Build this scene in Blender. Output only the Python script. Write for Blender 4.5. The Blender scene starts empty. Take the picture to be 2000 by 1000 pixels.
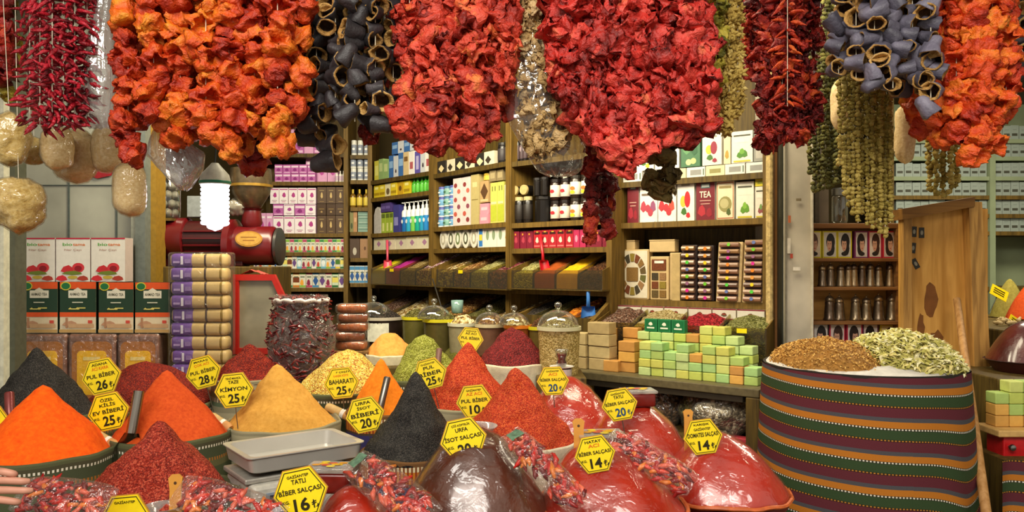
import bpy, bmesh, math, random
from mathutils import Vector, Matrix, Euler, noise
PI = math.pi
SC = bpy.context.scene
COL = SC.collection
# ------------------------------------------------------------------ camera, world, light, exposure
F, V0, EYE = 1500.0, 520.0, 1.55          # focal length in pixels, horizon row, eye height (2000x1000 frame)
cam = bpy.data.cameras.new('camera'); camo = bpy.data.objects.new('camera', cam); COL.objects.link(camo)
camo.location = (0, 0, EYE); camo.rotation_euler = (PI/2, 0, 0)
cam.sensor_width = 36; cam.lens = 36*F/2000; cam.shift_y = (V0-500)/2000; cam.clip_start = .05
SC.camera = camo
vs = SC.view_settings
vs.view_transform = 'Standard'; vs.look = 'None'; vs.exposure = 0.0; vs.gamma = 1; vs.use_curve_mapping = False
SC.cycles.use_denoising = True
SC.cycles.max_bounces = 8; SC.cycles.transparent_max_bounces = 24
SC.cycles.caustics_reflective = False; SC.cycles.caustics_refractive = False
wd = bpy.data.worlds.new('market_hall_light'); SC.world = wd; wd.use_nodes = True
wd.node_tree.nodes['Background'].inputs[0].default_value = (1.0, .90, .74, 1)
wd.node_tree.nodes['Background'].inputs[1].default_value = .62
def area(name, loc, target, sx, sy, power, col):
    l = bpy.data.lights.new(name, 'AREA'); l.shape = 'RECTANGLE'; l.size = sx; l.size_y = sy; l.energy = power; l.color = col
    o = bpy.data.objects.new(name, l); COL.objects.link(o); o.location = loc
    o.rotation_euler = (Vector(target)-Vector(loc)).to_track_quat('-Z', 'Y').to_euler(); return o
area('aisle_skylight', (-.5, -.9, 3.7), (0, 2.4, 1.1), 3.2, 1.0, 165, (1, .95, .86))
area('shop_fill_light', (-.75, 3.25, 2.8), (-.5, 5.2, 1.2), 1.6, .4, 70, (1, .89, .64))  # unseen light, lowered and aimed so that it brightens the shelves and bins
area('shop_fill_light', (.6, 2.75, 2.8), (.6, 3.9, 1.2), 1.2, .4, 31, (1, .89, .64))  # second unseen light, aimed to brighten the right shelving
area('side_stall_fill_light', (2.6, 3.9, 2.9), (2.7, 4.3, 0), 1.2, .5, 52, (1, .92, .72))  # unseen light added to brighten the right-hand side
# ------------------------------------------------------------------ helpers
R = random.Random(7)
def P(u, v, d): return Vector(((u-1000)*d/F, d, EYE-(v-V0)*d/F))
def X(u, d): return (u-1000)*d/F
def Z(v, d): return EYE-(v-V0)*d/F
ORD = 'first second third fourth fifth sixth seventh eighth ninth tenth eleventh twelfth thirteenth fourteenth fifteenth sixteenth seventeenth eighteenth nineteenth twentieth'.split()
def nth(i, n):
    if n == 1: return 'alone'
    return 'leftmost' if i == 0 else 'rightmost' if i == n-1 else ORD[i]+' from left'
class Line:
    def __init__(s, u0, d0, u1, d1):
        s.a = Vector((X(u0, d0), d0)); s.b = Vector((X(u1, d1), d1)); s.t = (s.b-s.a).normalized()
        s.ang = math.atan2(s.t.y, s.t.x); s.n = Vector((-s.t.y, s.t.x))      # n points away from the aisle
    def at(s, u, back=0):
        k = (u-1000)/F; a = s.a+s.n*back; d = s.b-s.a
        q = (k*a.y-a.x)/(d.x-k*d.y); return a+d*q
    def z(s, u, v): return Z(v, s.at(u).y)
    def p(s, u, z, back=0): q = s.at(u, back); return Vector((q.x, q.y, z))
# ---- materials
_m = {}
def lin(h):
    h = h.lstrip('#'); o = []
    for i in (0, 2, 4):
        c = int(h[i:i+2], 16)/255; o.append(c/12.92 if c <= .04045 else ((c+.055)/1.055)**2.4)
    return (*o, 1)
def newmat(name):
    m = bpy.data.materials.new(name); m.use_nodes = True; nt = m.node_tree
    return m, nt, nt.nodes['Principled BSDF'], lambda t, **k: mknode(nt, t, k)
def mknode(nt, t, k):
    n = nt.nodes.new('ShaderNode'+t)
    for a, b in k.items():
        if a.startswith('i_'): n.inputs[int(a[2:]) if a[2:].isdigit() else a[2:].replace('_', ' ')].default_value = b
        else: setattr(n, a, b)
    return n
def M(col, rough=.55, spec=.35, metal=0, var=.14, vsc=45, bump=0, bsc=200):
    key = ('M', col, rough, spec, metal, var, vsc, bump, bsc)
    if key in _m: return _m[key]
    m, nt, b, N = newmat('paint_'+col.strip('#')); L = nt.links.new
    tc = N('TexCoord'); nz = N('TexNoise'); nz.inputs['Scale'].default_value = vsc; nz.inputs['Detail'].default_value = 3
    L(tc.outputs['Object'], nz.inputs['Vector'])
    mr = N('MapRange'); mr.inputs[1].default_value = .3; mr.inputs[2].default_value = .7
    mr.inputs[3].default_value = 1-var; mr.inputs[4].default_value = 1+var; L(nz.outputs[0], mr.inputs[0])
    hs = N('HueSaturation'); hs.inputs['Color'].default_value = lin(col); L(mr.outputs[0], hs.inputs['Value'])
    L(hs.outputs[0], b.inputs['Base Color'])
    b.inputs['Roughness'].default_value = rough; b.inputs['Specular IOR Level'].default_value = spec; b.inputs['Metallic'].default_value = metal
    if bump: addbump(nt, b, tc, bsc, bump)
    _m[key] = m; return m
def addbump(nt, b, tc, sc, strength, dist=.004, det=4):
    n2 = mknode(nt, 'TexNoise', {}); n2.inputs['Scale'].default_value = sc; n2.inputs['Detail'].default_value = det
    nt.links.new(tc.outputs['Object'], n2.inputs['Vector'])
    bp = mknode(nt, 'Bump', {}); bp.inputs['Strength'].default_value = strength; bp.inputs['Distance'].default_value = dist
    nt.links.new(n2.outputs[0], bp.inputs['Height']); nt.links.new(bp.outputs[0], b.inputs['Normal'])
def ramp(N, stops, interp='LINEAR'):
    r = N('ValToRGB'); e = r.color_ramp.elements; r.color_ramp.interpolation = interp
    while len(e) < len(stops): e.new(.5)
    for x, (p, c) in zip(e, stops): x.position = p; x.color = lin(c)
    return r
def grain(name, cols, scale, bump=.6, rough=.8, soft=False, spec=.25, dist=.004):
    """loose spice: cells of several tones, bumpy"""
    if name in _m: return _m[name]
    m, nt, b, N = newmat(name); L = nt.links.new; tc = N('TexCoord')
    n = len(cols); stops = [(i/max(1, n-1), c) for i, c in enumerate(cols)]
    if soft:
        t = N('TexNoise'); t.inputs['Scale'].default_value = scale; t.inputs['Detail'].default_value = 6; t.inputs['Roughness'].default_value = .7
        L(tc.outputs['Object'], t.inputs['Vector']); mr = N('MapRange'); mr.inputs[1].default_value = .3; mr.inputs[2].default_value = .7
        L(t.outputs[0], mr.inputs[0]); val = mr.outputs[0]; h = t.outputs[0]
    else:
        t = N('TexVoronoi'); t.inputs['Scale'].default_value = scale; L(tc.outputs['Object'], t.inputs['Vector'])
        sp = N('SeparateColor'); L(t.outputs['Color'], sp.inputs[0]); val = sp.outputs[0]; h = t.outputs['Distance']
    r = ramp(N, stops, 'LINEAR' if soft else 'CONSTANT' if n > 2 else 'LINEAR'); L(val, r.inputs[0]); L(r.outputs[0], b.inputs['Base Color'])
    if not soft and n > 2:
        for i, e in enumerate(r.color_ramp.elements): e.position = i/n
    bp = N('Bump'); bp.inputs['Strength'].default_value = bump; bp.inputs['Distance'].default_value = dist
    bp.invert = not soft; L(h, bp.inputs['Height']); L(bp.outputs[0], b.inputs['Normal'])
    b.inputs['Roughness'].default_value = rough; b.inputs['Specular IOR Level'].default_value = spec
    _m[name] = m; return m
def dried(name, cols, rough=.42, nsc=30, spread=.55, spec=.45, bmp=.9):
    """skin of a dried vegetable: every fruit its own tone, mottled"""
    if name in _m: return _m[name]
    m, nt, b, N = newmat(name); L = nt.links.new; tc = N('TexCoord'); oi = N('ObjectInfo')
    t = N('TexNoise'); t.inputs['Scale'].default_value = nsc; t.inputs['Detail'].default_value = 4; L(tc.outputs['Object'], t.inputs['Vector'])
    a = N('Math', operation='MULTIPLY'); a.inputs[1].default_value = spread; L(oi.outputs['Random'], a.inputs[0])
    mr = N('MapRange'); mr.inputs[1].default_value = .3; mr.inputs[2].default_value = .7; mr.inputs[4].default_value = 1-spread; L(t.outputs[0], mr.inputs[0])
    s = N('Math', operation='ADD'); L(a.outputs[0], s.inputs[0]); L(mr.outputs[0], s.inputs[1])
    n = len(cols); r = ramp(N, [(i/(n-1), c) for i, c in enumerate(cols)]); L(s.outputs[0], r.inputs[0]); L(r.outputs[0], b.inputs['Base Color'])
    addbump(nt, b, tc, 130, bmp, .009, 5)
    b.inputs['Roughness'].default_value = rough; b.inputs['Specular IOR Level'].default_value = spec
    _m[name] = m; return m
def film(name='clear_film', tint='#ffffff', base=.10, top=.75, sc=30, rough=.12, bump=.8, dif=.22):
    """thin clear plastic: mostly see-through, crinkled shine"""
    if name in _m: return _m[name]
    m, nt, b, N = newmat(name); L = nt.links.new; out = nt.nodes['Material Output']; nt.nodes.remove(b)
    tr = N('BsdfTransparent'); tr.inputs[0].default_value = lin(tint); gl = N('BsdfGlossy'); gl.inputs['Roughness'].default_value = rough
    df = N('BsdfDiffuse'); df.inputs[0].default_value = lin('#e8e4dc'); m2 = N('MixShader'); m2.inputs[0].default_value = dif
    lw = N('LayerWeight'); lw.inputs[0].default_value = .35
    mr = N('MapRange'); mr.inputs[3].default_value = base; mr.inputs[4].default_value = top; L(lw.outputs['Facing'], mr.inputs[0])
    tc = N('TexCoord'); t = N('TexNoise'); t.inputs['Scale'].default_value = sc; t.inputs['Detail'].default_value = 3; t.inputs['Distortion'].default_value = .8
    L(tc.outputs['Object'], t.inputs['Vector']); bp = N('Bump'); bp.inputs['Strength'].default_value = bump; bp.inputs['Distance'].default_value = .02
    L(t.outputs[0], bp.inputs['Height']); L(bp.outputs[0], gl.inputs['Normal'])
    L(gl.outputs[0], m2.inputs[1]); L(df.outputs[0], m2.inputs[2])
    mx = N('MixShader'); L(mr.outputs[0], mx.inputs[0]); L(tr.outputs[0], mx.inputs[1]); L(m2.outputs[0], mx.inputs[2]); L(mx.outputs[0], out.inputs[0])
    _m[name] = m; return m
def glow(name, col, strength):
    if name in _m: return _m[name]
    m, nt, b, N = newmat(name); b.inputs['Base Color'].default_value = (1, 1, 1, 1)
    b.inputs['Emission Color'].default_value = lin(col); b.inputs['Emission Strength'].default_value = strength
    _m[name] = m; return m
def wood(name, c1, c2, sc=6, rough=.6, vertical=True):
    if name in _m: return _m[name]
    m, nt, b, N = newmat(name); L = nt.links.new; tc = N('TexCoord'); mp = N('Mapping')
    mp.inputs['Scale'].default_value = (sc*4, sc*4, sc*.35) if vertical else (sc*.35, sc*4, sc*4)
    L(tc.outputs['Object'], mp.inputs[0]); t = N('TexNoise'); t.inputs['Scale'].default_value = 2.5; t.inputs['Detail'].default_value = 6; t.inputs['Distortion'].default_value = .6
    L(mp.outputs[0], t.inputs['Vector']); r = ramp(N, [(.3, c1), (.7, c2)]); L(t.outputs[0], r.inputs[0]); L(r.outputs[0], b.inputs['Base Color'])
    b.inputs['Roughness'].default_value = rough; b.inputs['Specular IOR Level'].default_value = .3
    bp = N('Bump'); bp.inputs['Strength'].default_value = .25; bp.inputs['Distance'].default_value = .003; L(t.outputs[0], bp.inputs['Height']); L(bp.outputs[0], b.inputs['Normal'])
    _m[name] = m; return m
# ---- mesh builder
_txt = {}
def text_geo(s, bold=.012):
    key = (s, bold)
    if key in _txt: return _txt[key]
    c = bpy.data.curves.new('lettering', 'FONT'); c.body = s; c.offset = bold; c.resolution_u = 3; c.align_x = 'LEFT'
    o = bpy.data.objects.new('lettering', c); COL.objects.link(o); bpy.context.view_layer.update()
    me = bpy.data.meshes.new_from_object(o.evaluated_get(bpy.context.evaluated_depsgraph_get()))
    v = [(p.co.x, p.co.y) for p in me.vertices]; f = [tuple(p.vertices) for p in me.polygons]
    bpy.data.objects.remove(o); bpy.data.curves.remove(c); bpy.data.meshes.remove(me)
    if v:
        x0 = min(a for a, _ in v); x1 = max(a for a, _ in v); y0 = min(b for _, b in v); y1 = max(b for _, b in v)
        v = [((a-x0)/(x1-x0)-.5, (b-y0)/(y1-y0)-.5) for a, b in v]; asp = (x1-x0)/(y1-y0)
    else: asp = 1
    _txt[key] = (v, f, asp); return _txt[key]
class MB:
    def __init__(s): s.v = []; s.f = []; s.mi = []; s.uv = {}; s.mats = []
    def m(s, mat):
        if mat not in s.mats: s.mats.append(mat)
        return s.mats.index(mat)
    def add(s, vs_, fs, mat, T=None):
        o = len(s.v); i = s.m(mat)
        s.v += [tuple(T @ Vector(p)) if T else tuple(p) for p in vs_]
        for f in fs: s.f.append(tuple(a+o for a in f)); s.mi.append(i)
        return s
    def box(s, x0, x1, y0, y1, z0, z1, mat, T=None):
        return s.add([(x, y, z) for z in (z0, z1) for y in (y0, y1) for x in (x0, x1)],
                     [(0, 2, 3, 1), (4, 5, 7, 6), (0, 1, 5, 4), (2, 6, 7, 3), (0, 4, 6, 2), (1, 3, 7, 5)], mat, T)
    def rbox(s, x0, x1, y0, y1, z0, z1, r, mat, T=None, seg=2):
        bm = bmesh.new(); bmesh.ops.create_cube(bm, size=1)
        for q in bm.verts: q.co = Vector(((x0+x1)/2+q.co.x*(x1-x0), (y0+y1)/2+q.co.y*(y1-y0), (z0+z1)/2+q.co.z*(z1-z0)))
        bmesh.ops.bevel(bm, geom=bm.edges[:], offset=r, segments=seg, affect='EDGES', profile=.5)
        s.add([q.co.copy() for q in bm.verts], [tuple(q.index for q in f.verts) for f in bm.faces], mat, T); bm.free(); return s
    def lathe(s, prof, mat, T=None, seg=24, sy=1.0):
        n = len(prof); vv = []; ff = []
        for r, z in prof:
            for k in range(seg):
                a = 2*PI*k/seg; vv.append((r*math.cos(a), sy*r*math.sin(a), z))
        for i in range(n-1):
            for k in range(seg):
                ff.append((i*seg+k, i*seg+(k+1) % seg, (i+1)*seg+(k+1) % seg, (i+1)*seg+k))
        if prof[0][0] > 1e-6: ff.append(tuple(range(seg))[::-1])
        if prof[-1][0] > 1e-6: ff.append(tuple((n-1)*seg+k for k in range(seg)))
        return s.add(vv, ff, mat, T)
    def tube(s, pts, rad, mat, seg=6, T=None):
        pts = [Vector(p) for p in pts]; n = len(pts); rr = rad if isinstance(rad, (list, tuple)) else [rad]*n; vv = []; ff = []
        for i, p in enumerate(pts):
            t = (pts[min(i+1, n-1)]-pts[max(i-1, 0)]).normalized()
            a = t.orthogonal() if i == 0 else (pa-t*pa.dot(t))
            a = a.normalized() if a.length > 1e-6 else t.orthogonal().normalized(); pa = a; b = t.cross(a)
            for k in range(seg): q = 2*PI*k/seg; vv.append(p+(a*math.cos(q)+b*math.sin(q))*rr[i])
        for i in range(n-1):
            for k in range(seg): ff.append((i*seg+k, i*seg+(k+1) % seg, (i+1)*seg+(k+1) % seg, (i+1)*seg+k))
        ff.append(tuple(range(seg))[::-1]); ff.append(tuple((n-1)*seg+k for k in range(seg)))
        return s.add(vv, ff, mat, T)
    def grid(s, fn, nu, nv, mat, T=None, wrap=False, uvfn=None):
        vv = [fn(i/(nu if wrap else nu-1), j/(nv-1)) for j in range(nv) for i in range(nu)]; ff = []; o = len(s.f)
        for j in range(nv-1):
            for i in range(nu if wrap else nu-1):
                k = (i+1) % nu; ff.append((j*nu+i, j*nu+k, (j+1)*nu+k, (j+1)*nu+i))
                if uvfn:
                    a, b2 = i/(nu if wrap else nu-1), (i+1)/(nu if wrap else nu-1); c, e = j/(nv-1), (j+1)/(nv-1)
                    s.uv[o+len(ff)-1] = [uvfn(a, c), uvfn(b2, c), uvfn(b2, e), uvfn(a, e)]
        return s.add(vv, ff, mat, T)
    def prism(s, poly, y0, y1, mat, T=None, smat=None):
        """poly of (x, z), from y0 (front) to y1"""
        n = len(poly); vv = [(x, y0, z) for x, z in poly]+[(x, y1, z) for x, z in poly]
        s.add(vv, [tuple(range(n)), tuple(range(2*n-1, n-1, -1))], mat, T)
        return s.add(vv, [(i, i+n, (i+1) % n+n, (i+1) % n) for i in range(n)], smat or mat, T)
    def flat(s, poly, y, mat, T=None): return s.add([(x, y, z) for x, z in poly], [tuple(range(len(poly)))], mat, T)
    def ell(s, cx, cz, rx, rz, y, mat, n=14, T=None): return s.flat([(cx+rx*math.cos(2*PI*k/n), cz+rz*math.sin(2*PI*k/n)) for k in range(n)], y, mat, T)
    def text(s, t, cx, cz, w, h, y, mat, T=None, bold=.012, rot=0):
        v, f, asp = text_geo(t, bold)
        if not v: return s
        if w is None: w = h*asp
        c, q = math.cos(rot), math.sin(rot)
        return s.add([(cx+a*w*c-b*h*q, y, cz+a*w*q+b*h*c) for a, b in v], f, mat, T)
    def mesh(s, name, smooth=False):
        me = bpy.data.meshes.new(name); me.from_pydata(s.v, [], s.f)
        for m in s.mats: me.materials.append(m)
        me.polygons.foreach_set('material_index', s.mi)
        if s.uv:
            ul = me.uv_layers.new(name='UVMap')
            for fi, q in s.uv.items():
                for li, c in zip(me.polygons[fi].loop_indices, q): ul.data[li].uv = c
        if smooth is True: me.polygons.foreach_set('use_smooth', [True]*len(s.f))
        elif smooth: me.shade_smooth() if False else smooth_by_angle(me, smooth)
        me.update(); return me
def smooth_by_angle(me, deg):
    me.polygons.foreach_set('use_smooth', [True]*len(me.polygons))
    try: me.set_sharp_from_angle(angle=math.radians(deg))
    except Exception: pass
def props(o, label=None, cat=None, group=None, kind=None):
    if label: o['label'] = label
    if cat: o['category'] = cat
    if group: o['group'] = group
    if kind: o['kind'] = kind
    return o
def put(o, loc=(0, 0, 0), rz=0, rot=None, scale=None):
    o.location = loc; o.rotation_euler = rot if rot is not None else (0, 0, rz)
    if scale is not None: o.scale = (scale,)*3 if isinstance(scale, (int, float)) else scale
    return o
def thing(name, label, cat, loc=(0, 0, 0), rz=0, group=None, rot=None, kind=None):
    o = bpy.data.objects.new(name, None); o.empty_display_size = .05; COL.objects.link(o)
    return props(put(o, loc, rz, rot), label, cat, group, kind)
def part(name, me, parent, loc=(0, 0, 0), rz=0, rot=None, scale=None, label=None, kind=None):
    if isinstance(me, MB): me = me.mesh(name)
    o = bpy.data.objects.new(name, me); COL.objects.link(o); o.parent = parent
    return props(put(o, loc, rz, rot, scale), label, None, None, kind)
def top(name, me, label, cat, loc=(0, 0, 0), rz=0, group=None, rot=None, scale=None, kind=None):
    if isinstance(me, MB): me = me.mesh(name)
    o = bpy.data.objects.new(name, me); COL.objects.link(o)
    return props(put(o, loc, rz, rot, scale), label, cat, group, kind)
def struct(name, mb, loc=(0, 0, 0), rz=0, smooth=False): return top(name, mb.mesh(name, smooth), None, None, loc, rz, kind='structure')
def rv(a, b): return R.uniform(a, b)
def nz(p, s=1.0, off=0.0): return noise.noise(Vector(p)*s+Vector((off, off*1.7, off*.3)))
def rrect(w, h, r, n=4, cx=0, cz=0):
    o = []
    for qx, qz, a0 in ((1, 1, 0), (-1, 1, PI/2), (-1, -1, PI), (1, -1, 3*PI/2)):
        for k in range(n+1): a = a0+PI/2*k/n; o.append((cx+qx*(w/2-r)+r*math.cos(a), cz+qz*(h/2-r)+r*math.sin(a)))
    return o
# ------------------------------------------------------------------ the setting
WD = wood('shelf_wood', '#3c2e14', '#64501f'); WDL = wood('pale_shelf_wood', '#523f18', '#7a5e26')
tile = M('#6b655c', .5, .4, var=.25, vsc=3)
struct('floor', MB().box(-4, 5.5, -3, 8, -.05, 0, tile))
struct('ceiling', MB().box(-4, 5.5, 1.75, 8, 3.05, 3.12, M('#5a4c32', .8, .2, var=.2, vsc=4)))
struct('wall_back', MB().box(-4, 5.5, 6.35, 6.45, 0, 3.05, M('#4a3d22', .8, .2, var=.25, vsc=3)))
struct('wall_left', MB().box(-4.1, -4, 1.75, 6.4, 0, 3.05, M('#8d8878', .6, .3, var=.12, vsc=3)))
# grey sheet-metal panel behind the boxes, with seams
pm = MB(); gm = M('#9a9a8c', .5, .4, var=.16, vsc=5); dk = M('#4c5450', .6, .3)
pm.box(-4, X(256, 3.85), 3.85, 3.90, 0, 3.05, gm)
for u in (135, 228): pm.box(X(u, 3.85)-.004, X(u, 3.85)+.004, 3.845, 3.85, 0, 3.05, dk)
pm.box(X(20, 3.85), X(256, 3.85), 3.844, 3.85, Z(361, 3.85)-.004, Z(361, 3.85), dk)
struct('wall_front', pm)
fr = MB(); fr.box(X(256, 3.8), X(268, 3.8), 3.8, 3.9, 0, 3.05, M('#a0a392', .45, .4)); fr.box(X(268, 3.8), X(287, 3.8), 3.78, 3.92, 0, 3.05, M('#666c66', .5, .4)); fr.box(X(287, 3.8), X(297, 3.8), 3.84, 3.95, 0, 3.05, M('#8a6a22', .6, .3))
struct('trim_1', fr)
lp = MB(); lp.box(X(-14, 3.3), X(6, 3.3), 3.3, 3.36, 0, 3.05, M('#8c8f74', .5, .4)); lp.box(X(6, 3.3), X(13, 3.3), 3.28, 3.34, 0, 3.05, M('#cfccb4', .4, .5)); lp.box(X(13, 3.3), X(23, 3.3), 3.32, 3.4, 0, 3.05, M('#4f5142', .5, .4))
struct('trim_2', lp)
# right of the shop: pole, posts and the grey column
tp = MB(); rope = M('#b9a06a', .8, .2, var=.35, vsc=60, bump=.6)
tp.tube([(X(1503, 3.42), 3.42, 0), (X(1503, 3.42), 3.42, 3.05)], .016, rope, 10)
tp.box(X(1509, 3.45), X(1521, 3.45), 3.42, 3.5, 0, 3.05, M('#6a451f', .6, .3)); tp.box(X(1521, 3.4), X(1532, 3.4), 3.36, 3.46, 0, 3.05, M('#22241d', .4, .4))
struct('trim_3', tp)
cm = MB(); cg = M('#b8ae9a', .6, .35, var=.22, vsc=6); cm.box(X(1532, 3.35), X(1586, 3.35), 3.35, 3.75, 0, 3.05, cg)
cm.box(X(1532, 3.35), X(1535, 3.35), 3.335, 3.35, 0, 3.05, M('#6d6759')); cm.box(X(1583, 3.35), X(1586, 3.35), 3.335, 3.35, 0, 3.05, M('#c0b7a2'))
for u, v, w, h, c in ((1542, 428, 5, 14, '#b0603a'), (1541, 480, 6, 30, '#c9bfae'), (1556, 525, 14, 7, '#d8cfbe'), (1546, 500, 5, 9, '#a5402c'), (1560, 390, 10, 5, '#77694f')):
    q = P(u, v, 3.334); s = 3.334/F; cm.box(q.x-w*s/2, q.x+w*s/2, 3.333, 3.335, q.z-h*s/2, q.z+h*s/2, M(c))
struct('pillar_1', cm)
jb = MB(); jb.box(X(1592, 3.6), X(1600, 3.6), 3.6, 3.7, 0, 3.05, M('#5b5344')); jb.box(X(1600, 3.6), X(1622, 3.6), 3.62, 3.72, 0, 3.05, M('#8b7f6c', var=.2, vsc=8))
struct('door_frame_1', jb)
# inner side wall of the shop behind the right shelving and the wall dividing the stalls
struct('wall_inner', MB().box(X(1530, 3.76), X(1586, 3.7), 3.76, 6.35, 0, 3.05, M('#5d4c2a', .8, .2, var=.2)))
struct('wall_right', MB().box(3.9, 4.0, 1.8, 6.4, 0, 3.05, M('#6d6a52', .8, .2)))
# rails overhead that everything hangs from
steel = M('#8b8b88', .35, .5, 1.0, .1)
for i, (y, z) in enumerate(((2.2, 2.52), (2.38, 2.52), (2.6, 2.56), (2.85, 2.6), (3.05, 2.62))):
    struct('trim_%d' % (4+i), MB().tube([(-2.6, y, z), (3.4, y, z)], .012, steel, 8))
# display steps under the sacks and tubs
for nm, y0, y1, z, lb in (('display_step', 1.72, 2.46, .34, 'lowest wooden display step under the front row of heaps'), ('display_step', 2.46, 3.03, .44, 'middle wooden display step under the second row of sacks'), ('display_step', 3.03, 3.62, .56, 'highest wooden display step under the rear heaps')):
    m = MB(); m.rbox(-2.3, .98, y0, y1, 0, z, .008, WD); top(nm, m, lb, 'step')

# ------------------------------------------------------------------ hanging strings
def ringmesh(name, prof, seg, shape, mats, split=None):
    """closed shell from a profile of (r, z) rings, pushed about by shape(); faces past ring index split use the 2nd material"""
    mb = MB(); vv = []; ff = []; n = len(prof)
    for j, (r, z) in enumerate(prof):
        for k in range(seg):
            a = 2*PI*k/seg; vv.append(shape(r, z, a, j/(n-1)))
    for j in range(n-1):
        for k in range(seg): ff.append((j*seg+k, j*seg+(k+1) % seg, (j+1)*seg+(k+1) % seg, (j+1)*seg+k))
    ff.append(tuple(range(seg))[::-1]); ff.append(tuple((n-1)*seg+k for k in range(seg)))
    if split is None: mb.add(vv, ff, mats[0])
    else:
        for m in mats: mb.m(m)
        mb.add(vv, ff, mats[0])
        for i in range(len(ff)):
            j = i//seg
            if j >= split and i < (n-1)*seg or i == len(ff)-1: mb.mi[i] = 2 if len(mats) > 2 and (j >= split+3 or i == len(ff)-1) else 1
    return mb.mesh(name, True)
BELL = [(.05, -.70), (.30, -.80), (.52, -.76), (.72, -.62), (.88, -.38), (.97, -.12), (1.0, .12), (.97, .36), (.88, .56), (.76, .68), (.62, .70), (.52, .56), (.46, .25), (.36, -.1), (.12, -.3)]
def bell(seed, mat, crump=.3, squash=.85, name='dried_pepper', elong=1.0, lobes=4, la=.2):
    o = seed*7.31; q = random.Random(seed); ph = q.uniform(0, 6); bend = q.uniform(-.4, .4)
    def sh(r, z, a, t):
        rr = r*(1+la*math.cos(lobes*a+ph)+.07*math.sin(11*a+ph*3+3*z))
        x, y, zz = rr*math.cos(a), rr*math.sin(a)*squash, z*elong
        v = Vector((x, y, zz)); k = noise.noise_vector(v*1.5+Vector((o, o*.7, o*1.3)))*crump+noise.noise_vector(v*3.6+Vector((o, o, o)))*crump*.5
        v += k*min(1, .25+r); v.x += bend*zz*zz*.5
        fold = abs(math.sin(5.5*a+ph+2.2*noise.noise(v*1.6+Vector((o, 0, 0)))))**.6-.7
        v += v.normalized()*(.16*fold+.05*math.sin(z*13+6*noise.noise(v*2+Vector((o, 0, 0)))))*min(1, r*1.3)
        return v*.034
    return ringmesh(name, BELL, 34, sh, [mat])
KAP = [(.05, -1.5), (.3, -1.35), (.44, -1.15), (.57, -.9), (.7, -.62), (.8, -.35), (.89, -.08), (.95, .18), (.98, .45), (.93, .68), (.86, .8), (.66, .86), (.5, .6), (.4, .1), (.25, -.4), (.06, -.5)]
def kapya(seed, mat, crump=.5, squash=.6, sc=.03):
    o = seed*5.17; q = random.Random(seed+99); ph = q.uniform(0, 6); tw = q.uniform(-.9, .9); bend = q.uniform(-.3, .3)
    def sh(r, z, a, t):
        rr = r*(1+.24*math.cos(3*a+ph)+.1*math.sin(8*a+2*z+ph)); x, y = rr*math.cos(a), rr*math.sin(a)*squash
        c, s = math.cos(tw*z), math.sin(tw*z); v = Vector((x*c-y*s+bend*z*z, x*s+y*c, z))
        k = noise.noise_vector(v*1.3+Vector((o, o*.7, o*1.3)))*crump+noise.noise_vector(v*3.1+Vector((o, o, o)))*crump*.55
        v = v+k*min(1, .3+r); fold = abs(math.sin(4*a+ph+2.5*noise.noise(v*1.3+Vector((o, 0, 0)))))**.6-.7
        return (v+v.normalized()*.2*fold*min(1, r*1.3))*sc
    return ringmesh('dried_pepper', KAP, 30, sh, [mat])
EGG = [(.08, -1.25), (.42, -1.2), (.66, -.95), (.76, -.5), (.84, 0), (.93, .5), (1.0, .95), (.97, 1.05), (.78, 1.02), (.74, .75), (.68, .2), (.58, -.6), (.1, -.8)]
def aubergine(seed, m1, m2, elong=1.0):
    o = seed*3.7; q = random.Random(seed+5); sq = q.uniform(.7, 1); b = q.uniform(-.2, .2); ph = q.uniform(0, 6)
    def sh(r, z, a, t):
        rr = r*(1+.05*math.cos(2*a+ph)+.03*math.sin(7*a+ph)); v = Vector((rr*math.cos(a)+b*z*z*.6, rr*math.sin(a)*sq, z*elong*.82))
        v += noise.noise_vector(v*1.4+Vector((o, o, o)))*.17+noise.noise_vector(v*4+Vector((o, o, o)))*.035
        return v*.029
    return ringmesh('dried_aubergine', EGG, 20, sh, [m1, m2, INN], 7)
def chili(seed, mat, ln=.05, rad=.0046, name='dried_chili'):
    q = random.Random(seed); mb = MB(); pts = []; p = Vector((0, 0, 0)); d = Vector((1, 0, 0)); n = 7; c = Vector((q.uniform(-.3, .3), q.uniform(-.3, .3), q.uniform(-.3, .1)))
    for i in range(n): pts.append(p.copy()); p = p+d*(ln/(n-1)); d = (d+c*.6+Vector((0, q.uniform(-.2, .2), q.uniform(-.2, .2)))).normalized()
    rr = [rad*k*q.uniform(.8, 1.15) for k in (.35, .95, 1.1, 1, .8, .5, .12)]
    mb.tube(pts, rr, mat, 6)
    return mb.mesh(name, True)
ORG = dried('orange_pepper_skin', ['#6a140a', '#a8280f', '#cc4614', '#df6a18', '#eb9826'], .42)
RED = dried('red_pepper_skin', ['#4a100a', '#8e2014', '#be3420', '#d64e36', '#e4823e'], .46)
CRM = dried('crimson_pepper_skin', ['#4a0d0c', '#962018', '#c63026', '#da4c3e', '#e87c4e'], .42)
DRK = dried('dark_pepper_skin', ['#2e0707', '#5a0d0b', '#8a1610', '#b02a14', '#d65a1a'], .45)
GRN = dried('green_pepper_skin', ['#3d3f0e', '#6f6a18', '#a09024', '#c8b545', '#d8b430'], .45)
SKN = dried('aubergine_skin', ['#161415', '#262224', '#342f31', '#443e41', '#5a5357'], .5, 25, bmp=.3)
SKV = dried('aubergine_violet_skin', ['#34323c', '#494652', '#5c5866', '#716c7c', '#878292'], .5, 25, bmp=.3)
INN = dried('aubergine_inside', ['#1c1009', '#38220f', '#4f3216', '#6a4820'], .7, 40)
FLS = dried('aubergine_flesh', ['#6a4a1e', '#a87c3c', '#c79c58', '#d8b06c'], .7, 60)
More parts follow.
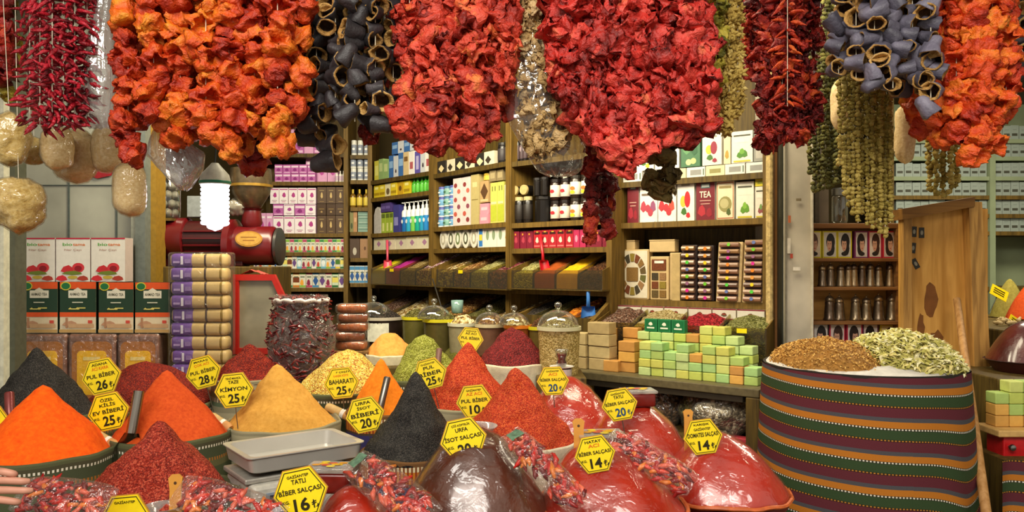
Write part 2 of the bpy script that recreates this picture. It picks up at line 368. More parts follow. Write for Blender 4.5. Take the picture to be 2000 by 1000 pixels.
CHL = dried('chili_skin', ['#3a0610', '#6a0a18', '#960f1e', '#b4182a', '#c8384a'], .28, 60)
CHO = dried('orange_chili_skin', ['#7a140a', '#b82a0c', '#d8501a', '#e07020'], .35, 60)
OKR = dried('okra_skin', ['#6a5820', '#8f7c30', '#b09a4a', '#c8b468'], .7, 90)
OKG = dried('okra_green_skin', ['#33330f', '#4a4a18', '#625e22', '#7a6e2c'], .7, 90)
TAN = dried('tan_dried_skin', ['#9a7844', '#bd9a60', '#d4b27c', '#e2c698'], .6, 30)
OLV = dried('olive_wilt_skin', ['#4a3a18', '#6a5828', '#7e6a34', '#7e4a2c'], .6, 30)
STR = M('#d8cfb8', .8, .2)
m_org = [bell(i, ORG, .34, rv(.7, 1), lobes=3+i % 3) for i in range(9)]
m_red = [bell(20+i, RED, .5, rv(.6, .9), elong=1.15, lobes=3) for i in range(7)]+[kapya(20+i, RED, .55) for i in range(5)]
m_crm = [kapya(40+i, CRM, .6, rv(.5, .8)) for i in range(10)]+[bell(60+i, CRM, .6, .7, elong=1.2, lobes=3) for i in range(4)]
m_drk = [bell(80+i, DRK, .5, rv(.6, .9)) for i in range(6)]
m_rog = [bell(100+i, dried('vermilion_pepper_skin', ['#7a160a', '#bc300e', '#dc5018', '#ec741e', '#f2a034']), .36, rv(.7, 1), lobes=3+i % 3) for i in range(8)]
m_grn = [bell(120+i, GRN, .5, .8) for i in range(4)]
m_olv = [kapya(130+i, OLV, .7, .5) for i in range(3)]
m_tan = [bell(140+i, TAN, .6, .6, elong=1.1) for i in range(4)]
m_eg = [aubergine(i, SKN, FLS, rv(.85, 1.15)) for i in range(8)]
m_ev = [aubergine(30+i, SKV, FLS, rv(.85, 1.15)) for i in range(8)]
m_ch = [chili(i, CHL, .05, .0056) for i in range(10)]
m_co = [chili(60+i, CHO, .07, .007) for i in range(4)]
m_dc = [chili(80+i, DRK, .055, .0065) for i in range(5)]+[bell(90+i, DRK, .6, .5) for i in range(3)]
def bead(seed, mat, name):
    q = random.Random(seed)
    def sh(r, z, a, t):
        rr = r*(1+.18*math.cos(5*a)); v = Vector((rr*math.cos(a), rr*math.sin(a), z*1.1)); return (v+noise.noise_vector(v*2+Vector((seed*3.1,)*3))*.25)*.0075
    return ringmesh(name, [(.1, -1), (.6, -.8), (.95, -.2), (.8, .4), (.45, .9), (.1, 1.3)], 10, sh, [mat])
m_ok = [bead(i, OKR, 'dried_okra') for i in range(4)]; m_og = [bead(10+i, OKG, 'dried_okra') for i in range(4)]
def flower(seed, mat):
    mb = MB(); q = random.Random(seed)
    for k in range(6):
        a = k*PI/3+q.uniform(-.3, .3); e = q.uniform(-.4, .7); L = q.uniform(.014, .022)
        d = Vector((math.cos(a)*math.cos(e), math.sin(a)*math.cos(e), math.sin(e)))
        mb.tube([(0, 0, 0), d*L*.5, d*L+Vector((0, 0, -.003))], [.004, .0055, .001], mat, 5)
    return mb.mesh('dried_blossom', True)
PALE = dried('pale_blossom', ['#86682a', '#ab8c3c', '#c8aa54', '#dcc47a'], .7, 80)
m_fl = [flower(i, PALE) for i in range(4)]
RAILS = [(2.2, 2.52), (2.38, 2.52), (2.6, 2.56), (2.85, 2.6), (3.05, 2.62)]
def strand(name, pname, meshes, u, vb, d, spacing, size, label, cat, group, v0=-75, jit=.35, per=1, ring=0.0, rotfn=None, lean=0, base=.068):
    """one string: an Empty at its hanging point, the string and every fruit on it.  spacing and size in pixels at its depth"""
    s = d/F; zt = Z(v0, d); t = thing(name, label, cat, (X(u, d), d, zt), 0, group); zb = Z(vb, d)
    L = zt-zb; rl = min(RAILS, key=lambda r: abs(r[0]-d)); up = Vector((0, rl[0]-d, rl[1]-zt))
    part('string', MB().tube([up, (0, 0, 0), (lean*s*.5, 0, -L*.5), (lean*s, 0, -L+size*s*.5)], .0013, STR, 5), t)
    n = max(2, round(L/(spacing*s)))
    for i in range(n):
        f = (i+.5)/n
        for k in range(per):
            me = meshes[R.randrange(len(meshes))]; z = -f*(L-size*s*.5)
            a = rv(0, 2*PI) if per == 1 else 2*PI*(k+rv(-.3, .3))/per+i*1.1
            off = ring*s; r_ = (rv(-1, 1)*jit*size*s*.5 if not ring else 0)
            loc = (math.cos(a)*off+r_+lean*s*f, math.sin(a)*off+rv(-.2, .2)*size*s*(1 if not ring else 0), z+rv(-.2, .2)*spacing*s)
            rot = rotfn(a, f) if rotfn else (rv(0, 6.3), rv(0, 6.3), rv(0, 6.3))
            sc = size*s/base*rv(.82, 1.22)
            part(pname, me, t, loc, rot=rot, scale=sc)
    return t
def face_out(a, f):
    """mouth of a hollow fruit turned outwards from the string, mostly towards the aisle"""
    v = Vector((math.cos(a)*1.1+rv(-.5, .5), math.sin(a)*.6-.55, rv(-.75, .35)))
    return v.to_track_quat('Z', 'Y').to_euler()
def face_any(a, f):
    v = Vector((rv(-1, 1), rv(-1.2, .35), rv(-1, .8))); return v.to_track_quat('Z', 'Y').to_euler()
def radiate(a, f): return (rv(-.4, .4), rv(-.2, .7), a)
def cluster(name, pname, meshes, desc, cat, group, spec, spacing, size, where, **kw):
    n = len(spec)
    for i, (u, vb, d) in enumerate(spec):
        strand(name, pname, meshes, u, vb, d, spacing, size, '%s, %s %s' % (desc, nth(i, n), where), cat, group, **kw)
OF, OB = 2.2, 2.32
cluster('pepper_string', 'dried_pepper', m_org, 'string of dried orange peppers', 'dried peppers', 'orange pepper strings at left',
        [(250, 345, OF), (300, 262, OF-.02), (352, 305, OF), (402, 300, OF-.04), (447, 345, OF-.03), (497, 285, OF), (542, 335, OF-.05), (583, 262, OF)], 36, 55, 'in front row of orange cluster', rotfn=face_any)
cluster('pepper_string', 'dried_pepper', m_org, 'string of darker orange peppers hanging behind', 'dried peppers', 'rear orange pepper strings',
        [(270, 275, OB), (325, 285, OB), (378, 285, OB), (425, 305, OB), (468, 320, OB), (520, 300, OB), (566, 275, OB)], 40, 52, 'in rear row of orange cluster')
strand('pepper_string', 'dried_pepper', m_drk, 500, 372, 2.44, 40, 52, 'short string ending in a dark red pepper just above the steel hopper', 'dried peppers', None)
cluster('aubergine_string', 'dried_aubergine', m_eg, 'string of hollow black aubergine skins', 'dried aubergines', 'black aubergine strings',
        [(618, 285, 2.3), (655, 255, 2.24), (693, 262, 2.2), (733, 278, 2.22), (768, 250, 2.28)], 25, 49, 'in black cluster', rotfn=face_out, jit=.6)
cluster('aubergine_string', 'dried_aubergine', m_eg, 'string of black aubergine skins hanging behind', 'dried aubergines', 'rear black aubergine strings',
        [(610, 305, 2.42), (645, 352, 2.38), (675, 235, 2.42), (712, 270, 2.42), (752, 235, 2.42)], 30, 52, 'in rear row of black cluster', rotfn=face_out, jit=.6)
cluster('pepper_string', 'dried_pepper', m_red, 'string of crumpled dried red peppers', 'dried peppers', 'red pepper strings left of the hanging bag',
        [(800, 290, 2.24), (838, 325, 2.2), (877, 300, 2.2), (918, 312, 2.2), (955, 290, 2.24), (990, 195, 2.22)], 26, 56, 'left of the hanging tan bag')
cluster('pepper_string', 'dried_pepper', m_red, 'string of dark crumpled red peppers', 'dried peppers', 'rear red pepper strings',
        [(730, 295, 2.46), (785, 240, 2.36), (820, 295, 2.34), (860, 305, 2.34), (900, 290, 2.34), (940, 290, 2.34), (978, 262, 2.34)], 30, 54, 'in rear row before tan bag')
cluster('pepper_string', 'dried_pepper', m_crm, 'string of crinkled crimson peppers', 'dried peppers', 'crimson pepper strings at centre',
        [(1088, 205, 2.2), (1125, 262, 2.18), (1168, 312, 2.17), (1208, 352, 2.17), (1250, 325, 2.16), (1292, 312, 2.17), (1334, 305, 2.18), (1370, 285, 2.2)], 25, 60, 'in big central cluster')
cluster('pepper_string', 'dried_pepper', m_crm, 'string of crimson peppers hanging behind', 'dried peppers', 'rear crimson pepper strings',
        [(1100, 235, 2.3), (1145, 285, 2.3), (1188, 330, 2.3), (1230, 330, 2.3), (1272, 310, 2.3), (1314, 300, 2.3), (1354, 285, 2.3)], 30, 58, 'in rear row of central cluster')
cluster('pepper_string', 'dried_pepper', m_drk, 'thin string of small dark red peppers', 'dried peppers', 'thin dark pepper strings before the shelves',
        [(1158, 490, 2.46), (1186, 470, 2.5)], 21, 34, 'hanging lowest at centre', v0=120)
strand('pepper_string', 'dried_pepper', m_olv, 1298, 405, 2.42, 30, 52, 'short string of wilted olive brown pods before the tea boxes', 'dried pods', None, v0=180)
strand('pepper_string', 'dried_pepper', m_grn, 1398, 190, 2.34, 26, 40, 'string of yellow green dried peppers beside central red cluster', 'dried peppers', None)
cluster('blossom_string', 'dried_blossom', m_fl, 'string of pale gold dried blossoms', 'dried blossoms', 'pale blossom strings',
        [(1403, 270, 2.4), (1424, 275, 2.38), (1441, 240, 2.42)], 13, 24, 'right of the central red cluster', ring=7, per=3, base=.036)
cluster('pepper_string', 'dried_pepper', m_dc, 'string of mixed dark red chilies', 'dried chilies', 'dark red strings before the brown post',
        [(1470, 160, 2.66), (1500, 300, 2.6), (1528, 285, 2.56), (1556, 290, 2.56), (1584, 285, 2.6)], 15, 34, 'in dark red cluster', ring=11, per=4)
strand('chili_string', 'dried_chili', m_co, 1538, 225, 2.5, 17, 34, 'short string of orange long chilies before dark red cluster', 'dried chilies', None, ring=6, per=3, rotfn=radiate)
cluster('chili_string', 'dried_chili', m_ch, 'string of thin glossy red chilies', 'dried chilies', 'thin red chili strings at far left',
        [(58, 262, 2.28), (78, 270, 2.22), (102, 272, 2.2), (124, 262, 2.22), (146, 268, 2.24), (170, 255, 2.28)], 10.6, 39, 'in far left chili bunch', ring=4, per=3, rotfn=radiate, base=.06)
cluster('okra_string', 'dried_okra', m_og, 'long string of dull green dried okra', 'dried okra', 'green okra strings',
        [(1582+i*8.5, 365+(i*37 % 40)-20, 2.95+.03*(i % 3)) for i in range(9)], 8, 10.5, 'in green okra curtain', v0=-40, base=.016)
cluster('okra_string', 'dried_okra', m_ok, 'long straw coloured okra string', 'dried okra', 'straw okra strings',
        [(1640, 330, 2.66), (1649, 385, 2.62), (1658, 410, 2.64), (1667, 425, 2.62), (1676, 440, 2.6), (1685, 425, 2.64), (1694, 445, 2.62), (1703, 452, 2.6), (1712, 450, 2.63), (1720, 462, 2.6), (1729, 470, 2.62), (1739, 440, 2.6)], 8, 10.5, 'in okra curtain below the violet aubergines', v0=40, base=.016)
cluster('okra_string', 'dried_okra', m_ok, 'short straw okra string', 'dried okra', 'okra strings below the right orange cluster',
        [(1815, 380, 2.74), (1828, 388, 2.72), (1842, 392, 2.74), (1856, 385, 2.72), (1868, 372, 2.74)], 9, 12, 'under the right orange cluster', v0=180, base=.016)
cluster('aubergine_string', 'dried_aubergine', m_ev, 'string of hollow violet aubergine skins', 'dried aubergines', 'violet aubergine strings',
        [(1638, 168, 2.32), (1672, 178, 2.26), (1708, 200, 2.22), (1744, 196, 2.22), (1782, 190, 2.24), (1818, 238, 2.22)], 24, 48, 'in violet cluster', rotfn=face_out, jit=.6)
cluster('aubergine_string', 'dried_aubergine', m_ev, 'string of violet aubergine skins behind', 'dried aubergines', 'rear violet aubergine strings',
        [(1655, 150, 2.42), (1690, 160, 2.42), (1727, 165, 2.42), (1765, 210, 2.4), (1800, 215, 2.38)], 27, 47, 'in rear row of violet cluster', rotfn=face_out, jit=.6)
cluster('pepper_string', 'dried_pepper', m_rog, 'string of dried vermilion peppers', 'dried peppers', 'vermilion pepper strings at right',
        [(1835, 305, 2.34), (1868, 290, 2.28), (1905, 335, 2.24), (1938, 320, 2.26), (1965, 240, 2.3)], 28, 50, 'in far right cluster', rotfn=face_any)
cluster('pepper_string', 'dried_pepper', m_rog, 'string of vermilion peppers', 'dried peppers', 'rear vermilion pepper strings',
        [(1795, 290, 2.48), (1850, 275, 2.42), (1888, 305, 2.4), (1922, 300, 2.4), (1955, 260, 2.42)], 32, 48, 'in rear row of far right cluster')
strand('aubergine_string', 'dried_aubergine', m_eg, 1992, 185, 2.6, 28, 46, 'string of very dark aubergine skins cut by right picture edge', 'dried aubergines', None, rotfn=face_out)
strand('pepper_string', 'dried_pepper', m_drk, 8, 180, 2.5, 34, 46, 'string of dark wrinkled peppers at left picture edge', 'dried peppers', None)
strand('pepper_string', 'dried_pepper', m_grn, 22, 215, 2.55, 60, 36, 'sparse string of yellow peppers at left picture edge', 'dried peppers', None)
# ------------------------------------------------------------------ spice heaps, sacks, paste
def kilim(name, period, bands, dotp=.012):
    """woven stripes along UV v (metres); a band is (start 0..1, colour) or (start, colour, dash colour)"""
    if name in _m: return _m[name]
    m, nt, b, N = newmat(name); L = nt.links.new; uv = N('TexCoord'); sx = N('SeparateXYZ'); L(uv.outputs['UV'], sx.inputs[0])
    def fr(sock, per):
        d = N('Math', operation='DIVIDE'); d.inputs[1].default_value = per; L(sock, d.inputs[0]); f = N('Math', operation='FRACT'); L(d.outputs[0], f.inputs[0]); return f.outputs[0]
    fv = fr(sx.outputs[1], period); fu = fr(sx.outputs[0], dotp)
    r1 = ramp(N, [(x[0], x[1]) for x in bands], 'CONSTANT'); r2 = ramp(N, [(x[0], x[-1]) for x in bands], 'CONSTANT'); L(fv, r1.inputs[0]); L(fv, r2.inputs[0])
    gt = N('Math', operation='GREATER_THAN'); gt.inputs[1].default_value = .5; L(fu, gt.inputs[0])
    mx = N('Mix', data_type='RGBA'); L(gt.outputs[0], mx.inputs[0]); L(r1.outputs[0], mx.inputs[6]); L(r2.outputs[0], mx.inputs[7])
    mp = N('Mapping'); mp.inputs['Scale'].default_value = (300, 1200, 1); L(uv.outputs['UV'], mp.inputs[0])
    nz_ = N('TexNoise'); nz_.inputs['Scale'].default_value = 1; L(mp.outputs[0], nz_.inputs['Vector'])
    mr = N('MapRange'); mr.inputs[3].default_value = .75; mr.inputs[4].default_value = 1.2; L(nz_.outputs[0], mr.inputs[0])
    hs = N('HueSaturation'); L(mx.outputs[2], hs.inputs['Color']); L(mr.outputs[0], hs.inputs['Value']); L(hs.outputs[0], b.inputs['Base Color'])
    bp = N('Bump'); bp.inputs['Strength'].default_value = .35; bp.inputs['Distance'].default_value = .002; L(nz_.outputs[0], bp.inputs['Height']); L(bp.outputs[0], b.inputs['Normal'])
    b.inputs['Roughness'].default_value = .85; b.inputs['Specular IOR Level'].default_value = .15
    _m[name] = m; return m
KG = kilim('olive_kilim', .17, [(0, '#54563a'), (.16, '#7a6a3c'), (.22, '#4c5238'), (.5, '#63603f'), (.62, '#a8682a', '#54563a'), (.68, '#4a4f38'), (.88, '#ddd5c0', '#4a4632'), (.93, '#4a4632')])
KO = kilim('orange_kilim', .2, [(0, '#6b4a2a'), (.3, '#4a3a5c'), (.5, '#3a3560'), (.7, '#4a3a2c'), (.74, '#c07824', '#8a3a1a'), (.92, '#d8c8a0', '#7a4a2a')])
KP = kilim('pale_kilim', .12, [(0, '#8b8468'), (.2, '#5c6a50'), (.35, '#b8a888', '#6a5a48'), (.5, '#77704e'), (.7, '#8a5a3a', '#b0a080'), (.8, '#a39a7a')], .02)
CANV = M('#c9bfa4', .85, .15, var=.12, bump=.4, bsc=300)
def step_top(y): return .34 if y < 2.46 else .44 if y < 3.03 else .56
def heap(uc, vr, hw, d, ua, va, mat, label, cat, sack, slabel, tip=.05, p=1.0, noise_a=.012, sides=56, lump=.02, sack_h=.04, cut=0):
    s = d/F; r = hw*s; zr = Z(vr, d); h = Z(va, d)-zr; c = Vector((X(uc, d), d, zr)); ax = (ua-uc)*s; o = R.uniform(0, 99)
    def prof(q):
        if cut and q < cut: q = cut+(q-cut)*.25
        b = (1-q)**p; k = tip
        return b if q > k else (1-k)**p-(k-q)*(k-q)*.0-((k*k-q*q)*0)+(k-q)*.45
    def fn(a, t):
        q = 1-t; th = 2*PI*a; rr = r*q*(1+lump*noise.noise(Vector((math.cos(th)*1.5, math.sin(th)*1.5, o))))
        z = h*prof(q)/max(1e-6, prof(0)); x = rr*math.cos(th)+ax*(1-q); y = rr*math.sin(th)
        n = noise.noise(Vector((x*9, y*9, z*9+o)))*noise_a+noise.noise(Vector((x*30, y*30, z*30+o)))*noise_a*.35
        g = noise.noise(Vector((math.cos(th)*5, math.sin(th)*5, o)))*noise_a*.6*q
        return Vector((x*(1+(n+g)*2/max(.05, rr+.05)*min(1, q*6)), y*(1+(n+g)*2/max(.05, rr+.05)*min(1, q*6)), z+n*(q < .98)))
    mb = MB(); mb.grid(fn, sides, 40, mat, wrap=True); mb.f.append(tuple(range(sides))[::-1]); mb.mi.append(0)
    top('spice_heap', mb.mesh('spice_heap', True), label, cat, c)
    # the cloth sack it fills
    zb = step_top(d); H = zr-zb; sm = MB(); R0 = r*1.03
    prof2 = [(R0*.93, 0), (R0*1.03, .03), (R0*1.06, H*.5), (R0*1.04, H*.85), (R0*1.02, H-.02), (R0*1.035, H+.008), (R0*1.02, H+.016), (R0*1.0, H+.008), (R0*.99, H-.006)]
    n = len(prof2)
    def sf(a, t):
        i = min(n-1, round(t*(n-1))); rr, z = prof2[i]; th = 2*PI*a
        w = 1+.012*math.sin(th*9+z*14+o)+.02*noise.noise(Vector((math.cos(th)*2, math.sin(th)*2, z*4+o)))*(i < n-3)
        return Vector((rr*w*math.cos(th), rr*w*math.sin(th), z+.006*noise.noise(Vector((math.cos(th)*2, math.sin(th)*2, o)))*(i > 2)))
    sm.grid(sf, 48, n, sack, wrap=True, uvfn=lambda a, t: (a*2*PI*R0, prof2[min(n-1, round(t*(n-1)))][1]-H))
    sm.f.append(tuple(range(48))[::-1]); sm.mi.append(0); sm.f.append(tuple((n-1)*48+k for k in range(48))); sm.mi.append(0)
    top('cloth_sack', sm.mesh('cloth_sack', True), slabel, 'sack', (c.x, c.y, zb))
    return c
BLK = grain('black_flakes', ['#13110f', '#211e1b', '#2f2b27', '#181513', '#3d3833'], 330, .7, .6, spec=.3)
ORP = grain('orange_powder', ['#e04800', '#ee5a04', '#f56a0a'], 60, .25, .9, soft=True)
FLK = grain('red_flakes', ['#6e1a10', '#942a1a', '#ae3c28', '#801e12', '#c2553c', '#9e301e'], 260, .9, .55)
FLD = grain('dark_red_flakes', ['#520d09', '#70140c', '#88200f', '#620f09', '#983018'], 260, .9, .55)
REP = grain('red_ochre_powder', ['#b43a0c', '#c44812', '#d0561a'], 90, .3, .85, soft=True)
REF = grain('bright_red_flakes', ['#9a260c', '#b43412', '#c6461c', '#a82c0e', '#d05a28'], 300, .8, .6)
CUM = grain('cumin_powder', ['#b88332', '#c8923e', '#d29e4a'], 70, .25, .9, soft=True)
YEL = grain('yellow_flake_mix', ['#d2ae48', '#dec05c', '#c0923a', '#e8d078', '#b07030', '#dabc58'], 170, 1, .7, dist=.006)
PCH = grain('peach_powder', ['#d68a3c', '#e0984a', '#e8a456'], 80, .25, .9, soft=True)
TUR = grain('amber_powder', ['#cf6a0c', '#dd7812', '#e6861e'], 80, .25, .9, soft=True)
ORE = grain('green_oregano', ['#64661e', '#80842e', '#989c40', '#727426', '#aaac58'], 240, .9, .8)
ORD_ = grain('dark_green_leaf', ['#454414', '#57551c', '#6a6626', '#4e4c18'], 240, .9, .8)
SUM = grain('sumac_flakes', ['#4c0d10', '#66141a', '#7c1c1e', '#581014', '#8e2a28'], 260, .9, .55)
heap(76, 812, 103, 3.02, 72, 680, BLK, 'charcoal black spice cone before the yellow labelled packs', 'spice', KG, 'cloth sack under the left black cone', tip=.06)
heap(80, 884, 127, 2.45, 84, 752, ORP, 'bright orange powder cone at far left front', 'spice', KG, 'olive woven sack with white stitched band under orange cone', tip=.12, noise_a=.006)
heap(292, 790, 116, 3.36, 286, 706, FLD, 'dark red flake heap behind the hexagon tags at left', 'spice', KG, 'sack behind the red ochre cone', p=.62, tip=.3)
heap(333, 850, 108, 2.68, 326, 724, REP, 'tall smooth red ochre powder cone behind red flake cone', 'spice', KG, 'striped sack under the red ochre cone', tip=.07, noise_a=.006)
heap(312, 972, 140, 2.2, 308, 822, FLK, 'coarse red flake cone at front with wooden spatula', 'spice', KG, 'sack under the coarse red flake cone', tip=.1)
heap(487, 742, 66, 3.45, 487, 672, FLD, 'small dark red cone between red cabinet and cumin', 'spice', KP, 'sack under the small dark red cone', tip=.12, p=.9)
heap(552, 828, 104, 2.86, 541, 710, CUM, 'tan cumin powder cone behind the steel tray', 'spice', KP, 'patterned sack under the cumin cone', tip=.09, noise_a=.007)
heap(676, 762, 92, 3.3, 678, 683, YEL, 'pale yellow flaky spice mix heap with red bits', 'spice', KG, 'sack under the yellow flaky mix', p=.75, tip=.25)
heap(762, 696, 45, 3.8, 758, 651, PCH, 'low peach coloured powder heap with blunt top', 'spice', CANV, 'pale basin sack under peach powder', p=.6, tip=.4, cut=.3)
heap(745, 806, 64, 2.98, 744, 700, TUR, 'amber orange cone with steel scoop handle', 'spice', KO, 'sack under the amber cone', tip=.1, noise_a=.006)
heap(832, 742, 70, 3.55, 830, 652, ORE, 'moss green oregano heap behind a yellow tag', 'spice', KG, 'sack under the moss green heap', p=.8, tip=.25)
heap(915, 710, 62, 4.0, 905, 638, ORD_, 'darker green leaf heap behind the tall red cone', 'spice', KG, 'sack under the darker green heap', p=.8, tip=.25)
heap(808, 886, 97, 2.5, 812, 726, BLK, 'tall black cone left of the brown paste mound', 'spice', KO, 'orange and purple banded sack under tall black cone', tip=.05)
heap(914, 792, 90, 2.97, 914, 666, REF, 'tall red flake cone at centre with tag before it', 'spice', KP, 'sack under the tall central red cone', tip=.08)
heap(1010, 862, 112, 2.55, 1006, 718, REF, 'vermilion flake cone right of brown paste mound', 'spice', CANV, 'pale sack under the vermilion flake cone', tip=.07)
heap(1002, 712, 69, 3.5, 1000, 640, SUM, 'dark maroon sumac heap beside the grain tub', 'spice', CANV, 'pale rolled sack under the sumac heap', p=.7, tip=.3)
# ---- paste mounds under clear wrap
def paste(name, c1, c2):
    if name in _m: return _m[name]
    m, nt, b, N = newmat(name); L = nt.links.new; tc = N('TexCoord'); t = N('TexNoise'); t.inputs['Scale'].default_value = 9; t.inputs['Detail'].default_value = 5
    L(tc.outputs['Object'], t.inputs['Vector']); r = ramp(N, [(.3, c1), (.7, c2)]); L(t.outputs[0], r.inputs[0]); L(r.outputs[0], b.inputs['Base Color'])
    b.inputs['Roughness'].default_value = .35; b.inputs['Coat Weight'].default_value = .8; b.inputs['Coat Roughness'].default_value = .12
    addbump(nt, b, tc, 40, .3, .01, 3); _m[name] = m; return m
PBR = paste('brown_paste', '#3a180b', '#5c2c14'); PRD = paste('red_paste', '#961a06', '#b82c0c'); PRL = paste('pale_red_paste', '#a4200f', '#bd3220')
PDR = paste('maroon_paste', '#3e0a0a', '#5c1210')
WRAP = film('wrap_film', '#fffaf8', .04, .22, 16, .14, .7, .03)
TUBR = M('#6e1c1a', .4, .5); TUBW = M('#d8d4c8', .4, .5); TUBK = M('#2c2622', .4, .5)
def mound(uc, vb, hw, d, ua, va, mat, label, tubm, tublabel, ex=2.3, p=2.2, rim=True):
    s = d/F; r = hw*s; zr = Z(vb, d); h = Z(va, d)-zr; ax = (ua-uc)*s; o = R.uniform(0, 99)
    def fn(a, t, grow=0):
        q = 1-t; th = 2*PI*a; c, n = math.cos(th), math.sin(th); k = (abs(c)**ex+abs(n)**ex)**(-1/ex)
        rr = r*q*k*(1+.03*noise.noise(Vector((c*1.5, n*1.5, o)))); z = h*(1-q**p)
        x, y = rr*c+ax*(1-q*q), rr*n; w = noise.noise(Vector((x*6, y*6, o)))*.014+.005*noise.noise(Vector((x*22, y*9, z*22+o)))
        return Vector((x, y, z+w*(1 if q < .97 else 0)))+Vector((x, y, h*.4+z)).normalized()*grow*(1+.8*noise.noise(Vector((x*14, y*30, z*14+o))))
    t0 = thing('paste_mound', label, 'paste', (X(uc, d), d, zr))
    mb = MB(); mb.grid(fn, 64, 30, mat, wrap=True); mb.f.append(tuple(range(64))[::-1]); mb.mi.append(0)
    part('paste', mb.mesh('paste', True), t0)
    fm = MB(); fm.grid(lambda a, t: fn(a, t*.97+.0, .004), 64, 30, WRAP, wrap=True); part('plastic_wrap', fm.mesh('plastic_wrap', True), t0)
    if rim:
        pts = [fn(k/64, 0)*1.01+Vector((0, 0, .003+.006*noise.noise(Vector((k*.4, o, 0))))) for k in range(65)]
        part('film_edge', MB().tube(pts, .006, M('#c4602c', .35, .5, var=.2), 6), t0, label='rolled orange edge')
    zb = step_top(d); H = zr-zb; tb = MB()
    tb.lathe([(r*.78, 0), (r*.82, .01), (r*.95, H-.03), (r*1.0, H-.025), (r*1.0, H-.008), (r*.93, H-.006)], tubm, seg=40)
    top('paste_tub', tb.mesh('paste_tub', 40), tublabel, 'tub', (X(uc, d), d, zb))
mound(928, 1000, 150, 2.1, 925, 838, PBR, 'glossy dark brown paste mound at front centre', TUBK, 'tub under the brown paste mound', 2.1, 2.0, False)
mound(1195, 985, 142, 2.12, 1165, 866, PRD, 'red paste mound with tag at front, right of chili packs', TUBR, 'tub under the front red paste mound', 2.4, 1.9)
mound(1410, 958, 124, 2.28, 1402, 842, PRL, 'rightmost red paste mound beside the striped basket', TUBR, 'dark red tub under the rightmost paste mound', 2.3, 1.9)
mound(1240, 880, 106, 2.62, 1238, 778, PRD, 'red paste mound behind, topped by a small lidded tub', TUBR, 'tub under the middle red paste mound', 2.2, 2.0)
mound(1112, 830, 92, 2.95, 1110, 738, PRD, 'rear red paste mound before the soap shelf', TUBR, 'tub under the rear red paste mound', 2.2, 2.0)
mound(700, 1035, 95, 1.95, 695, 948, PRD, 'small orange red paste mound cut by bottom picture edge', TUBR, 'tub under the small front paste mound', 2.2, 2.0, False)
# ---- yellow hexagon price tags
TY = M('#f2d60e', .45, .4, var=.05); TG = M('#b9862a', .5, .4); INK = M('#2b260c', .6, .2); INO = M('#d8741c', .6, .2); INB = M('#2b4a6a', .6, .2)
def tag(u, v, d, hw, tilt, lines, label, yaw=0.0, lean=-.12, hh=None, stick=.1, price=INK):
    s = d/F; w = hw*s; h = (hh or hw*.86)*s; c = P(u, v, d)
    t = thing('price_tag', label, 'price tag', c, rot=(lean, math.radians(tilt), yaw), group=None)
    hexa = lambda k: [(w*k, 0), (w*.5*k, h*k), (-w*.52*k, h*k), (-w*k, 0), (-w*.5*k, -h*k), (w*.52*k, -h*k)]
    m = MB(); m.prism(hexa(1), 0, .004, TG); m.prism(hexa(.955), -.0012, .0, TY); part('tag_board', m, t)
    o, i = hexa(.90), hexa(.865); b = MB()
    for k in range(6): b.add([(o[k][0], -.0022, o[k][1]), (o[(k+1) % 6][0], -.0022, o[(k+1) % 6][1]), (i[(k+1) % 6][0], -.0022, i[(k+1) % 6][1]), (i[k][0], -.0022, i[k][1])], [(0, 1, 2, 3)], INK)
    part('border_line', b, t)
    L = MB()
    for tx, z, hgt, wid, colr in lines:
        if tx.endswith('₺'):
            L.text(tx[:-1], -w*.02, z*h, w*.56, hgt*h, -.0026, colr, bold=.028); L.text('₺', w*.46, z*h-.06*h, w*.24, hgt*h*.62, -.0026, colr, bold=.0); continue
        L.text(tx, 0 if colr is not price or tx[0].isalpha() else w*.12, z*h, None if wid is None else wid*1.26*w, hgt*h, -.0026, colr, bold=.02)
    if L.v: part('lettering', L, t)
    part('wire_stake', MB().tube([(0, .006, h*.3), (0, .006, -h), (0, .02, -h-stick)], .0016, M('#6d6a60', .4, .5, .8), 5), t)
    return t
def std(a, b, c, pr, bcol=INK, pcol=INK, ccol=INK): # header, second line, big word, price
    o = [(a, .70, .15, .62, INK)]
    if b: o += [(b, .47, .19, .66 if len(b) > 5 else .42, bcol)]
    o += [(c, .10, .30, 1.22 if len(c) > 10 else 1.12 if len(c) > 8 else 1.08, ccol)]
    if pr: o += [('KG.', -.34, .13, .2, INK), (pr, -.48, .54, .66, pcol)]
    # the small KG stands left of the price
    return o
def fix(lines, w=1):
    return lines
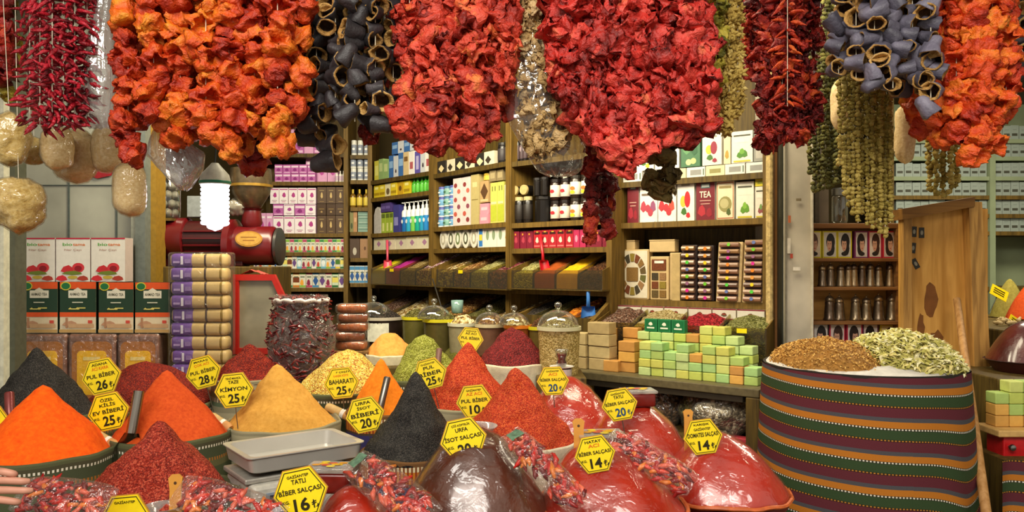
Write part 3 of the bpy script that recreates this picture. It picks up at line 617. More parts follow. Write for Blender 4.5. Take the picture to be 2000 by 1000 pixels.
TAGS = [
 (198, 735, 2.9, 40, -9, std('ADANA', 'ACI KARA', 'PUL BİBER', '26₺', INO), 'yellow tag PUL BİBER 26 before the yellow labelled packs'),
 (212, 804, 2.6, 42, -9, [('ÖZEL', .66, .20, .5, INK), ('KİLİS', .40, .22, .6, INK), ('EV BİBERİ', .06, .28, 1.16, INK), ('25₺', -.48, .54, .66, INK)], 'yellow tag EV BİBERİ 25 beside the steel scoop'),
 (397, 727, 3.22, 36, -12, std('MARAŞ', 'ÇOK ACI', 'PUL BİBER', '28₺', INO), 'yellow tag PUL BİBER 28 before the purple labelled packs'),
 (457, 762, 2.72, 39, -3, std('YENİ MAHSÜL', 'TAZE', 'KİMYON', '25₺'), 'yellow tag KİMYON 25 left of the cumin cone'),
 (667, 748, 3.0, 35, -3, std('7 ÇEŞİT', 'KARIŞIK KÖFTE', 'BAHARATI', '25₺', INO), 'yellow tag BAHARATI 25 before the yellow flaky mix'),
 (713, 810, 2.5, 39, -9, [('URFA', .68, .18, .6, INK), ('İSOT', .42, .20, .55, INK), ('BİBERİ', .06, .32, 1.12, INK), ('20₺', -.48, .54, .66, INK)], 'yellow tag BİBERİ 20 left of the tall black cone'),
 (840, 730, 2.85, 34, -12, [('GAZİANTEP', .70, .14, .66, INK), ('PUL', .42, .22, .5, INK), ('BİBER', .06, .34, 1.1, INK), ('25₺', -.48, .54, .66, INK)], 'yellow tag BİBER 25 above the tall black cone'),
 (919, 662, 3.06, 26, 8, std('GAZİANTEP', 'AZ ACI', 'PUL BİBER', '', INK), 'small yellow tag half hidden behind the tall red cone'),
 (927, 784, 2.62, 37, -3, std('GAZİANTEP', 'AZ ACI', 'PUL BİBER', '10₺', INO), 'yellow tag PUL BİBER 10 behind the clear bowl'),
 (905, 858, 2.02, 47, -9, std('ÇİĞ KÖFTELİK', 'URFA', 'İSOT SALÇASI', '20₺'), 'yellow tag İSOT SALÇASI 20 on the brown paste mound'),
 (1080, 744, 2.84, 32, 0, std('GAZİANTEP', 'ACI', 'BİBER SALÇASI', '20₺', INO, INB), 'yellow tag BİBER SALÇASI 20 on the rear paste mound'),
 (1210, 790, 2.42, 36, -7, std('GAZİANTEP', 'TATLI', 'BİBER SALÇASI', '20₺', INK, INB), 'yellow tag BİBER SALÇASI 20 on the middle paste mound'),
 (1162, 887, 2.02, 41, -7, std('HATAY', 'ACI', 'BİBER SALÇASI', '14₺', INO), 'yellow tag BİBER SALÇASI 14 on the front red paste mound'),
 (1373, 853, 2.2, 39, -4, std('KARIŞIK', 'GAZİANTEP', 'DOMATES SALÇASI', '14₺'), 'yellow tag DOMATES SALÇASI 14 on the rightmost paste mound'),
 (587, 962, 1.84, 55, -9, std('GAZİANTEP', 'TATLI', 'BİBER SALÇASI', '16₺'), 'large yellow tag BİBER SALÇASI 16 before the scale'),
 (245, 1012, 1.95, 52, -2, [('GAZİANTEP', .70, .14, .62, INK)], 'yellow tag cut by bottom edge before coarse red flake cone'),
 (-16, 826, 2.5, 36, -6, [('KG.', 0, .1, .1, INK)], 'yellow tag cut by left picture edge'),
]
KGM = {}
for u, v, d, hw, tl, ls, lb in TAGS:
    ls = [q for q in ls if q[0] != 'KG.']
    t = tag(u, v, d, hw, tl-3, ls, lb, stick=.22 if hw < 35 else .12)
    w, h = hw*d/F, hw*.86*d/F
    if len(ls) > 1: part('unit_lettering', MB().text('KG.', -w*.56, -h*.30, w*.26, h*.13, -.0026, INK, bold=.02), t)
# ------------------------------------------------------------------ shelves and what stands on them
LASTUNIT = [None]
def unit(line, label, boards, vmid, ztop=2.75, depth=.30, z0=0, left=True, right=True, wm=None):
    """shelving: an Empty at the left front foot; boards given as picture rows at column vmid"""
    wm = wm or WD; Ln = (line.b-line.a).length; t = LASTUNIT[0] = thing('shelving_unit', label, 'shelves', (line.a.x, line.a.y, 0), line.ang)
    part('back_panel', MB().box(0, Ln, depth, depth+.012, z0, ztop, wm), t)
    for k, on in ((0, left), (1, right)):
        if on: x = k*Ln; part('upright', MB().box(x-.016, x+.016, -.012, depth, z0, ztop, WDL), t)
    zs = []
    for v in boards:
        z = line.z(vmid, v); zs.append(z); part('shelf', MB().box(.017, Ln-.017, -.008, depth-.001, z-.028, z, WDL if v > 350 else wm), t)
    return zs
def fboxes(w, h, dep, base, decals=(), side=None, topc=None):
    m = MB(); b = M(base, .5, .4, var=.05); sd = M(side, .5, .4, var=.05) if side else b
    m.box(-w/2, w/2, 0, dep, 0, h, sd)
    m.add([(-w/2, -.0004, 0), (w/2, -.0004, 0), (w/2, -.0004, h), (-w/2, -.0004, h)], [(0, 1, 2, 3)], b)
    for k, q in enumerate(decals):
        sh, cx, cz, ww, hh, c = q[:6]; y = -.0008-.0003*k; X_, Z_ = (cx-.5)*w, cz*h; c = M(c, .5, .35, var=.06)
        if sh == 'r': m.flat([(X_-ww*w/2, Z_-hh*h/2), (X_+ww*w/2, Z_-hh*h/2), (X_+ww*w/2, Z_+hh*h/2), (X_-ww*w/2, Z_+hh*h/2)], y, c)
        elif sh == 'e': m.ell(X_, Z_, ww*w/2, hh*h/2, y, c)
        elif sh == 'd': m.flat([(X_-ww*w/2, Z_), (X_, Z_-hh*h/2), (X_+ww*w/2, Z_), (X_, Z_+hh*h/2)], y, c)
        elif sh == 't': m.text(q[6], X_, Z_, ww*w, hh*h, y, c, bold=.015)
        elif sh == 'h':   # hexagon-ish leaf or fruit
            m.flat([(X_+ww*w/2*math.cos(a*PI/3+.4)*(1 if a % 2 else .7), Z_+hh*h/2*math.sin(a*PI/3+.4)) for a in range(6)], y, c)
    return m
def CB(base, decals=(), dep=.8, side=None): return lambda w, h: [('carton', fboxes(w, h, min(.2, max(.03, w*dep)), base, decals, side))]
def BT(body, cap, lab=None, neck=.35, capf=.18, shape='bottle', trans=False):
    """a bottle or jar: body with its printed band, and the cap as a part"""
    def f(w, h):
        r = w/2*.94; mb = MB(); bm = M(body, .25, .5, var=.04); hc = h*capf
        if shape == 'bottle': pr = [(r*.9, 0), (r, h*.02), (r, h*.62), (r*.85, h*.70), (r*neck, h*.78), (r*neck, h-hc)]
        else: pr = [(r*.92, 0), (r, h*.03), (r, h-hc-h*.06), (r*.88, h-hc)]
        mb.lathe([(a, z) for a, z in pr], bm, Matrix.Translation((0, r, 0)), 14)
        if lab:
            lm = M(lab[0], .5, .4, var=.05); z0, z1 = (.12, .55) if shape == 'bottle' else (.15, .7)
            mb.lathe([(r*1.01, h*z0), (r*1.02, h*z0+.0005), (r*1.02, h*z1), (r*1.01, h*z1+.0005)], lm, Matrix.Translation((0, r, 0)), 14)
            if len(lab) > 1:
                for zz, c in zip((.42, .25), lab[1:]): mb.ell(0, h*zz, r*.5, h*.08, r-r*1.06, M(c, .5, .3, var=.05))
        cp = MB(); rc = r*(neck*1.15 if shape == 'bottle' else .95)
        cp.lathe([(rc, h-hc), (rc, h-hc*.1), (rc*.85, h)], M(cap, .4, .4, var=.05), Matrix.Translation((0, r, 0)), 12)
        return [('bottle' if shape == 'bottle' else 'jar', mb), ('cap' if shape == 'bottle' else 'lid', cp)]
    return f
_row = 0
_seen_lab = set()
def row(line, u0, u1, z, hpx, n, designs, desc, cat, where, name=None, tiers=1, back=.012, gap=.95, rj=0.03, hj=0, group=None, order=None):
    """n things side by side from column u0 to u1 of a line, standing at height z; hpx: height in picture rows; each gets its own label"""
    p0, p1 = line.at(u0), line.at(u1); w = (p1-p0).length/n*gap; um = (u0+u1)/2; hb = hpx*line.at(um).y/F; cache = {}
    for tr in range(tiers):
        for i in range(n):
            k = (order[i % len(order)] if order else (i*3+tr*2) % len(designs)); key = k
            h = hb*(1+(rv(-hj, hj) if hj else 0))
            if hj or key not in cache:
                ps = designs[k](w, h); sm = [(a, b.mesh(name if j == 0 and name else a, 40 if len(b.v) > 60 else False)) for j, (a, b) in enumerate(ps)]; cache[key] = sm
            sm = cache[key]; q = p0.lerp(p1, (i+.5)/n)+line.n*(back+rv(0, .008))
            tn = '' if tiers == 1 else ' in %s tier' % (('lower', 'upper')[tr] if tiers == 2 else ('bottom', 'second', 'third', 'top')[tr])
            d = desc[k] if isinstance(desc, (list, tuple)) else desc
            lb = '%s, %s%s, %s' % (d, nth(i, n), tn, where) if n > 1 else '%s%s, %s' % (d, tn, where)
            o = top(name or sm[0][0], sm[0][1], lb, cat, (q.x, q.y, z+tr*(hb+.0005)), line.ang+rv(-rj, rj), group or (desc if isinstance(desc, str) else cat+'s')+' '+where)
            for a, me in sm[1:]: part(a, me, o)
# --- palettes of printed cartons
def dye(c, dark): return CB('#efe6ea' if not dark else '#57402a', [('r', .5, .9, .9, .06, c), ('h', .55, .55, .5, .34, c), ('r', .5, .2, .6, .05, '#b8a0a8' if not dark else '#8d7446'), ('r', .5, .12, .4, .03, c)] if not dark else [('r', .5, .8, .5, .04, '#a08a5a'), ('h', .5, .5, .3, .4, '#c9ac72'), ('r', .5, .12, .5, .04, '#8d7446')], .7, '#d8a8c4' if not dark else '#4a3622')
PINKS = [dye('#b03a86', 0), dye('#a04090', 0), dye('#c04a6a', 0)]
PURP = CB('#b860a8', [('r', .5, .75, .9, .2, '#e8d0e4'), ('h', .5, .4, .6, .4, '#8a2a7a'), ('r', .5, .1, .8, .1, '#e0b8d8')])
PINKL = CB('#d9a0c8', [('r', .5, .8, .7, .1, '#f2e4ee'), ('h', .5, .45, .5, .3, '#b64a9a')])
BRN = dye('#c9ac72', 1)
BRD = CB('#4a3420', [('r', .5, .55, .6, .1, '#7a6238'), ('h', .5, .3, .3, .2, '#a88a58')])
def sm_(c1, c2, c3='#dcd8c8', k=[0]):
    k[0] += 1; q = k[0] % 3
    return CB(c3, [('r', .5, .86, .98, .2, c1), ('r', .5, .45, .98, .3, c2) if q == 0 else ('h', .4, .3, .7, .4, c2) if q == 1 else ('d', .5, .4, .9, .6, c2), ('r', .5, .62, .7, .06, '#5a6a5a'), ('r', .5, .08, .98, .12, c1)])
SMALL = [sm_('#3f8a4a', '#c84a30'), sm_('#4a8ab8', '#2f5a9a'), sm_('#e0c83a', '#4a7a2a'), sm_('#8ab84a', '#f0a83a'), sm_('#e8e8e0', '#6a4a8a'), sm_('#2f6a3a', '#e8d86a', '#cfe0c0'), sm_('#b84a6a', '#8a2a4a'), sm_('#6ab0c8', '#e8f0f0', '#b8d8e0'), sm_('#c87a2a', '#7a3a1a', '#f0e0b8')]
SMN = ['small green and white carton', 'small blue and white carton', 'small yellow topped carton', 'small lime and orange carton', 'small white carton with purple print', 'small dark green carton', 'small pink and white carton', 'small pale blue carton', 'small tan and orange carton']
LL = Line(490, 5.6, 676, 5.6)
zL = unit(LL, 'brown shelving of pink cartons at the back left', (300, 355, 456, 492.5, 525, 562), 580)
zz = zL[2]; s56 = 5.6/F
wL = 'pink carton shelf'
row(LL, 535, 615, zL[1], 17, 5, [PURP], 'small purple and pink carton', 'carton', 'top pink shelf', tiers=2)
row(LL, 590, 655, zL[1], 50, 3, [PINKL], 'tall plain pink carton', 'carton', 'top pink shelf behind aubergines', back=.09)
row(LL, 653, 673, zL[1], 22, 3, [BT('#e8e4d8', '#d8d4c8', ('#c8b0c0',))], 'tiny white bottle', 'bottle', 'top pink shelf', tiers=1)
row(LL, 535, 650, zL[0], 48, 6, [PURP, PINKL], ['tall purple carton', 'tall pale pink carton'], 'carton', 'highest shelf behind black aubergines')
row(LL, 532, 616, zz, 34, 4, PINKS, 'pale carton with magenta flower', 'carton', 'bottom row of pink shelf')
row(LL, 618, 673, zz, 35, 3, [BRN], 'brown carton with gold figure', 'carton', 'bottom row of pink shelf')
row(LL, 532, 616, zz+35.5*s56, 22, 4, [PURP, PINKS[1]], ['flat purple carton', 'flat pale carton'], 'carton', 'middle layer of pink shelf')
row(LL, 618, 673, zz+36*s56, 22, 3, [BRD], 'flat dark brown carton', 'carton', 'middle layer of pink shelf')
row(LL, 526, 616, zz+58.5*s56, 31, 5, PINKS, 'upright pale carton with magenta flower', 'carton', 'top layer of pink shelf')
row(LL, 618, 673, zz+59*s56, 32, 3, [BRN], 'upright brown carton with gold figure', 'carton', 'top layer of pink shelf')
row(LL, 505, 532, zz, 40, 2, [PINKL], 'pink carton beside the red grinder', 'carton', 'bottom row of pink shelf')
row(LL, 548, 673, zL[3], 26, 15, SMALL, SMN, 'carton', 'third lowest row under pink cartons', rj=.06)
row(LL, 494, 673, zL[4], 29, 19, SMALL, SMN, 'carton', 'second lowest row under pink cartons', rj=.06, order=[4, 0, 7, 3, 1, 2, 5, 8, 4, 7, 6, 0])
row(LL, 494, 673, zL[5], 34, 14, SMALL, SMN, 'carton', 'lowest row under pink cartons', rj=.06, order=[5, 4, 2, 7, 0, 0, 8, 3, 6, 1, 4, 6])
# --- narrow bay
L0 = Line(680, 5.6, 723, 5.6)
z0 = unit(L0, 'narrow bay of white jars beside the pink carton shelving', (303, 352, 405, 453, 504, 553), 700, left=False)
JW = BT('#e4e4dc', '#d8d8d0', ('#8890a0', '#e8e8e8'), capf=.22, shape='jar')
row(L0, 682, 721, z0[1], 24, 3, [JW], 'squat white jar', 'jar', 'white jar shelf of narrow bay', tiers=2)
row(L0, 684, 720, z0[0], 30, 3, [JW], 'white jar with grey band', 'jar', 'topmost shelf of narrow bay')
row(L0, 681, 720, z0[2], 36, 3, [BT('#7a5a1e', '#d8b83a', ('#d8c04a',), neck=.3, capf=.22), BT('#c8b84a', '#e8d86a', ('#e8e4c8',), neck=.3, capf=.22), BT('#5a2418', '#c8a83a', ('#8a3a2a',), neck=.3, capf=.22)], ['amber bottle with yellow tip', 'lime bottle with yellow tip', 'red brown bottle with yellow tip'], 'bottle', 'narrow bay, bottle shelf')
TEAL = CB('#7a9a8c', [('r', .5, .5, .9, .12, '#4a6a60'), ('r', .5, .8, .9, .1, '#a8bcae')])
row(L0, 698, 721, z0[3], 10.5, 1, [TEAL], 'flat teal box', 'box', 'stack in narrow bay', tiers=4)
row(L0, 682, 697, z0[3], 40, 2, [CB('#7c7a4a', [('e', .5, .3, .6, .3, '#3f4a2a')]), CB('#a87c50', [('r', .5, .6, .6, .2, '#c8a078')])], ['olive box', 'tan box'], 'box', 'left of teal boxes in narrow bay')
row(L0, 682, 722, z0[4], 38, 2, [CB('#4a3626', [('e', .5, .35, .4, .4, '#b8b0a0')]), CB('#9a7450', [('e', .5, .5, .2, .2, '#5a3a20')])], ['dark brown box with pale bottle print', 'kraft brown box'], 'box', 'lower narrow bay')
row(L0, 682, 722, z0[5], 34, 4, [SMALL[1], SMALL[2], SMALL[4]], ['blue and white packet', 'yellow packet', 'white packet'], 'packet', 'bottom of narrow bay', rj=.15)
# --- diagonal bay one
L1 = Line(724, 5.6, 843, 5.0)
z1 = unit(L1, 'diagonal bay with blue pump bottles', (344, 380, 453, 487, 557), 783, left=False)
BK = [CB('#c8c04a', [('r', .5, .5, .7, .5, '#dcd87a')]), CB('#8aa86a', [('r', .5, .6, .7, .4, '#b8c88a')]), CB('#3a6aa8', [('r', .5, .6, .8, .3, '#8ab0d8')]), CB('#c8ccd0', [('h', .5, .3, .4, .2, '#40343a')]), CB('#e8e4dc', [('r', .5, .4, .6, .3, '#b05a60')]), CB('#5a50a0', [('r', .5, .5, .5, .6, '#b8b0d8')]), CB('#d0b888', [('r', .5, .7, .7, .2, '#7a5a30')])]
BKN = ['yellow green carton', 'sage green carton', 'blue carton', 'silver grey carton', 'white and rose carton', 'violet carton', 'buff carton']
row(L1, 727, 838, z1[0], 46, 11, BK, BKN, 'carton', 'topmost row above yellow cartons', hj=.18, order=[0, 1, 1, 2, 3, 2, 6, 4, 5, 3, 4])
row(L1, 757, 830, z1[0]+48*5.3/F, 24, 6, [BK[2], BK[3]], ['blue carton lying on top', 'grey carton lying on top'], 'carton', 'above topmost carton row', back=.03)
YC = CB('#d8c02a', [('r', .5, .3, .9, .2, '#a88a1a'), ('r', .5, .75, .6, .2, '#efe48a')])
row(L1, 726, 796, z1[1], 26, 6, [YC, CB('#c8a020', [('e', .5, .5, .5, .4, '#6a4a1a')]), CB('#e0d8b0', [('e', .5, .4, .6, .5, '#6a5a3a')])], ['bright yellow carton', 'amber carton', 'cream carton with dark oval'], 'carton', 'row above the pump bottles', order=[0, 0, 2, 0, 1, 0])
row(L1, 798, 834, z1[1], 30, 5, [BT('#3f9a2a', '#2f7a1e', ('#58b83a',), neck=.5, capf=.15)], 'bright green bottle', 'bottle', 'row above the pump bottles')
row(L1, 727, 740, z1[2], 52, 1, [lambda w, h: [('packet', MB().prism([(-w/2, 0), (w/2, 0), (w/2, h*.7), (w*.3, h*.93), (0, h), (-w*.3, h*.93), (-w/2, h*.7)], 0, .05, M('#b8b4b0', .5)))]], 'grey rounded packet', 'packet', 'left of the lime green cartons', name='rounded_packet')
row(L1, 741, 772, z1[2], 40, 4, [CB('#9ab03a', [('r', .5, .3, .5, .4, '#d8dc8a'), ('r', .5, .85, .9, .2, '#5a6a2a')])], 'lime green carton', 'carton', 'left of the pump bottles')
row(L1, 739, 760, z1[2]+42*5.35/F, 18, 2, [CB('#4a3a7a', [('r', .5, .5, .8, .3, '#6a5aa0')])], 'flat violet carton', 'carton', 'on the lime green cartons')
row(L1, 765, 776, z1[2], 54, 1, [CB('#3a3a80', [('r', .5, .4, .7, .3, '#8a88c0')])], 'tall dark violet carton', 'carton', 'beside pump bottles')
def pump(c):
    def f(w, h):
        r = w/2*.95; mb = MB(); T = Matrix.Translation((0, r, 0)); b = M(c, .3, .5, var=.03)
        mb.lathe([(r*.9, 0), (r, .004), (r, h*.5)], b, T, 14); mb.lathe([(r, h*.5), (r, h*.66), (r*.8, h*.72), (r*.3, h*.76)], M('#e8ecec', .35, .5, var=.03), T, 14)
        mb.ell(0, h*.35, r*.5, h*.07, r-r*1.04, M('#e8f0f0', .5, .3, var=.03))
        cp = MB(); w_ = M('#eef0ee', .35, .5, var=.03); cp.lathe([(r*.42, h*.75), (r*.42, h*.86), (r*.2, h*.87), (r*.2, h*.97), (r*.4, h*.98), (r*.3, h)], w_, T, 12); cp.box(-r*.15, r*.15, r-r*1.1, r, h*.955, h*.985, w_)
        return [('pump_bottle', mb), ('pump', cp)]
    return f
row(L1, 777, 838, z1[2], 60, 7, [pump('#1f6ab0'), pump('#2fa0c8'), pump('#7ac85a'), pump('#1fa890'), pump('#2f8ad0')], ['royal blue pump bottle', 'cyan pump bottle', 'lime pump bottle', 'teal pump bottle', 'sky blue pump bottle'], 'bottle', 'pump bottle row', order=[0, 1, 2, 3, 1, 4, 4])
row(L1, 726, 838, z1[3], 25, 5, [CB('#d8d0b4', [('d', .5, .5, .4, .5, '#a87a9a'), ('r', .5, .85, .9, .1, '#b8a878')]), CB('#cfc4a0', [('h', .5, .5, .5, .4, '#5a8ab8')]), CB('#e0dcd0', [('d', .5, .5, .5, .5, '#7a5aa0')])], ['wide cream carton with mauve diamond', 'wide cream carton with blue print', 'wide white carton with violet diamond'], 'carton', 'row above the left spice bin')
# --- diagonal bay two
L2 = Line(846, 5.0, 994, 4.35)
z2 = unit(L2, 'diagonal bay with dotted cartons and oval packets', (328, 439, 484, 563), 920)
row(L2, 850, 962, z2[0], 26, 6, [CB('#2a2622', [('d', .5, .4, .7, .6, '#d8c89a')]), CB('#d8ccb0', [('d', .4, .4, .6, .6, '#3a3228')])], ['black packet with cream triangle', 'cream packet with dark triangle'], 'packet', 'top shelf just under red peppers')
row(L2, 962, 990, z2[0], 42, 2, [BT('#1c1a1a', '#2a2826', ('#3a3436',), shape='jar', capf=.12)], 'large black jar', 'jar', 'top shelf under red peppers')
JB = BT('#dfe4e4', '#5a62a8', ('#6aa0c8', '#f0f0f0'), shape='jar', capf=.25); JG = BT('#dfe4dc', '#4a7aa0', ('#7aa89a', '#3f6a4a'), shape='jar', capf=.25)
row(L2, 848, 880, z2[1], 20, 3, [JB, JG], ['small white jar with blue lid', 'small white jar with teal label'], 'jar', 'stack beside dotted cartons', tiers=4)
DOT = CB('#e4d0cc', [('e', .3, .85, .4, .1, '#8a3a3a'), ('e', .7, .72, .4, .1, '#c86a5a'), ('e', .3, .55, .4, .1, '#a84a4a'), ('e', .7, .4, .4, .1, '#8a4a5a'), ('e', .3, .25, .4, .1, '#c05a4a'), ('e', .7, .12, .4, .1, '#8a3a3a')])
row(L2, 881, 915, z2[1], 94, 2, [DOT], 'tall pinkish carton with red dots', 'carton', 'shelf above oval packets')
row(L2, 916, 932, z2[1], 98, 1, [CB('#b8a870', [('r', .5, .5, .8, .02, '#8a7a48'), ('r', .5, .8, .6, .1, '#cfc48e')])], 'tall khaki carton', 'carton', 'shelf above oval packets')
row(L2, 933, 950, z2[1], 20, 1, [CB('#d890a0', [('r', .5, .5, .7, .3, '#e8b8c0')])], 'small pink carton', 'carton', 'stack under the brown diamond box', tiers=2)
row(L2, 933, 950, z2[1]+42*4.6/F, 42, 1, [CB('#b89868', [('d', .5, .5, .9, .8, '#5a3f28'), ('r', .5, .1, .9, .1, '#d0b888')])], 'brown box with dark diamond', 'box', 'standing on pink cartons')
row(L2, 934, 950, z2[1]+85*4.6/F, 14, 1, [BT('#d8b848', '#c8a838', None, shape='jar', capf=.3)], 'short yellow lidded jar', 'jar', 'on the brown diamond box')
YG = CB('#c8c460', [('r', .3, .85, .1, .12, '#4a4a2a'), ('r', .7, .85, .1, .12, '#4a4a2a'), ('r', .5, .25, .9, .4, '#b0b83a'), ('r', .5, .5, .8, .06, '#e0dc9a')])
row(L2, 953, 980, z2[1], 80, 2, [YG], 'yellow green carton with dark marks', 'carton', 'right of the pink cartons')
row(L2, 981, 991, z2[1], 74, 1, [CB('#d0caa8', [('r', .5, .5, .6, .4, '#a8a070')])], 'narrow cream carton', 'carton', 'against bay post beside black jars')
row(L2, 952, 978, z2[1]+82*4.5/F, 22, 2, [CB('#8a7a58', [('r', .5, .5, .7, .5, '#a89870')])], 'dull khaki packet', 'packet', 'on the yellow green cartons')
def oval(c):
    def f(w, h):
        m = MB(); m.prism([(w/2*math.cos(2*PI*k/20), h/2+h/2*math.sin(2*PI*k/20)) for k in range(20)], 0, .04, M('#dcd8c8', .5, .4)); m.ell(0, h/2, w*.3, h*.32, -.0006, M(c, .5)); m.ell(0, h/2, w*.16, h*.2, -.001, M('#e8e4d4', .5)); return [('oval_packet', m)]
    return f
row(L2, 855, 928, z2[2], 38, 5, [oval('#6a7a4a'), oval('#b0a890'), oval('#50503a')], ['oval white packet with green ring', 'oval white packet with grey ring', 'oval white packet with dark ring'], 'packet', 'oval packet row', order=[1, 2, 0, 2, 1])
row(L2, 929, 992, z2[2], 40, 5, [CB('#e4e0d0', [('e', .5, .6, .5, .5, '#8a9a7a')]), CB('#e4e0d8', [('r', .5, .5, .6, .9, '#3a7ac0'), ('r', .5, .5, .5, .3, '#e0c83a')]), CB('#e8e0d0', [('h', .5, .5, .5, .4, '#d8902a')])], ['white carton with green oval', 'white carton with blue band', 'white carton with orange mark'], 'carton', 'right of the oval packets', order=[1, 0, 0, 0, 2])
# --- diagonal bay three
L3 = Line(997, 4.35, 1192, 3.9)
z3 = unit(L3, 'diagonal bay with black jars and red cartons', (306, 432, 484, 566), 1090)
row(L3, 988, 1045, z3[0], 62, 7, [BT('#1d1818', '#141212', ('#4a3a3e', '#8a7a80'), neck=.35, capf=.2)], 'slim black bottle', 'bottle', 'top shelf behind the tan bag', back=.03)
JK = BT('#1a1614', '#b8a878', ('#26201c',), shape='jar', capf=.14)
row(L3, 998, 1030, z3[1], 52, 2, [JK], 'black jar with pale lid', 'jar', 'front of black jar shelf')
for k, u in enumerate((1003, 1022)):
    q = L3.p(u, z3[1]+56*4.28/F, .02); r = 19*4.28/F/2*1.05; m = MB(); m.lathe([(r*.95, .012), (r, .02), (r, .11), (r*.9, .115)], M('#1a1614', .3, .5), seg=16); c = MB(); c.lathe([(r*.97, 0), (r, .003), (r, .014)], M('#b5a06a', .4, .5), seg=16)
    o = top('jar', m.mesh('jar', 40), 'black jar lying with its beige lid forward, %s of two' % ('left' if k == 0 else 'right'), 'jar', (q.x, q.y, q.z+r), rot=(-PI/2, 0, L3.ang), group='lying black jars'); part('lid', c.mesh('lid', 40), o)
row(L3, 1031, 1064, z3[1], 52, 1, [BT('#141110', '#1e1a18', None, shape='jar', capf=.12)], 'big wide black jar', 'jar', 'middle of black jar shelf')
row(L3, 1033, 1062, z3[1]+53*4.2/F, 36, 2, [BT('#191513', '#221e1c', None, shape='jar', capf=.14)], 'small black jar', 'jar', 'standing on the big wide black jar')
row(L3, 1066, 1104, z3[1], 42, 2, [BT('#241410', '#1c1412', ('#d8c8b8', '#b02a34'), shape='jar', capf=.16)], 'dark jar with red label', 'jar', 'black jar shelf', tiers=2)
row(L3, 1105, 1146, z3[1], 45, 2, [BT('#2a2018', '#2a241c', ('#d8d4c0', '#e06a2a', '#d8c82a'), shape='jar', capf=.14)], 'jar with orange flower label', 'jar', 'right end of black jar shelf', tiers=2)
row(L3, 1147, 1185, z3[1], 46, 2, [BT('#1c1512', '#181412', ('#3a2a20',), shape='jar', capf=.14)], 'dark jar behind thin pepper string', 'jar', 'black jar shelf', tiers=2)
RC = CB('#a8202c', [('r', .5, .82, .8, .14, '#3a1414'), ('r', .5, .9, .3, .05, '#e0b83a'), ('h', .5, .45, .5, .35, '#e8c8b8'), ('r', .5, .12, .8, .08, '#d86a6a')]); MC = CB('#7a1a30', [('h', .5, .5, .6, .4, '#a83a4a'), ('r', .4, .82, .2, .1, '#e0902a')])
row(L3, 999, 1037, z3[2], 34, 3, [MC], 'dark wine red carton', 'carton', 'left end of red carton row')
row(L3, 1039, 1116, z3[2], 36, 5, [RC], 'bright red carton with gold star', 'carton', 'middle of red carton row')
row(L3, 1117, 1140, z3[2], 35, 2, [CB('#b02a54', [('e', .5, .5, .5, .4, '#d88aa0')])], 'magenta carton', 'carton', 'right end of red carton row')
row(L3, 1142, 1188, z3[2], 34, 3, [MC], 'wine red carton behind pepper string', 'carton', 'far right of red carton row')
# --- spice bins: plastic fronted troughs with sloping contents
BINF = film('bin_plastic', '#d4cc8c', .05, .35, 4, .2, .1, .2)
COARSE = lambda nm, cols, sc=75: grain(nm, cols, sc, 1.0, .75, dist=.012)
def bin_(line, u0, u1, z, vf, vb, n_, mats, labs, blabel, depth=.26, front='clear', cardn=1, um=None, wid=None, th=.003, fwd=0):
    um = um or (u0+u1)/2; dm = line.at(um).y; hf = EYE-(vf-V0)*dm/F-z; hb = Z(vb, dm+depth*.8)-z
    p0, p1 = line.at(u0, fwd), line.at(u1, fwd); Ln = (p1-p0).length; t = thing('spice_bin', blabel, 'spice bin', (p0.x, p0.y, z), line.ang)
    part('bin_base', MB().box(0, Ln, 0, depth, 0, .006, WD), t)
    part('front_panel', MB().box(0, Ln, 0, .004, .006, hf+.012, BINF if front == 'clear' else front), t)
    edges = [0]
    ws = wid or [1]*n_; tot = sum(ws)
    for w in ws: edges.append(edges[-1]+Ln*w/tot)
    for k in range(n_+1):
        x = min(max(edges[k], th+.001), Ln-th-.001)
        part('side_panel' if k in (0, n_) else 'divider', MB().add([(x+a, y, zz) for a in ((-th, th) if k in (0, n_) else (-.003, .003)) for y, zz in ((.005, .007), (depth, .007), (depth, hb+.01), (.005, hf+.01))], [(0, 1, 2, 3), (7, 6, 5, 4), (0, 4, 5, 1), (1, 5, 6, 2), (2, 6, 7, 3), (3, 7, 4, 0)], WDL if k in (0, n_) else BINF), t)
    for k in range(n_):
        x0, x1 = edges[k]+.008, edges[k+1]-.008; o = R.uniform(0, 50); g = MB()
        def fn(a, b, x0=x0, x1=x1, o=o):
            if b < .12: return Vector((x0+(x1-x0)*a, .007, .008+(hf-.018)*b/.12))
            q = (b-.12)/.88; x = x0+(x1-x0)*a; y = .007+(depth-.012)*q
            return Vector((x, y, hf-.01+(hb-hf)*q*(1.0)+.02*math.sin(PI*a)*math.sin(PI*q)+.012*noise.noise(Vector((x*25, y*25, o)))*min(1, q*5)))
        g.grid(fn, 16, 24, mats[k])
        top('loose_spice', g.mesh('loose_spice', True), labs[k], 'spice', (p0.x, p0.y, z), line.ang, kind='stuff')
    for c in range(cardn):
        x = (edges[min(n_-1, c*2+1)]+edges[min(n_, c*2+2)])/2
        part('price_card', MB().box(x-.022, x+.022, -.003, -.0005, hf-.012, hf+.008, TY), t)
    return hf, hb
G_YEL = grain('bin_yellow_powder', ['#c8bc10', '#dcd01c', '#e8dc2c'], 80, .2, .9, soft=True); G_MAG = grain('bin_magenta_powder', ['#a8207e', '#bc3090', '#c844a0'], 80, .2, .9, soft=True)
G_BEI = COARSE('bin_beige', ['#a8894a', '#c0a262', '#8a6c34', '#d0b87c'], 160); G_ROS = COARSE('bin_rosebuds', ['#b08090', '#d8b0b8', '#8a4a5c', '#e8d0c8', '#6a4a3a'], 90)
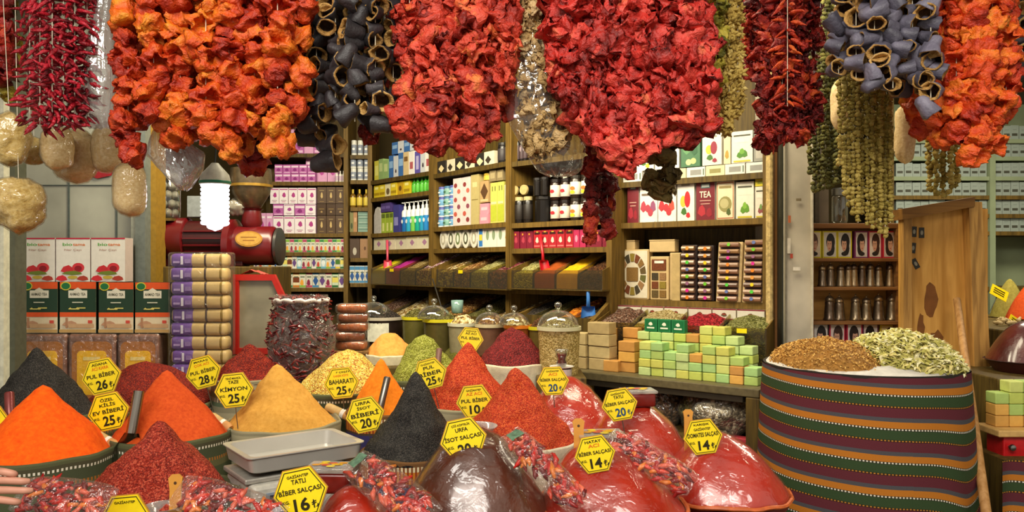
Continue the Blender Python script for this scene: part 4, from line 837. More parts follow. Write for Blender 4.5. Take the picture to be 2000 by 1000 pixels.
G_NUT = COARSE('bin_dried_petals', ['#c0a86a', '#8a6a38', '#d8c898', '#a08048', '#6a4a26', '#e4d8b0'], 70); G_NU2 = COARSE('bin_brown_buds', ['#8a5a2a', '#a87a44', '#6a4420', '#c09860'], 80); G_WIN = COARSE('bin_wine_petals', ['#5a2028', '#7a3038', '#3a141a', '#a06a6a'], 80)
G_LGR = COARSE('bin_light_green', ['#a8a05a', '#c8c084', '#8a8444', '#b8b070'], 120); G_ORB = grain('bin_orange_brown', ['#8a3a0c', '#a04a14', '#b05a1e'], 80, .3, .9, soft=True); G_TUR = grain('bin_turmeric', ['#c89a04', '#d8aa0c', '#e4b818'], 60, .2, .9, soft=True)
G_CHO = COARSE('bin_brown_flakes', ['#4a2a14', '#6a4022', '#3a200e', '#7a5230'], 160); G_OLV = COARSE('bin_olive_leaf', ['#5a5620', '#76703a', '#48441a', '#8a8450'], 150)
G_PNK = COARSE('bin_mixed_brown', ['#5a3a2a', '#7a5a48', '#3a2418', '#9a8070', '#6a4434'], 130); G_WHE = COARSE('bin_pale_grain', ['#a8925a', '#c4b07a', '#8f7a46', '#d0c08e'], 150); G_RED = COARSE('bin_red_berries', ['#8a101c', '#a81e28', '#6a0a14', '#c03038'], 130); G_SAG = COARSE('bin_sage_leaf', ['#6a6a2e', '#8a8848', '#54541f', '#9c9a60'], 150); G_ORG = COARSE('bin_orange_peel', ['#b8620c', '#d07a18', '#9a4a08', '#e08c28'], 60); G_CHR = COARSE('bin_charcoal', ['#26201c', '#3a322c', '#1a1614', '#4a4038'], 110)
bin_(L1, 724, 842, z1[4], 527, 492, 4, [G_YEL, G_MAG, G_BEI, G_ROS], ['lemon yellow powder in the left bin below the pump bottles', 'magenta powder in the left bin beside lemon yellow powder', 'beige seeds in the left bin beside magenta powder', 'pink and white rosebuds in the left bin'], 'left spice bin of yellow and magenta powders', cardn=1, depth=.34, fwd=-.08)
bin_(L2, 852, 990, z2[3], 530, 495, 4, [G_NUT, G_NU2, G_LGR, G_WIN], ['pale dried petals in the middle bin', 'brown dried buds in the middle bin', 'cream and green flowers in the middle bin', 'dark wine petals in the middle bin'], 'middle spice bin of dried flowers', depth=.34, fwd=-.08)
bin_(L3, 999, 1176, z3[3], 532, 492, 4, [G_LGR, G_ORB, G_TUR, G_CHO], ['pale green leaf in the right bin', 'orange brown powder under a red scoop', 'bright turmeric yellow powder in the right bin', 'dark brown flakes in the right bin'], 'right spice bin with turmeric compartment', depth=.34, cardn=0, fwd=-.08)
def scoop(loc, rot, col, label, sc=1.0):
    t = thing('scoop', label, 'scoop', loc, rot=rot); m = M(col, .35, .5, var=.05)
    b = MB(); b.grid(lambda a, q: Vector((.032*(1-.25*q)*math.cos(PI+PI*a)*sc, (-.09+.09*q)*sc, .028*math.sin(PI+PI*a)*sc*(1-.3*q))), 12, 6, m); b.grid(lambda a, q: Vector((.024*q*math.cos(PI+PI*a)*sc, 0, .0196*q*math.sin(PI+PI*a)*sc)), 12, 3, m); part('bowl', b.mesh('bowl', True), t)
    part('handle', MB().tube([(0, -.002, -.008*sc), (0, .03*sc, .002), (0, .13*sc, .012)], [.008*sc, .007*sc, .009*sc], m, 8).mesh('handle', True), t)
scoop(L1.p(757, L1.z(757, 508), -.02), (1.25, 0, .25), '#d8506a', 'coral pink scoop in the left spice bin', 1.1)
scoop(L3.p(1062, L3.z(1062, 508), -.02), (1.2, 0, .5), '#c01a28', 'bright red scoop in the right spice bin', 1.1)
# --- lower sloping bins behind the domed tubs
LB = Line(700, 5.35, 1160, 3.78)
zb = [Z(640, 5.2), Z(640, 4.55), Z(640, 4.1)]
for (u0, u1, ms, ls, bl) in ((702, 842, [G_PNK, G_NUT, G_CHR], ['brownish tea leaves in lower left bin', 'cracked pale nuts in lower left bin', 'charcoal dark seeds in lower left bin'], 'lower left bin behind the glass domes'),
                             (846, 1002, [G_ORB and G_NU2, G_OLV, G_NUT], ['brown buds in the lower middle bin', 'dull olive leaf in the lower middle bin', 'pale petals in the lower middle bin'], 'lower middle bin behind the glass domes'),
                             (1006, 1152, [G_CHR, G_OLV, G_ORG, G_CHR], ['black seeds in the lower right bin', 'olive herb in the lower right bin', 'orange peel strips in the lower right bin', 'dark seeds by the blue scoop'], 'lower right bin behind the glass domes')):
    um = (u0+u1)/2; dm = LB.at(um).y; bin_(LB, u0, u1, Z(655, dm), 622, 574, len(ms), ms, ls, bl, depth=.42, front=WD, cardn=0, th=.011)
scoop(LB.p(1149, LB.z(1149, 600), .06), (1.2, 0, -.1), '#3f7ac8', 'sky blue scoop in the lower right bin', 1.35)
# counter under the diagonal bays
ct = MB(); Ln = (LB.b-LB.a).length; ct.box(0, Ln, .0, .5, 0, Z(655, 4.0)-.16, WD); top('counter', ct, 'dark wooden counter under the lower bins', 'counter', (LB.a.x, LB.a.y, 0), LB.ang)
# ------------------------------------------------------------------ right shelving: teas, gift boxes, bins and soaps
LR = Line(1198, 3.98, 1498, 3.5)
zr = unit(LR, 'right shelving of fruit teas above spice gift boxes', (347, 431, 588), 1347, depth=.26, ztop=2.7)
def tea(base, motif, c1, c2, word=None, frame=None):
    d = []
    if frame: d += [('r', .5, .5, .94, .95, frame), ('r', .5, .5, .86, .9, base)]
    if motif == 'leaf': d += [('r', .5, .86, .8, .05, '#4a4a3a'), ('r', .5, .7, .7, .12, '#d8d4c4'), ('h', .4, .25, .35, .22, c1), ('h', .62, .28, .35, .24, c1), ('h', .5, .36, .3, .2, c2), ('r', .5, .05, .8, .05, '#c0b03a')]
    if motif == 'fruit': d += [('e', .35, .5, .35, .3, c2), ('e', .6, .55, .35, .42, c1), ('h', .4, .25, .4, .2, '#3f6a2a'), ('h', .65, .15, .3, .15, c1), ('r', .5, .92, .5, .05, '#8a8a7a')]
    if motif == 'berry': d += [('h', .2, .4, .4, .3, c1), ('e', .45, .35, .3, .2, c1), ('h', .75, .4, .4, .3, c2), ('e', .6, .25, .3, .2, c1), ('e', .5, .05, .8, .14, '#e8e4d8'), ('r', .5, .7, .8, .05, '#6a5a4a')]
    if motif == 'dark': d += [('h', .3, .25, .5, .3, c1), ('h', .7, .2, .4, .25, c2), ('r', .5, .88, .5, .12, '#4a6a6a'), ('r', .5, .88, .4, .07, '#c8d0c8'), ('r', .5, .5, .6, .02, '#c89a8a'), ('r', .5, .42, .5, .02, '#c89a8a')]
    if motif == 'oval': d += [('e', .5, .4, .75, .42, c1), ('e', .45, .42, .5, .26, c2), ('h', .7, .2, .3, .2, '#4a5a2a'), ('r', .5, .85, .7, .06, '#8a7a4a')]
    if word: d += [('t', .5, .66, .62, .16, '#e8d8c0', word)]
    return CB(base, d, .5, '#d0ccc0')
row(LR, 1222, 1245, zr[1], 80, 1, [tea('#6a1420', 'dark', '#a02a38', '#8a1a28')], 'dark red tea box with teal corner', 'tea box', 'left end of tea shelf')
row(LR, 1246, 1318, zr[1], 79, 2, [tea('#ddd6cc', 'berry', '#a83a4a', '#8a4a6a'), tea('#e0dad0', 'berry', '#b03038', '#c04a3a')], ['white tea box with purple berries', 'white tea box with red berries'], 'tea box', 'behind olive pods on tea shelf', order=[0, 1])
row(LR, 1319, 1354, zr[1], 77, 1, [tea('#e0dcd0', 'fruit', '#c0222a', '#d0b03a')], 'white tea box with red and yellow fruit', 'tea box', 'left of maroon TEA box')
row(LR, 1356, 1394, zr[1], 77, 1, [tea('#6e1622', 'dark', '#a82a34', '#8a1e2a', 'TEA')], 'maroon box lettered TEA', 'tea box', 'middle of tea shelf')
row(LR, 1396, 1432, zr[1], 75, 1, [tea('#d8cca8', 'oval', '#8a8450', '#b0a878', None, '#a85a3a')], 'cream tea box with olive oval and red border', 'tea box', 'right of maroon TEA box')
row(LR, 1434, 1470, zr[1], 73, 1, [tea('#d8d4c4', 'leaf', '#5a8a2a', '#7aa83a')], 'white tea box with green leaves', 'tea box', 'lower tea shelf near right end')
row(LR, 1472, 1496, zr[1], 62, 1, [tea('#d4ccbc', 'leaf', '#8a4a4a', '#6a8a4a')], 'small white tea box with red bud', 'tea box', 'right end of tea shelf')
row(LR, 1472, 1496, zr[1]+63*3.52/F, 14, 1, [CB('#c8b81e', [('r', .5, .5, .6, .4, '#8a8a1e')])], 'flat yellow green box', 'tea box', 'lying on the small white tea box')
FLT = CB('#d6d2c6', [('r', .5, .5, .6, .5, '#8a8a84'), ('r', .92, .5, .06, .6, '#5a6a5a')], .8)
FL2 = CB('#c8c09a', [('r', .5, .5, .6, .4, '#8a8450')], .8)
row(LR, 1208, 1300, zr[0], 21, 2, [FLT], 'white tea box lying flat showing grey print', 'tea box', 'left end under top tea row')
row(LR, 1301, 1495, zr[0], 21, 5, [FLT, FL2], ['white flat tea box with dark print', 'khaki flat tea box'], 'tea box', 'flat layer under top tea row', order=[1, 0, 1, 0, 0])
h0 = zr[0]+22*3.72/F
row(LR, 1240, 1275, h0, 62, 1, [tea('#d8d4c8', 'fruit', '#d0b82a', '#c8a82a')], 'white tea box with yellow lemon', 'tea box', 'left of upper tea row')
row(LR, 1276, 1325, h0, 60, 1, [tea('#ddd6cc', 'fruit', '#6a8a3a', '#b03a3a')], 'white tea box half hidden by red peppers', 'tea box', 'upper tea row')
row(LR, 1327, 1366, h0, 60, 1, [CB('#3f6a48', [('h', .3, .6, .4, .4, '#5a8a5a'), ('e', .4, .15, .3, .2, '#c8c88a'), ('e', .65, .18, .3, .2, '#b8c07a'), ('h', .7, .6, .4, .5, '#2f5a3a')], .5)], 'dark green tea box with pale fruits', 'tea box', 'upper tea row')
row(LR, 1368, 1408, h0, 61, 1, [tea('#d8d0c0', 'fruit', '#8a2a3a', '#a8b03a')], 'white tea box with apple and plum', 'tea box', 'upper tea row right of green box')
row(LR, 1410, 1424, h0, 61, 1, [CB('#c8bc9a', [('h', .5, .3, .7, .3, '#a88a3a')], .9)], 'narrow cream tea box', 'tea box', 'upper tea row')
row(LR, 1425, 1468, h0, 62, 1, [tea('#d4cec0', 'leaf', '#4a7a2a', '#6a9a3a')], 'white tea box with green basil', 'tea box', 'upper tea row')
row(LR, 1469, 1495, h0, 60, 1, [CB('#8a8a80', [('r', .5, .5, .7, .8, '#a8a498')], .6)], 'dull grey tea box', 'tea box', 'right end of upper tea row')
# ---- gift boxes of spices on the long ledge
PINE = M('#c2a878', .6, .3, var=.1, vsc=20); PALEW = M('#cfc6b0', .5, .3, var=.06)
SPC = [M(c, .8, .2, var=.25, vsc=200) for c in ('#5a4a2c', '#7a5c30', '#6a3a22', '#82702e', '#3f382a', '#8a6844', '#5c5a2e')]
def gbox(u0, u1, v0, v1, name, label, fn, depth=.05, lean=0.0, base=None, back=.03, case=PINE, cat='spice gift box'):
    p0, p1 = LR.at(u0, back), LR.at(u1, back); w = (p1-p0).length; d = (p0.y+p1.y)/2; h = (v1-v0)*d/F; q = p0.lerp(p1, .5)
    t = thing(name, label, cat, (q.x, q.y, zr[2] if base is None else base), rot=(lean, 0, LR.ang), group=None)
    m = MB(); m.rbox(-w/2, w/2, 0, depth, 0, h, .004, case); part('case', m, t); fn(t, w, h); return t
def oval_fn(t, w, h):
    part('face_card', MB().box(-w*.46, w*.46, -.002, -.0002, h*.03, h*.97, PALEW), t)
    for k in range(14):
        a0, a1 = 2*PI*(k+.1)/14, 2*PI*(k+.9)/14; E = lambda a, r: (w*.42*r*math.cos(a), h*.5+h*.42*r*math.sin(a))
        part('spice_compartment', MB().prism([E(a0, 1), E((a0+a1)/2, 1.0), E(a1, 1), E(a1, .62), E(a0, .62)], -.005, -.002, SPC[k % 7]), t)
    part('spice_compartment', MB().prism(rrect(w*.36, h*.28, .005, 2, 0, h*.5), -.005, -.002, SPC[1]), t)
gbox(1205, 1267, 474, 571, 'spice_gift_box', 'pale gift box with spices set in an oval ring', oval_fn)
def sq_fn(t, w, h):
    for r in range(3):
        for c in range(2): part('spice_compartment', MB().box(-w*.4+c*w*.42, -w*.4+c*w*.42+w*.34, -.004, -.0002, h*(.06+.2*r), h*(.06+.2*r)+h*.16, SPC[(r*2+c) % 7]), t)
    part('spice_compartment', MB().box(-w*.4, w*.36, -.004, -.0002, h*.68, h*.93, SPC[2]), t); part('label_card', MB().box(-w*.25, w*.25, -.005, -.004, h*.84, h*.9, M('#d8d4c8')), t)
gbox(1270, 1306, 486, 571, 'spice_gift_box', 'wooden gift box of small square spice compartments', sq_fn)
gbox(1308, 1330, 478, 571, 'wooden_board', 'plain pine boards standing between the gift boxes', lambda t, w, h: part('inner_board', MB().box(-w*.2, w*.5, -.012, -.001, 0, h*.98, M('#b39a68', .6)), t), cat='board')
DOTC = ['#d87a1e', '#6ab82a', '#d8c01e', '#c81e8a', '#5a6aa0', '#e0903a', '#8a5a7a', '#4ab83a']
def tubes(n, o, side=0):
    def f(t, w, h):
        part('backing', MB().box(-w*.40, w*.40, -.001, -.0002, h*.03, h*.97, M('#4a3630', .6)), t)
        for k in range(n):
            z = h*(k+.5)/n; r = h/n*.36; m = MB(); m.tube([(-w*.39, -r-.0012, z), (w*.39, -r-.0012, z)], r, [M('#8a6450', .3, .5), M('#94704a', .3, .5), M('#664c40', .3, .5), M('#9a7a62', .3, .5)][k*7 % 4], 8)
            tb = part('spice_tube', m.mesh('spice_tube', 40), t)
            dm = MB(); dm.ell(w*side*.25, z, r*.75, r*.75, -2*r-.0035, M(DOTC[(k*3+o) % 8], .4, .4, var=.03), 8); part('bright_sticker', dm, tb)
    return f
gbox(1331, 1362, 462, 571, 'spice_tube_rack', 'dark rack of horizontal spice tubes left of its twin', tubes(8, 0), depth=.03, case=M('#2e2220'))
gbox(1364, 1394, 462, 571, 'spice_tube_rack', 'dark rack of spice tubes with green and pink stickers', tubes(8, 3, .3), depth=.03, case=M('#2e2220'))
gbox(1398, 1446, 452, 571, 'spice_tube_rack', 'pale wooden rack of spice tubes, middle right of ledge', tubes(9, 1), depth=.03, lean=-.12, back=-.005)
gbox(1449, 1493, 448, 573, 'spice_tube_rack', 'pale wooden rack of spice tubes against the right post', tubes(9, 4), depth=.03, lean=-.12, back=-.005)
gbox(1206, 1240, 456, 472, 'flat_wooden_box', 'small wooden box lying on the oval gift box', lambda t, w, h: part('lid', MB().box(-w*.5, w*.5, -.002, .05, h+.0002, h+.006, PINE), t), base=zr[2]+98*3.9/F, cat='box', back=.045)
gbox(1268, 1318, 462, 484, 'flat_wooden_box', 'pine box lying on square compartment box and boards', lambda t, w, h: part('lid', MB().box(-w*.5, w*.5, -.002, .05, h+.0002, h+.006, PINE), t), base=zr[2]+94*3.83/F, cat='box', back=.03)
# white and maroon drawers under the gift boxes
def drawer_row():
    zt = LR.z(1347, 572)
    for i, (a, b) in enumerate(((1206, 1252), (1253, 1296), (1297, 1343), (1344, 1390), (1391, 1438), (1439, 1494))):
        p0, p1 = LR.at(a, -.035), LR.at(b, -.035); w = (p1-p0).length*.97; h = 20*3.7/F; q = p0.lerp(p1, .5)
        t = top('spice_carton', fboxes(w, h, .06, '#cfc8b8', [('r', .5, .95, 1, .12, '#7a2030'), ('h', .5, .45, .3, .4, '#5a5038'), ('e', .5, .5, .2, .16, '#8a3a2a'), ('r', .5, .04, .96, .1, '#8a2a3a')], '#b8a890'), 'flat white and maroon spice carton, %s under the gift boxes' % nth(i, 6), 'carton', (q.x, q.y, zr[2]-h-.03), LR.ang, 'flat maroon edged cartons')
drawer_row()
lg = MB(); w = (LR.b-LR.a).length; h = 20*3.7/F; lg.box(0, w, -.055, .0, zr[2]-h-.042, zr[2]-h-.0305, WD); top('ledge', lg, 'narrow wooden ledge under the flat maroon edged cartons', 'ledge', (LR.a.x, LR.a.y, 0), LR.ang)
# ---- four sloping bins over the soap table
LBR = Line(1158, 3.74, 1499, 3.30)
zT = LBR.z(1330, 752)+.0; zT = Z(745, 3.25)
bin_(LBR, 1160, 1497, zT, 640, 596, 4, [G_PNK, G_WHE, G_RED, G_SAG], ['mixed brown tea in the leftmost bin above the soaps', 'pale beige grains in the bin above the soaps', 'crimson berries in the bin above the green soaps', 'sage green leaves in the rightmost bin above the soaps'], 'wide spice bin above the soap table', depth=.34, cardn=2, wid=[.9, 1, 1, 1])
for sd, u in ((0, 1160),):
    q = LBR.p(u, zT); m = MB(); hf, hb = Z(632, 3.74)-zT, Z(575, 3.95)-zT
    m.add([(a, y, z) for a in (-.022, -.002) for y, z in ((-.03, 0), (.34, 0), (.34, hb+.03), (-.03, hf))], [(0, 1, 2, 3), (7, 6, 5, 4), (0, 4, 5, 1), (1, 5, 6, 2), (2, 6, 7, 3), (3, 7, 4, 0)], WDL)
    top('bin_side_board', m, 'slanted wooden side board left of the brown tea bin', 'board', q, LBR.ang)
# soap table
LS = Line(1112, 3.62, 1486, 3.05)
tb = thing('soap_table', 'dark wooden table carrying the soap stacks', 'table', (LS.a.x, LS.a.y, 0), LS.ang); Ln = (LS.b-LS.a).length
part('table_top', MB().rbox(-.0, Ln, -.02, .75, zT-.035, zT, .004, M('#5c5236', .55, .4, var=.2)), tb)
part('front_rail', MB().box(.0, Ln-.07, -.012, .012, zT-.06, zT-.0355, M('#2c2416', .6)), tb)
part('leg', MB().rbox(Ln-.055, Ln, -.02, .04, 0, zT-.036, .004, WD), tb); part('leg', MB().rbox(0, .05, -.01, .04, 0, zT-.036, .004, WD), tb)
part('lower_shelf', MB().box(.05, Ln-.06, .0, .7, Z(862, 3.15)-.02, Z(862, 3.15), WD), tb)
part('back_board', MB().box(0, Ln, .72, .74, .2, zT-.04, M('#2c2216', .8)), tb)
SOAPG = [M(c, .65, .3, var=.1, vsc=30, bump=.2, bsc=60) for c in ('#b8c45e', '#c6ce72', '#a8c068', '#a0c47a', '#c4c460', '#b8cc86')]
SOAPO = [M(c, .65, .3, var=.1, vsc=30, bump=.2, bsc=60) for c in ('#c8964a', '#d6a450', '#c08c48')]
SOAPB = [M(c, .65, .3, var=.12, vsc=30, bump=.2, bsc=60) for c in ('#b09a6c', '#bca878', '#a48f62')]
SNAME = ['olive lime', 'pale lime', 'fresh green', 'mint green', 'yellow lime', 'soft green']
_sm = {}
def soap(w, d, h, mat):
    k = (round(w, 4), round(h, 4), mat.name)
    if k not in _sm: _sm[k] = MB().rbox(-w/2, w/2, 0, d, 0, h, .0035, mat).mesh('soap_bar')
    return _sm[k]
def soapstack(u0, u1, ncol, heights, mats, hp, desc, grp, back=0.0, dark=None):
    p0, p1 = LS.at(u0, back), LS.at(u1, back); w = (p1-p0).length/ncol; h = hp*LS.at((u0+u1)/2).y/F
    for c in range(ncol):
        for r in range(heights[c]):
            q = p0.lerp(p1, (c+.5)/ncol)+LS.n*rv(0, .008); k = R.randrange(len(mats)); mt = mats[k]
            if dark and (c, r) in dark: mt = SOAPO[(c+r) % 3]
            lb = '%s soap bar, %s column, %s%s' % (desc, nth(c, ncol) if ncol > 1 else 'single', 'bottom' if r == 0 else 'top' if r == heights[c]-1 else ORD[r]+' from bottom', ' of its stack' if heights[c] > 1 else '')
            top('soap_bar', soap(w*.94, .07, h*.97, mt), lb, 'soap', (q.x, q.y, zT+r*h), LS.ang+rv(-.04, .04), grp)
soapstack(1246, 1480, 9, [4, 4, 3, 4, 3, 4, 4, 3, 2], SOAPG, 17.5, 'front row green', 'green soaps in front row', .05, {(7, 1), (7, 0), (4, 2)})
soapstack(1244, 1470, 9, [5, 5, 5, 5, 5, 6, 6, 5, 4], SOAPG, 17.5, 'rear row green', 'green soaps in rear row', .14, {(4, 4)})
soapstack(1206, 1240, 1, [3], SOAPO, 21, 'front orange', 'orange soaps', .08)
soapstack(1214, 1246, 1, [4], SOAPO, 22, 'rear orange', 'orange soaps behind', .16)
soapstack(1176, 1206, 1, [1], SOAPO, 23, 'single low orange brown', 'low orange soap', .05)
soapstack(1116, 1144, 1, [3], SOAPB, 24, 'front beige cube', 'beige cube soaps', .05)
soapstack(1146, 1190, 1, [4], SOAPB, 24, 'tall stack beige cube', 'beige cube soaps at right', .06)
soapstack(1190, 1198, 1, [3], SOAPO, 28, 'thin orange edge', 'thin orange soaps', .15)
GS = CB('#1f7a4a', [('r', .5, .5, .85, .85, '#12663a'), ('h', .5, .62, .4, .3, '#e8e8d8'), ('r', .5, .3, .6, .12, '#d8e0d0')], .5)
p0, p1 = LS.at(1258, .15), LS.at(1338, .15)
for i in range(3):
    q = p0.lerp(p1, (i+.5)/3); w = (p1-p0).length/3*.92; hh = 25*3.4/F
    top('soap_carton', GS(w, hh)[0][1], 'dark green soap carton with white emblem, %s of three on top' % nth(i, 3), 'carton', (q.x, q.y-.0, zT+5*17.5*LS.at(1357).y/F+.001), LS.ang, 'green soap cartons')
# bags under the soap table
CL = film('bag_film', '#fbfaf4', .10, .6, 22, .13, .9, .2)
def blob(name, loc, rx, ry, rz, mat, label, cat, seed=1, lump=.15, parent=None, bagk=None, rough=3, seg=28):
    mb = MB()
    def f(a, t):
        th = 2*PI*a; ph = PI*(t-.5); v = Vector((math.cos(ph)*math.cos(th), math.cos(ph)*math.sin(th), math.sin(ph))); k = 1+lump*noise.noise(v*rough*.6+Vector((seed*3.3,)*3))+lump*.5*noise.noise(v*rough*1.7+Vector((seed*1.3,)*3))
        return Vector((v.x*rx*k, v.y*ry*k, v.z*rz*k))
    mb.grid(f, seg, seg//2+4, mat, wrap=True)
    if parent: return part(name, mb.mesh(name, True), parent, loc)
    t = thing(name, label, cat, (loc[0], loc[1], loc[2]-rz)); part('filling', mb.mesh('filling', True), t, (0, 0, rz))
    if bagk:
        g = MB(); g.grid(lambda a, q: f(a, q)*1.08+Vector((0, 0, .0)), seg, seg//2+4, bagk, wrap=True); part('film', g.mesh('film', True), t, (0, 0, rz))
    return t
zs_ = Z(862, 3.15)
blob('herb_bag', (X(1300, 3.5), 3.5, zs_+.1), .09, .09, .1, COARSE('bag_brown', ['#4a3422', '#6a4e34', '#34241a', '#8a6a48']), 'brown filled clear bag under the left part of soap table', 'bag', 3, .2, None, CL)
blob('herb_bag', (X(1358, 3.4), 3.4, zs_+.085), .07, .08, .085, COARSE('bag_olive', ['#6a6a2a', '#8a8a44', '#4a4a1c', '#a09a5a']), 'olive green herb bag under the soap table', 'bag', 5, .2, None, CL)
blob('herb_bag', (X(1412, 3.26), 3.26, zs_+.095), .125, .11, .095, COARSE('bag_grey', ['#7a6a52', '#9a8a6e', '#5c4e3a', '#b8aa90']), 'large crinkled clear bag of grey herbs under soap table', 'bag', 8, .25, None, CL)
top('red_packet', MB().rbox(-.05, .05, 0, .05, 0, .02, .004, M('#a8323a', .4, .5)), 'small red packet under the crinkled clear bag', 'packet', (X(1440, 3.12), 3.12, zs_+.001), LS.ang)
# ---- plastic tubs with glass domes
GLS = film('dome_glass', '#f2f4ee', .12, .9, 3, .06, .2, .10)
def lbl(m, r, z0, z1, c, a0=-.5, a1=.5): m.grid(lambda a, t: Vector((r*math.sin(a0+(a1-a0)*a), -r*math.cos(a0+(a1-a0)*a), z0+(z1-z0)*t)), 8, 2, c)
def tub(u, d, hw, vtop, hbot, bodym, rimc, label, dome=None, content=None, dlabel=None, card=False):
    s = d/F; r = hw*s; zt = Z(vtop, d); zb_ = Z(vtop+hbot, d); H = zt-zb_; t = thing('spice_tub', label, 'tub', (X(u, d), d, zb_))
    m = MB(); m.lathe([(r*.88, 0), (r*.97, H-.02), (r*.97, H-.012), (r*.9, H-.012)], bodym, seg=36); part('tub_body', m.mesh('tub_body', 40), t)
    rm = MB(); rm.lathe([(r*.975, H-.018), (r*1.03, H-.016), (r*1.03, H), (r*.96, H), (r*.95, H-.01)], M(rimc, .4, .5, var=.05), seg=36); part('rim', rm.mesh('rim', 40), t)
    if card: c = MB(); lbl(c, r*.965, H*.35, H*.85, M('#d8d8c8', .5)); part('paper_label', c, t)
    if content: g = MB(); g.grid(lambda a, q: Vector(((1-q)*r*.94*math.cos(2*PI*a), (1-q)*r*.94*math.sin(2*PI*a), H-.01+.05*(1-(1-q)**2)+.008*noise.noise(Vector((math.cos(2*PI*a)*3*(1-q), math.sin(2*PI*a)*3*(1-q), u))))), 30, 10, content, wrap=True); top('loose_spice', g.mesh('loose_spice', True), 'loose contents of '+label, 'spice', (X(u, d), d, zb_), kind='stuff')
    if dome:
        dt = thing('glass_dome', dlabel, 'glass lid', (X(u+dome[1], d), d, zt+.001)); dr = dome[0]*s; g = MB()
        g.lathe([(dr, 0), (dr*1.0, .004)]+[(dr*math.cos(k*PI/20), dr*dome[2]*math.sin(k*PI/20)) for k in range(1, 10)]+[(.006, dr*dome[2])], GLS, seg=32); part('dome', g.mesh('dome', True), dt)
        kb = MB(); kb.lathe([(.006, dr*dome[2]), (.009, dr*dome[2]+.006), (.017, dr*dome[2]+.018), (.015, dr*dome[2]+.03), (.004, dr*dome[2]+.036)], GLS, seg=16); part('knob', kb.mesh('knob', True), dt)
    return t
DKT = M('#2a201c', .3, .5); OLT = film('tub_plastic', '#c8bc70', .25, .6, 4, .2, .1, .5); 
tub(745, 4.35, 44, 618, 70, DKT, '#b8b0a0', 'dark tub with paper label, leftmost of the domed tubs', (36, -15, .78), G_CHR, 'glass dome on the dark leftmost tub', True)
tub(812, 4.2, 27, 618, 70, M('#5a5628', .35, .5), '#c8c020', 'olive tub with yellow rim beside the dark tub', None, G_OLV)
tub(862, 4.05, 36, 622, 70, M('#4a4420', .35, .5), '#c8c020', 'olive brown tub with yellow rim under a glass dome', (33, -14, .78), G_OLV, 'glass dome with long steel spoon above it')
tub(905, 3.95, 30, 630, 60, M('#8a8468', .35, .5), '#c8c8b4', 'grey rimmed tub of pale nuts', None, G_NUT)
tub(958, 3.85, 30, 632, 60, M('#6a4a3a', .35, .5), '#c8bc9a', 'brown tub under the third glass dome', (29, -2, .78), G_NU2, 'glass dome, third from the left')
tub(1012, 3.75, 28, 634, 60, M('#8a4a1c', .35, .5), '#d87a1e', 'tub with orange rim under the fourth dome', (30, -8, .78), G_NUT, 'glass dome above the orange rimmed tub')
tub(1058, 3.72, 27, 637, 60, M('#5a4a20', .35, .5), '#c8c020', 'tub of brown bark with yellow rim beside grain tub', None, G_CHO)
tub(1092, 3.42, 42, 637, 92, grain('grain_seen_through', ['#a08a50', '#b89e62', '#8a743e', '#c4ae74'], 160, .5, .5), '#d0cca8', 'clear tub full of pale wheat grains', (40, -2, .78), G_WHE, 'glass dome on the wheat grain tub')
top('cup', MB().lathe([(.024, 0), (.03, .005), (.033, .07), (.031, .07), (.028, .01)], M('#7a9a94', .1, .6), seg=20).mesh('cup', True), 'greenish glass cup standing among the domed tubs', 'glass', (X(893, 4.1), 4.1, Z(612, 4.1)-.0))
top('spoon', MB().tube([P(846, 605, 4.2), P(838, 570, 4.2), P(848, 548, 4.22)][:1]+[P(862, 600, 4.1), P(845, 545, 4.3)], .004, steel, 6), 'long steel spoon standing in the second tub', 'spoon')
# riser under the tubs
m = MB(); m.rbox(X(692, 4.4), X(1140, 3.4)-.0, 3.65, 4.58, 0, Z(690, 4.2), .01, WD); 
top('counter', m, 'wooden riser carrying the domed tubs', 'counter')
top('counter', MB().rbox(X(1046, 3.42), X(1140, 3.42), 3.28, 3.64, 0, Z(729, 3.42), .006, WD), 'wooden block under the wheat grain tub', 'counter')
# tea glass on its saucer and cup
q = P(1097, 716, 3.1); tg = thing('tea_glass', 'tulip tea glass of dark tea on a white saucer', 'glass', q)
part('tea', MB().lathe([(.014, .004), (.02, .01), (.016, .03), (.022, .052)], M('#5a1408', .1, .6), seg=20).mesh('tea', True), tg)
part('glass', MB().lathe([(.016, .0), (.0225, .01), (.0185, .03), (.0255, .058), (.0265, .07)], GLS, seg=20).mesh('glass', True), tg)
q2 = P(1100, 745, 3.1); zc = q2.z
top('saucer', MB().lathe([(.02, 0), (.045, .006), (.05, .01), (.046, .009), (.02, .003)], M('#d8d4cc', .3, .5), seg=24).mesh('saucer', True), 'white saucer under the tea glass', 'saucer', (q.x, q.y, q.z-.0075))
top('cup', MB().lathe([(.028, 0), (.033, .004), (.036, q.z-.0075-q2.z-.001), (.033, q.z-.0075-q2.z-.001), (.03, .01)], M('#c8c0b4', .35, .5), seg=24).mesh('cup', 40), 'small white tub under the tea glass saucer', 'cup', q2)
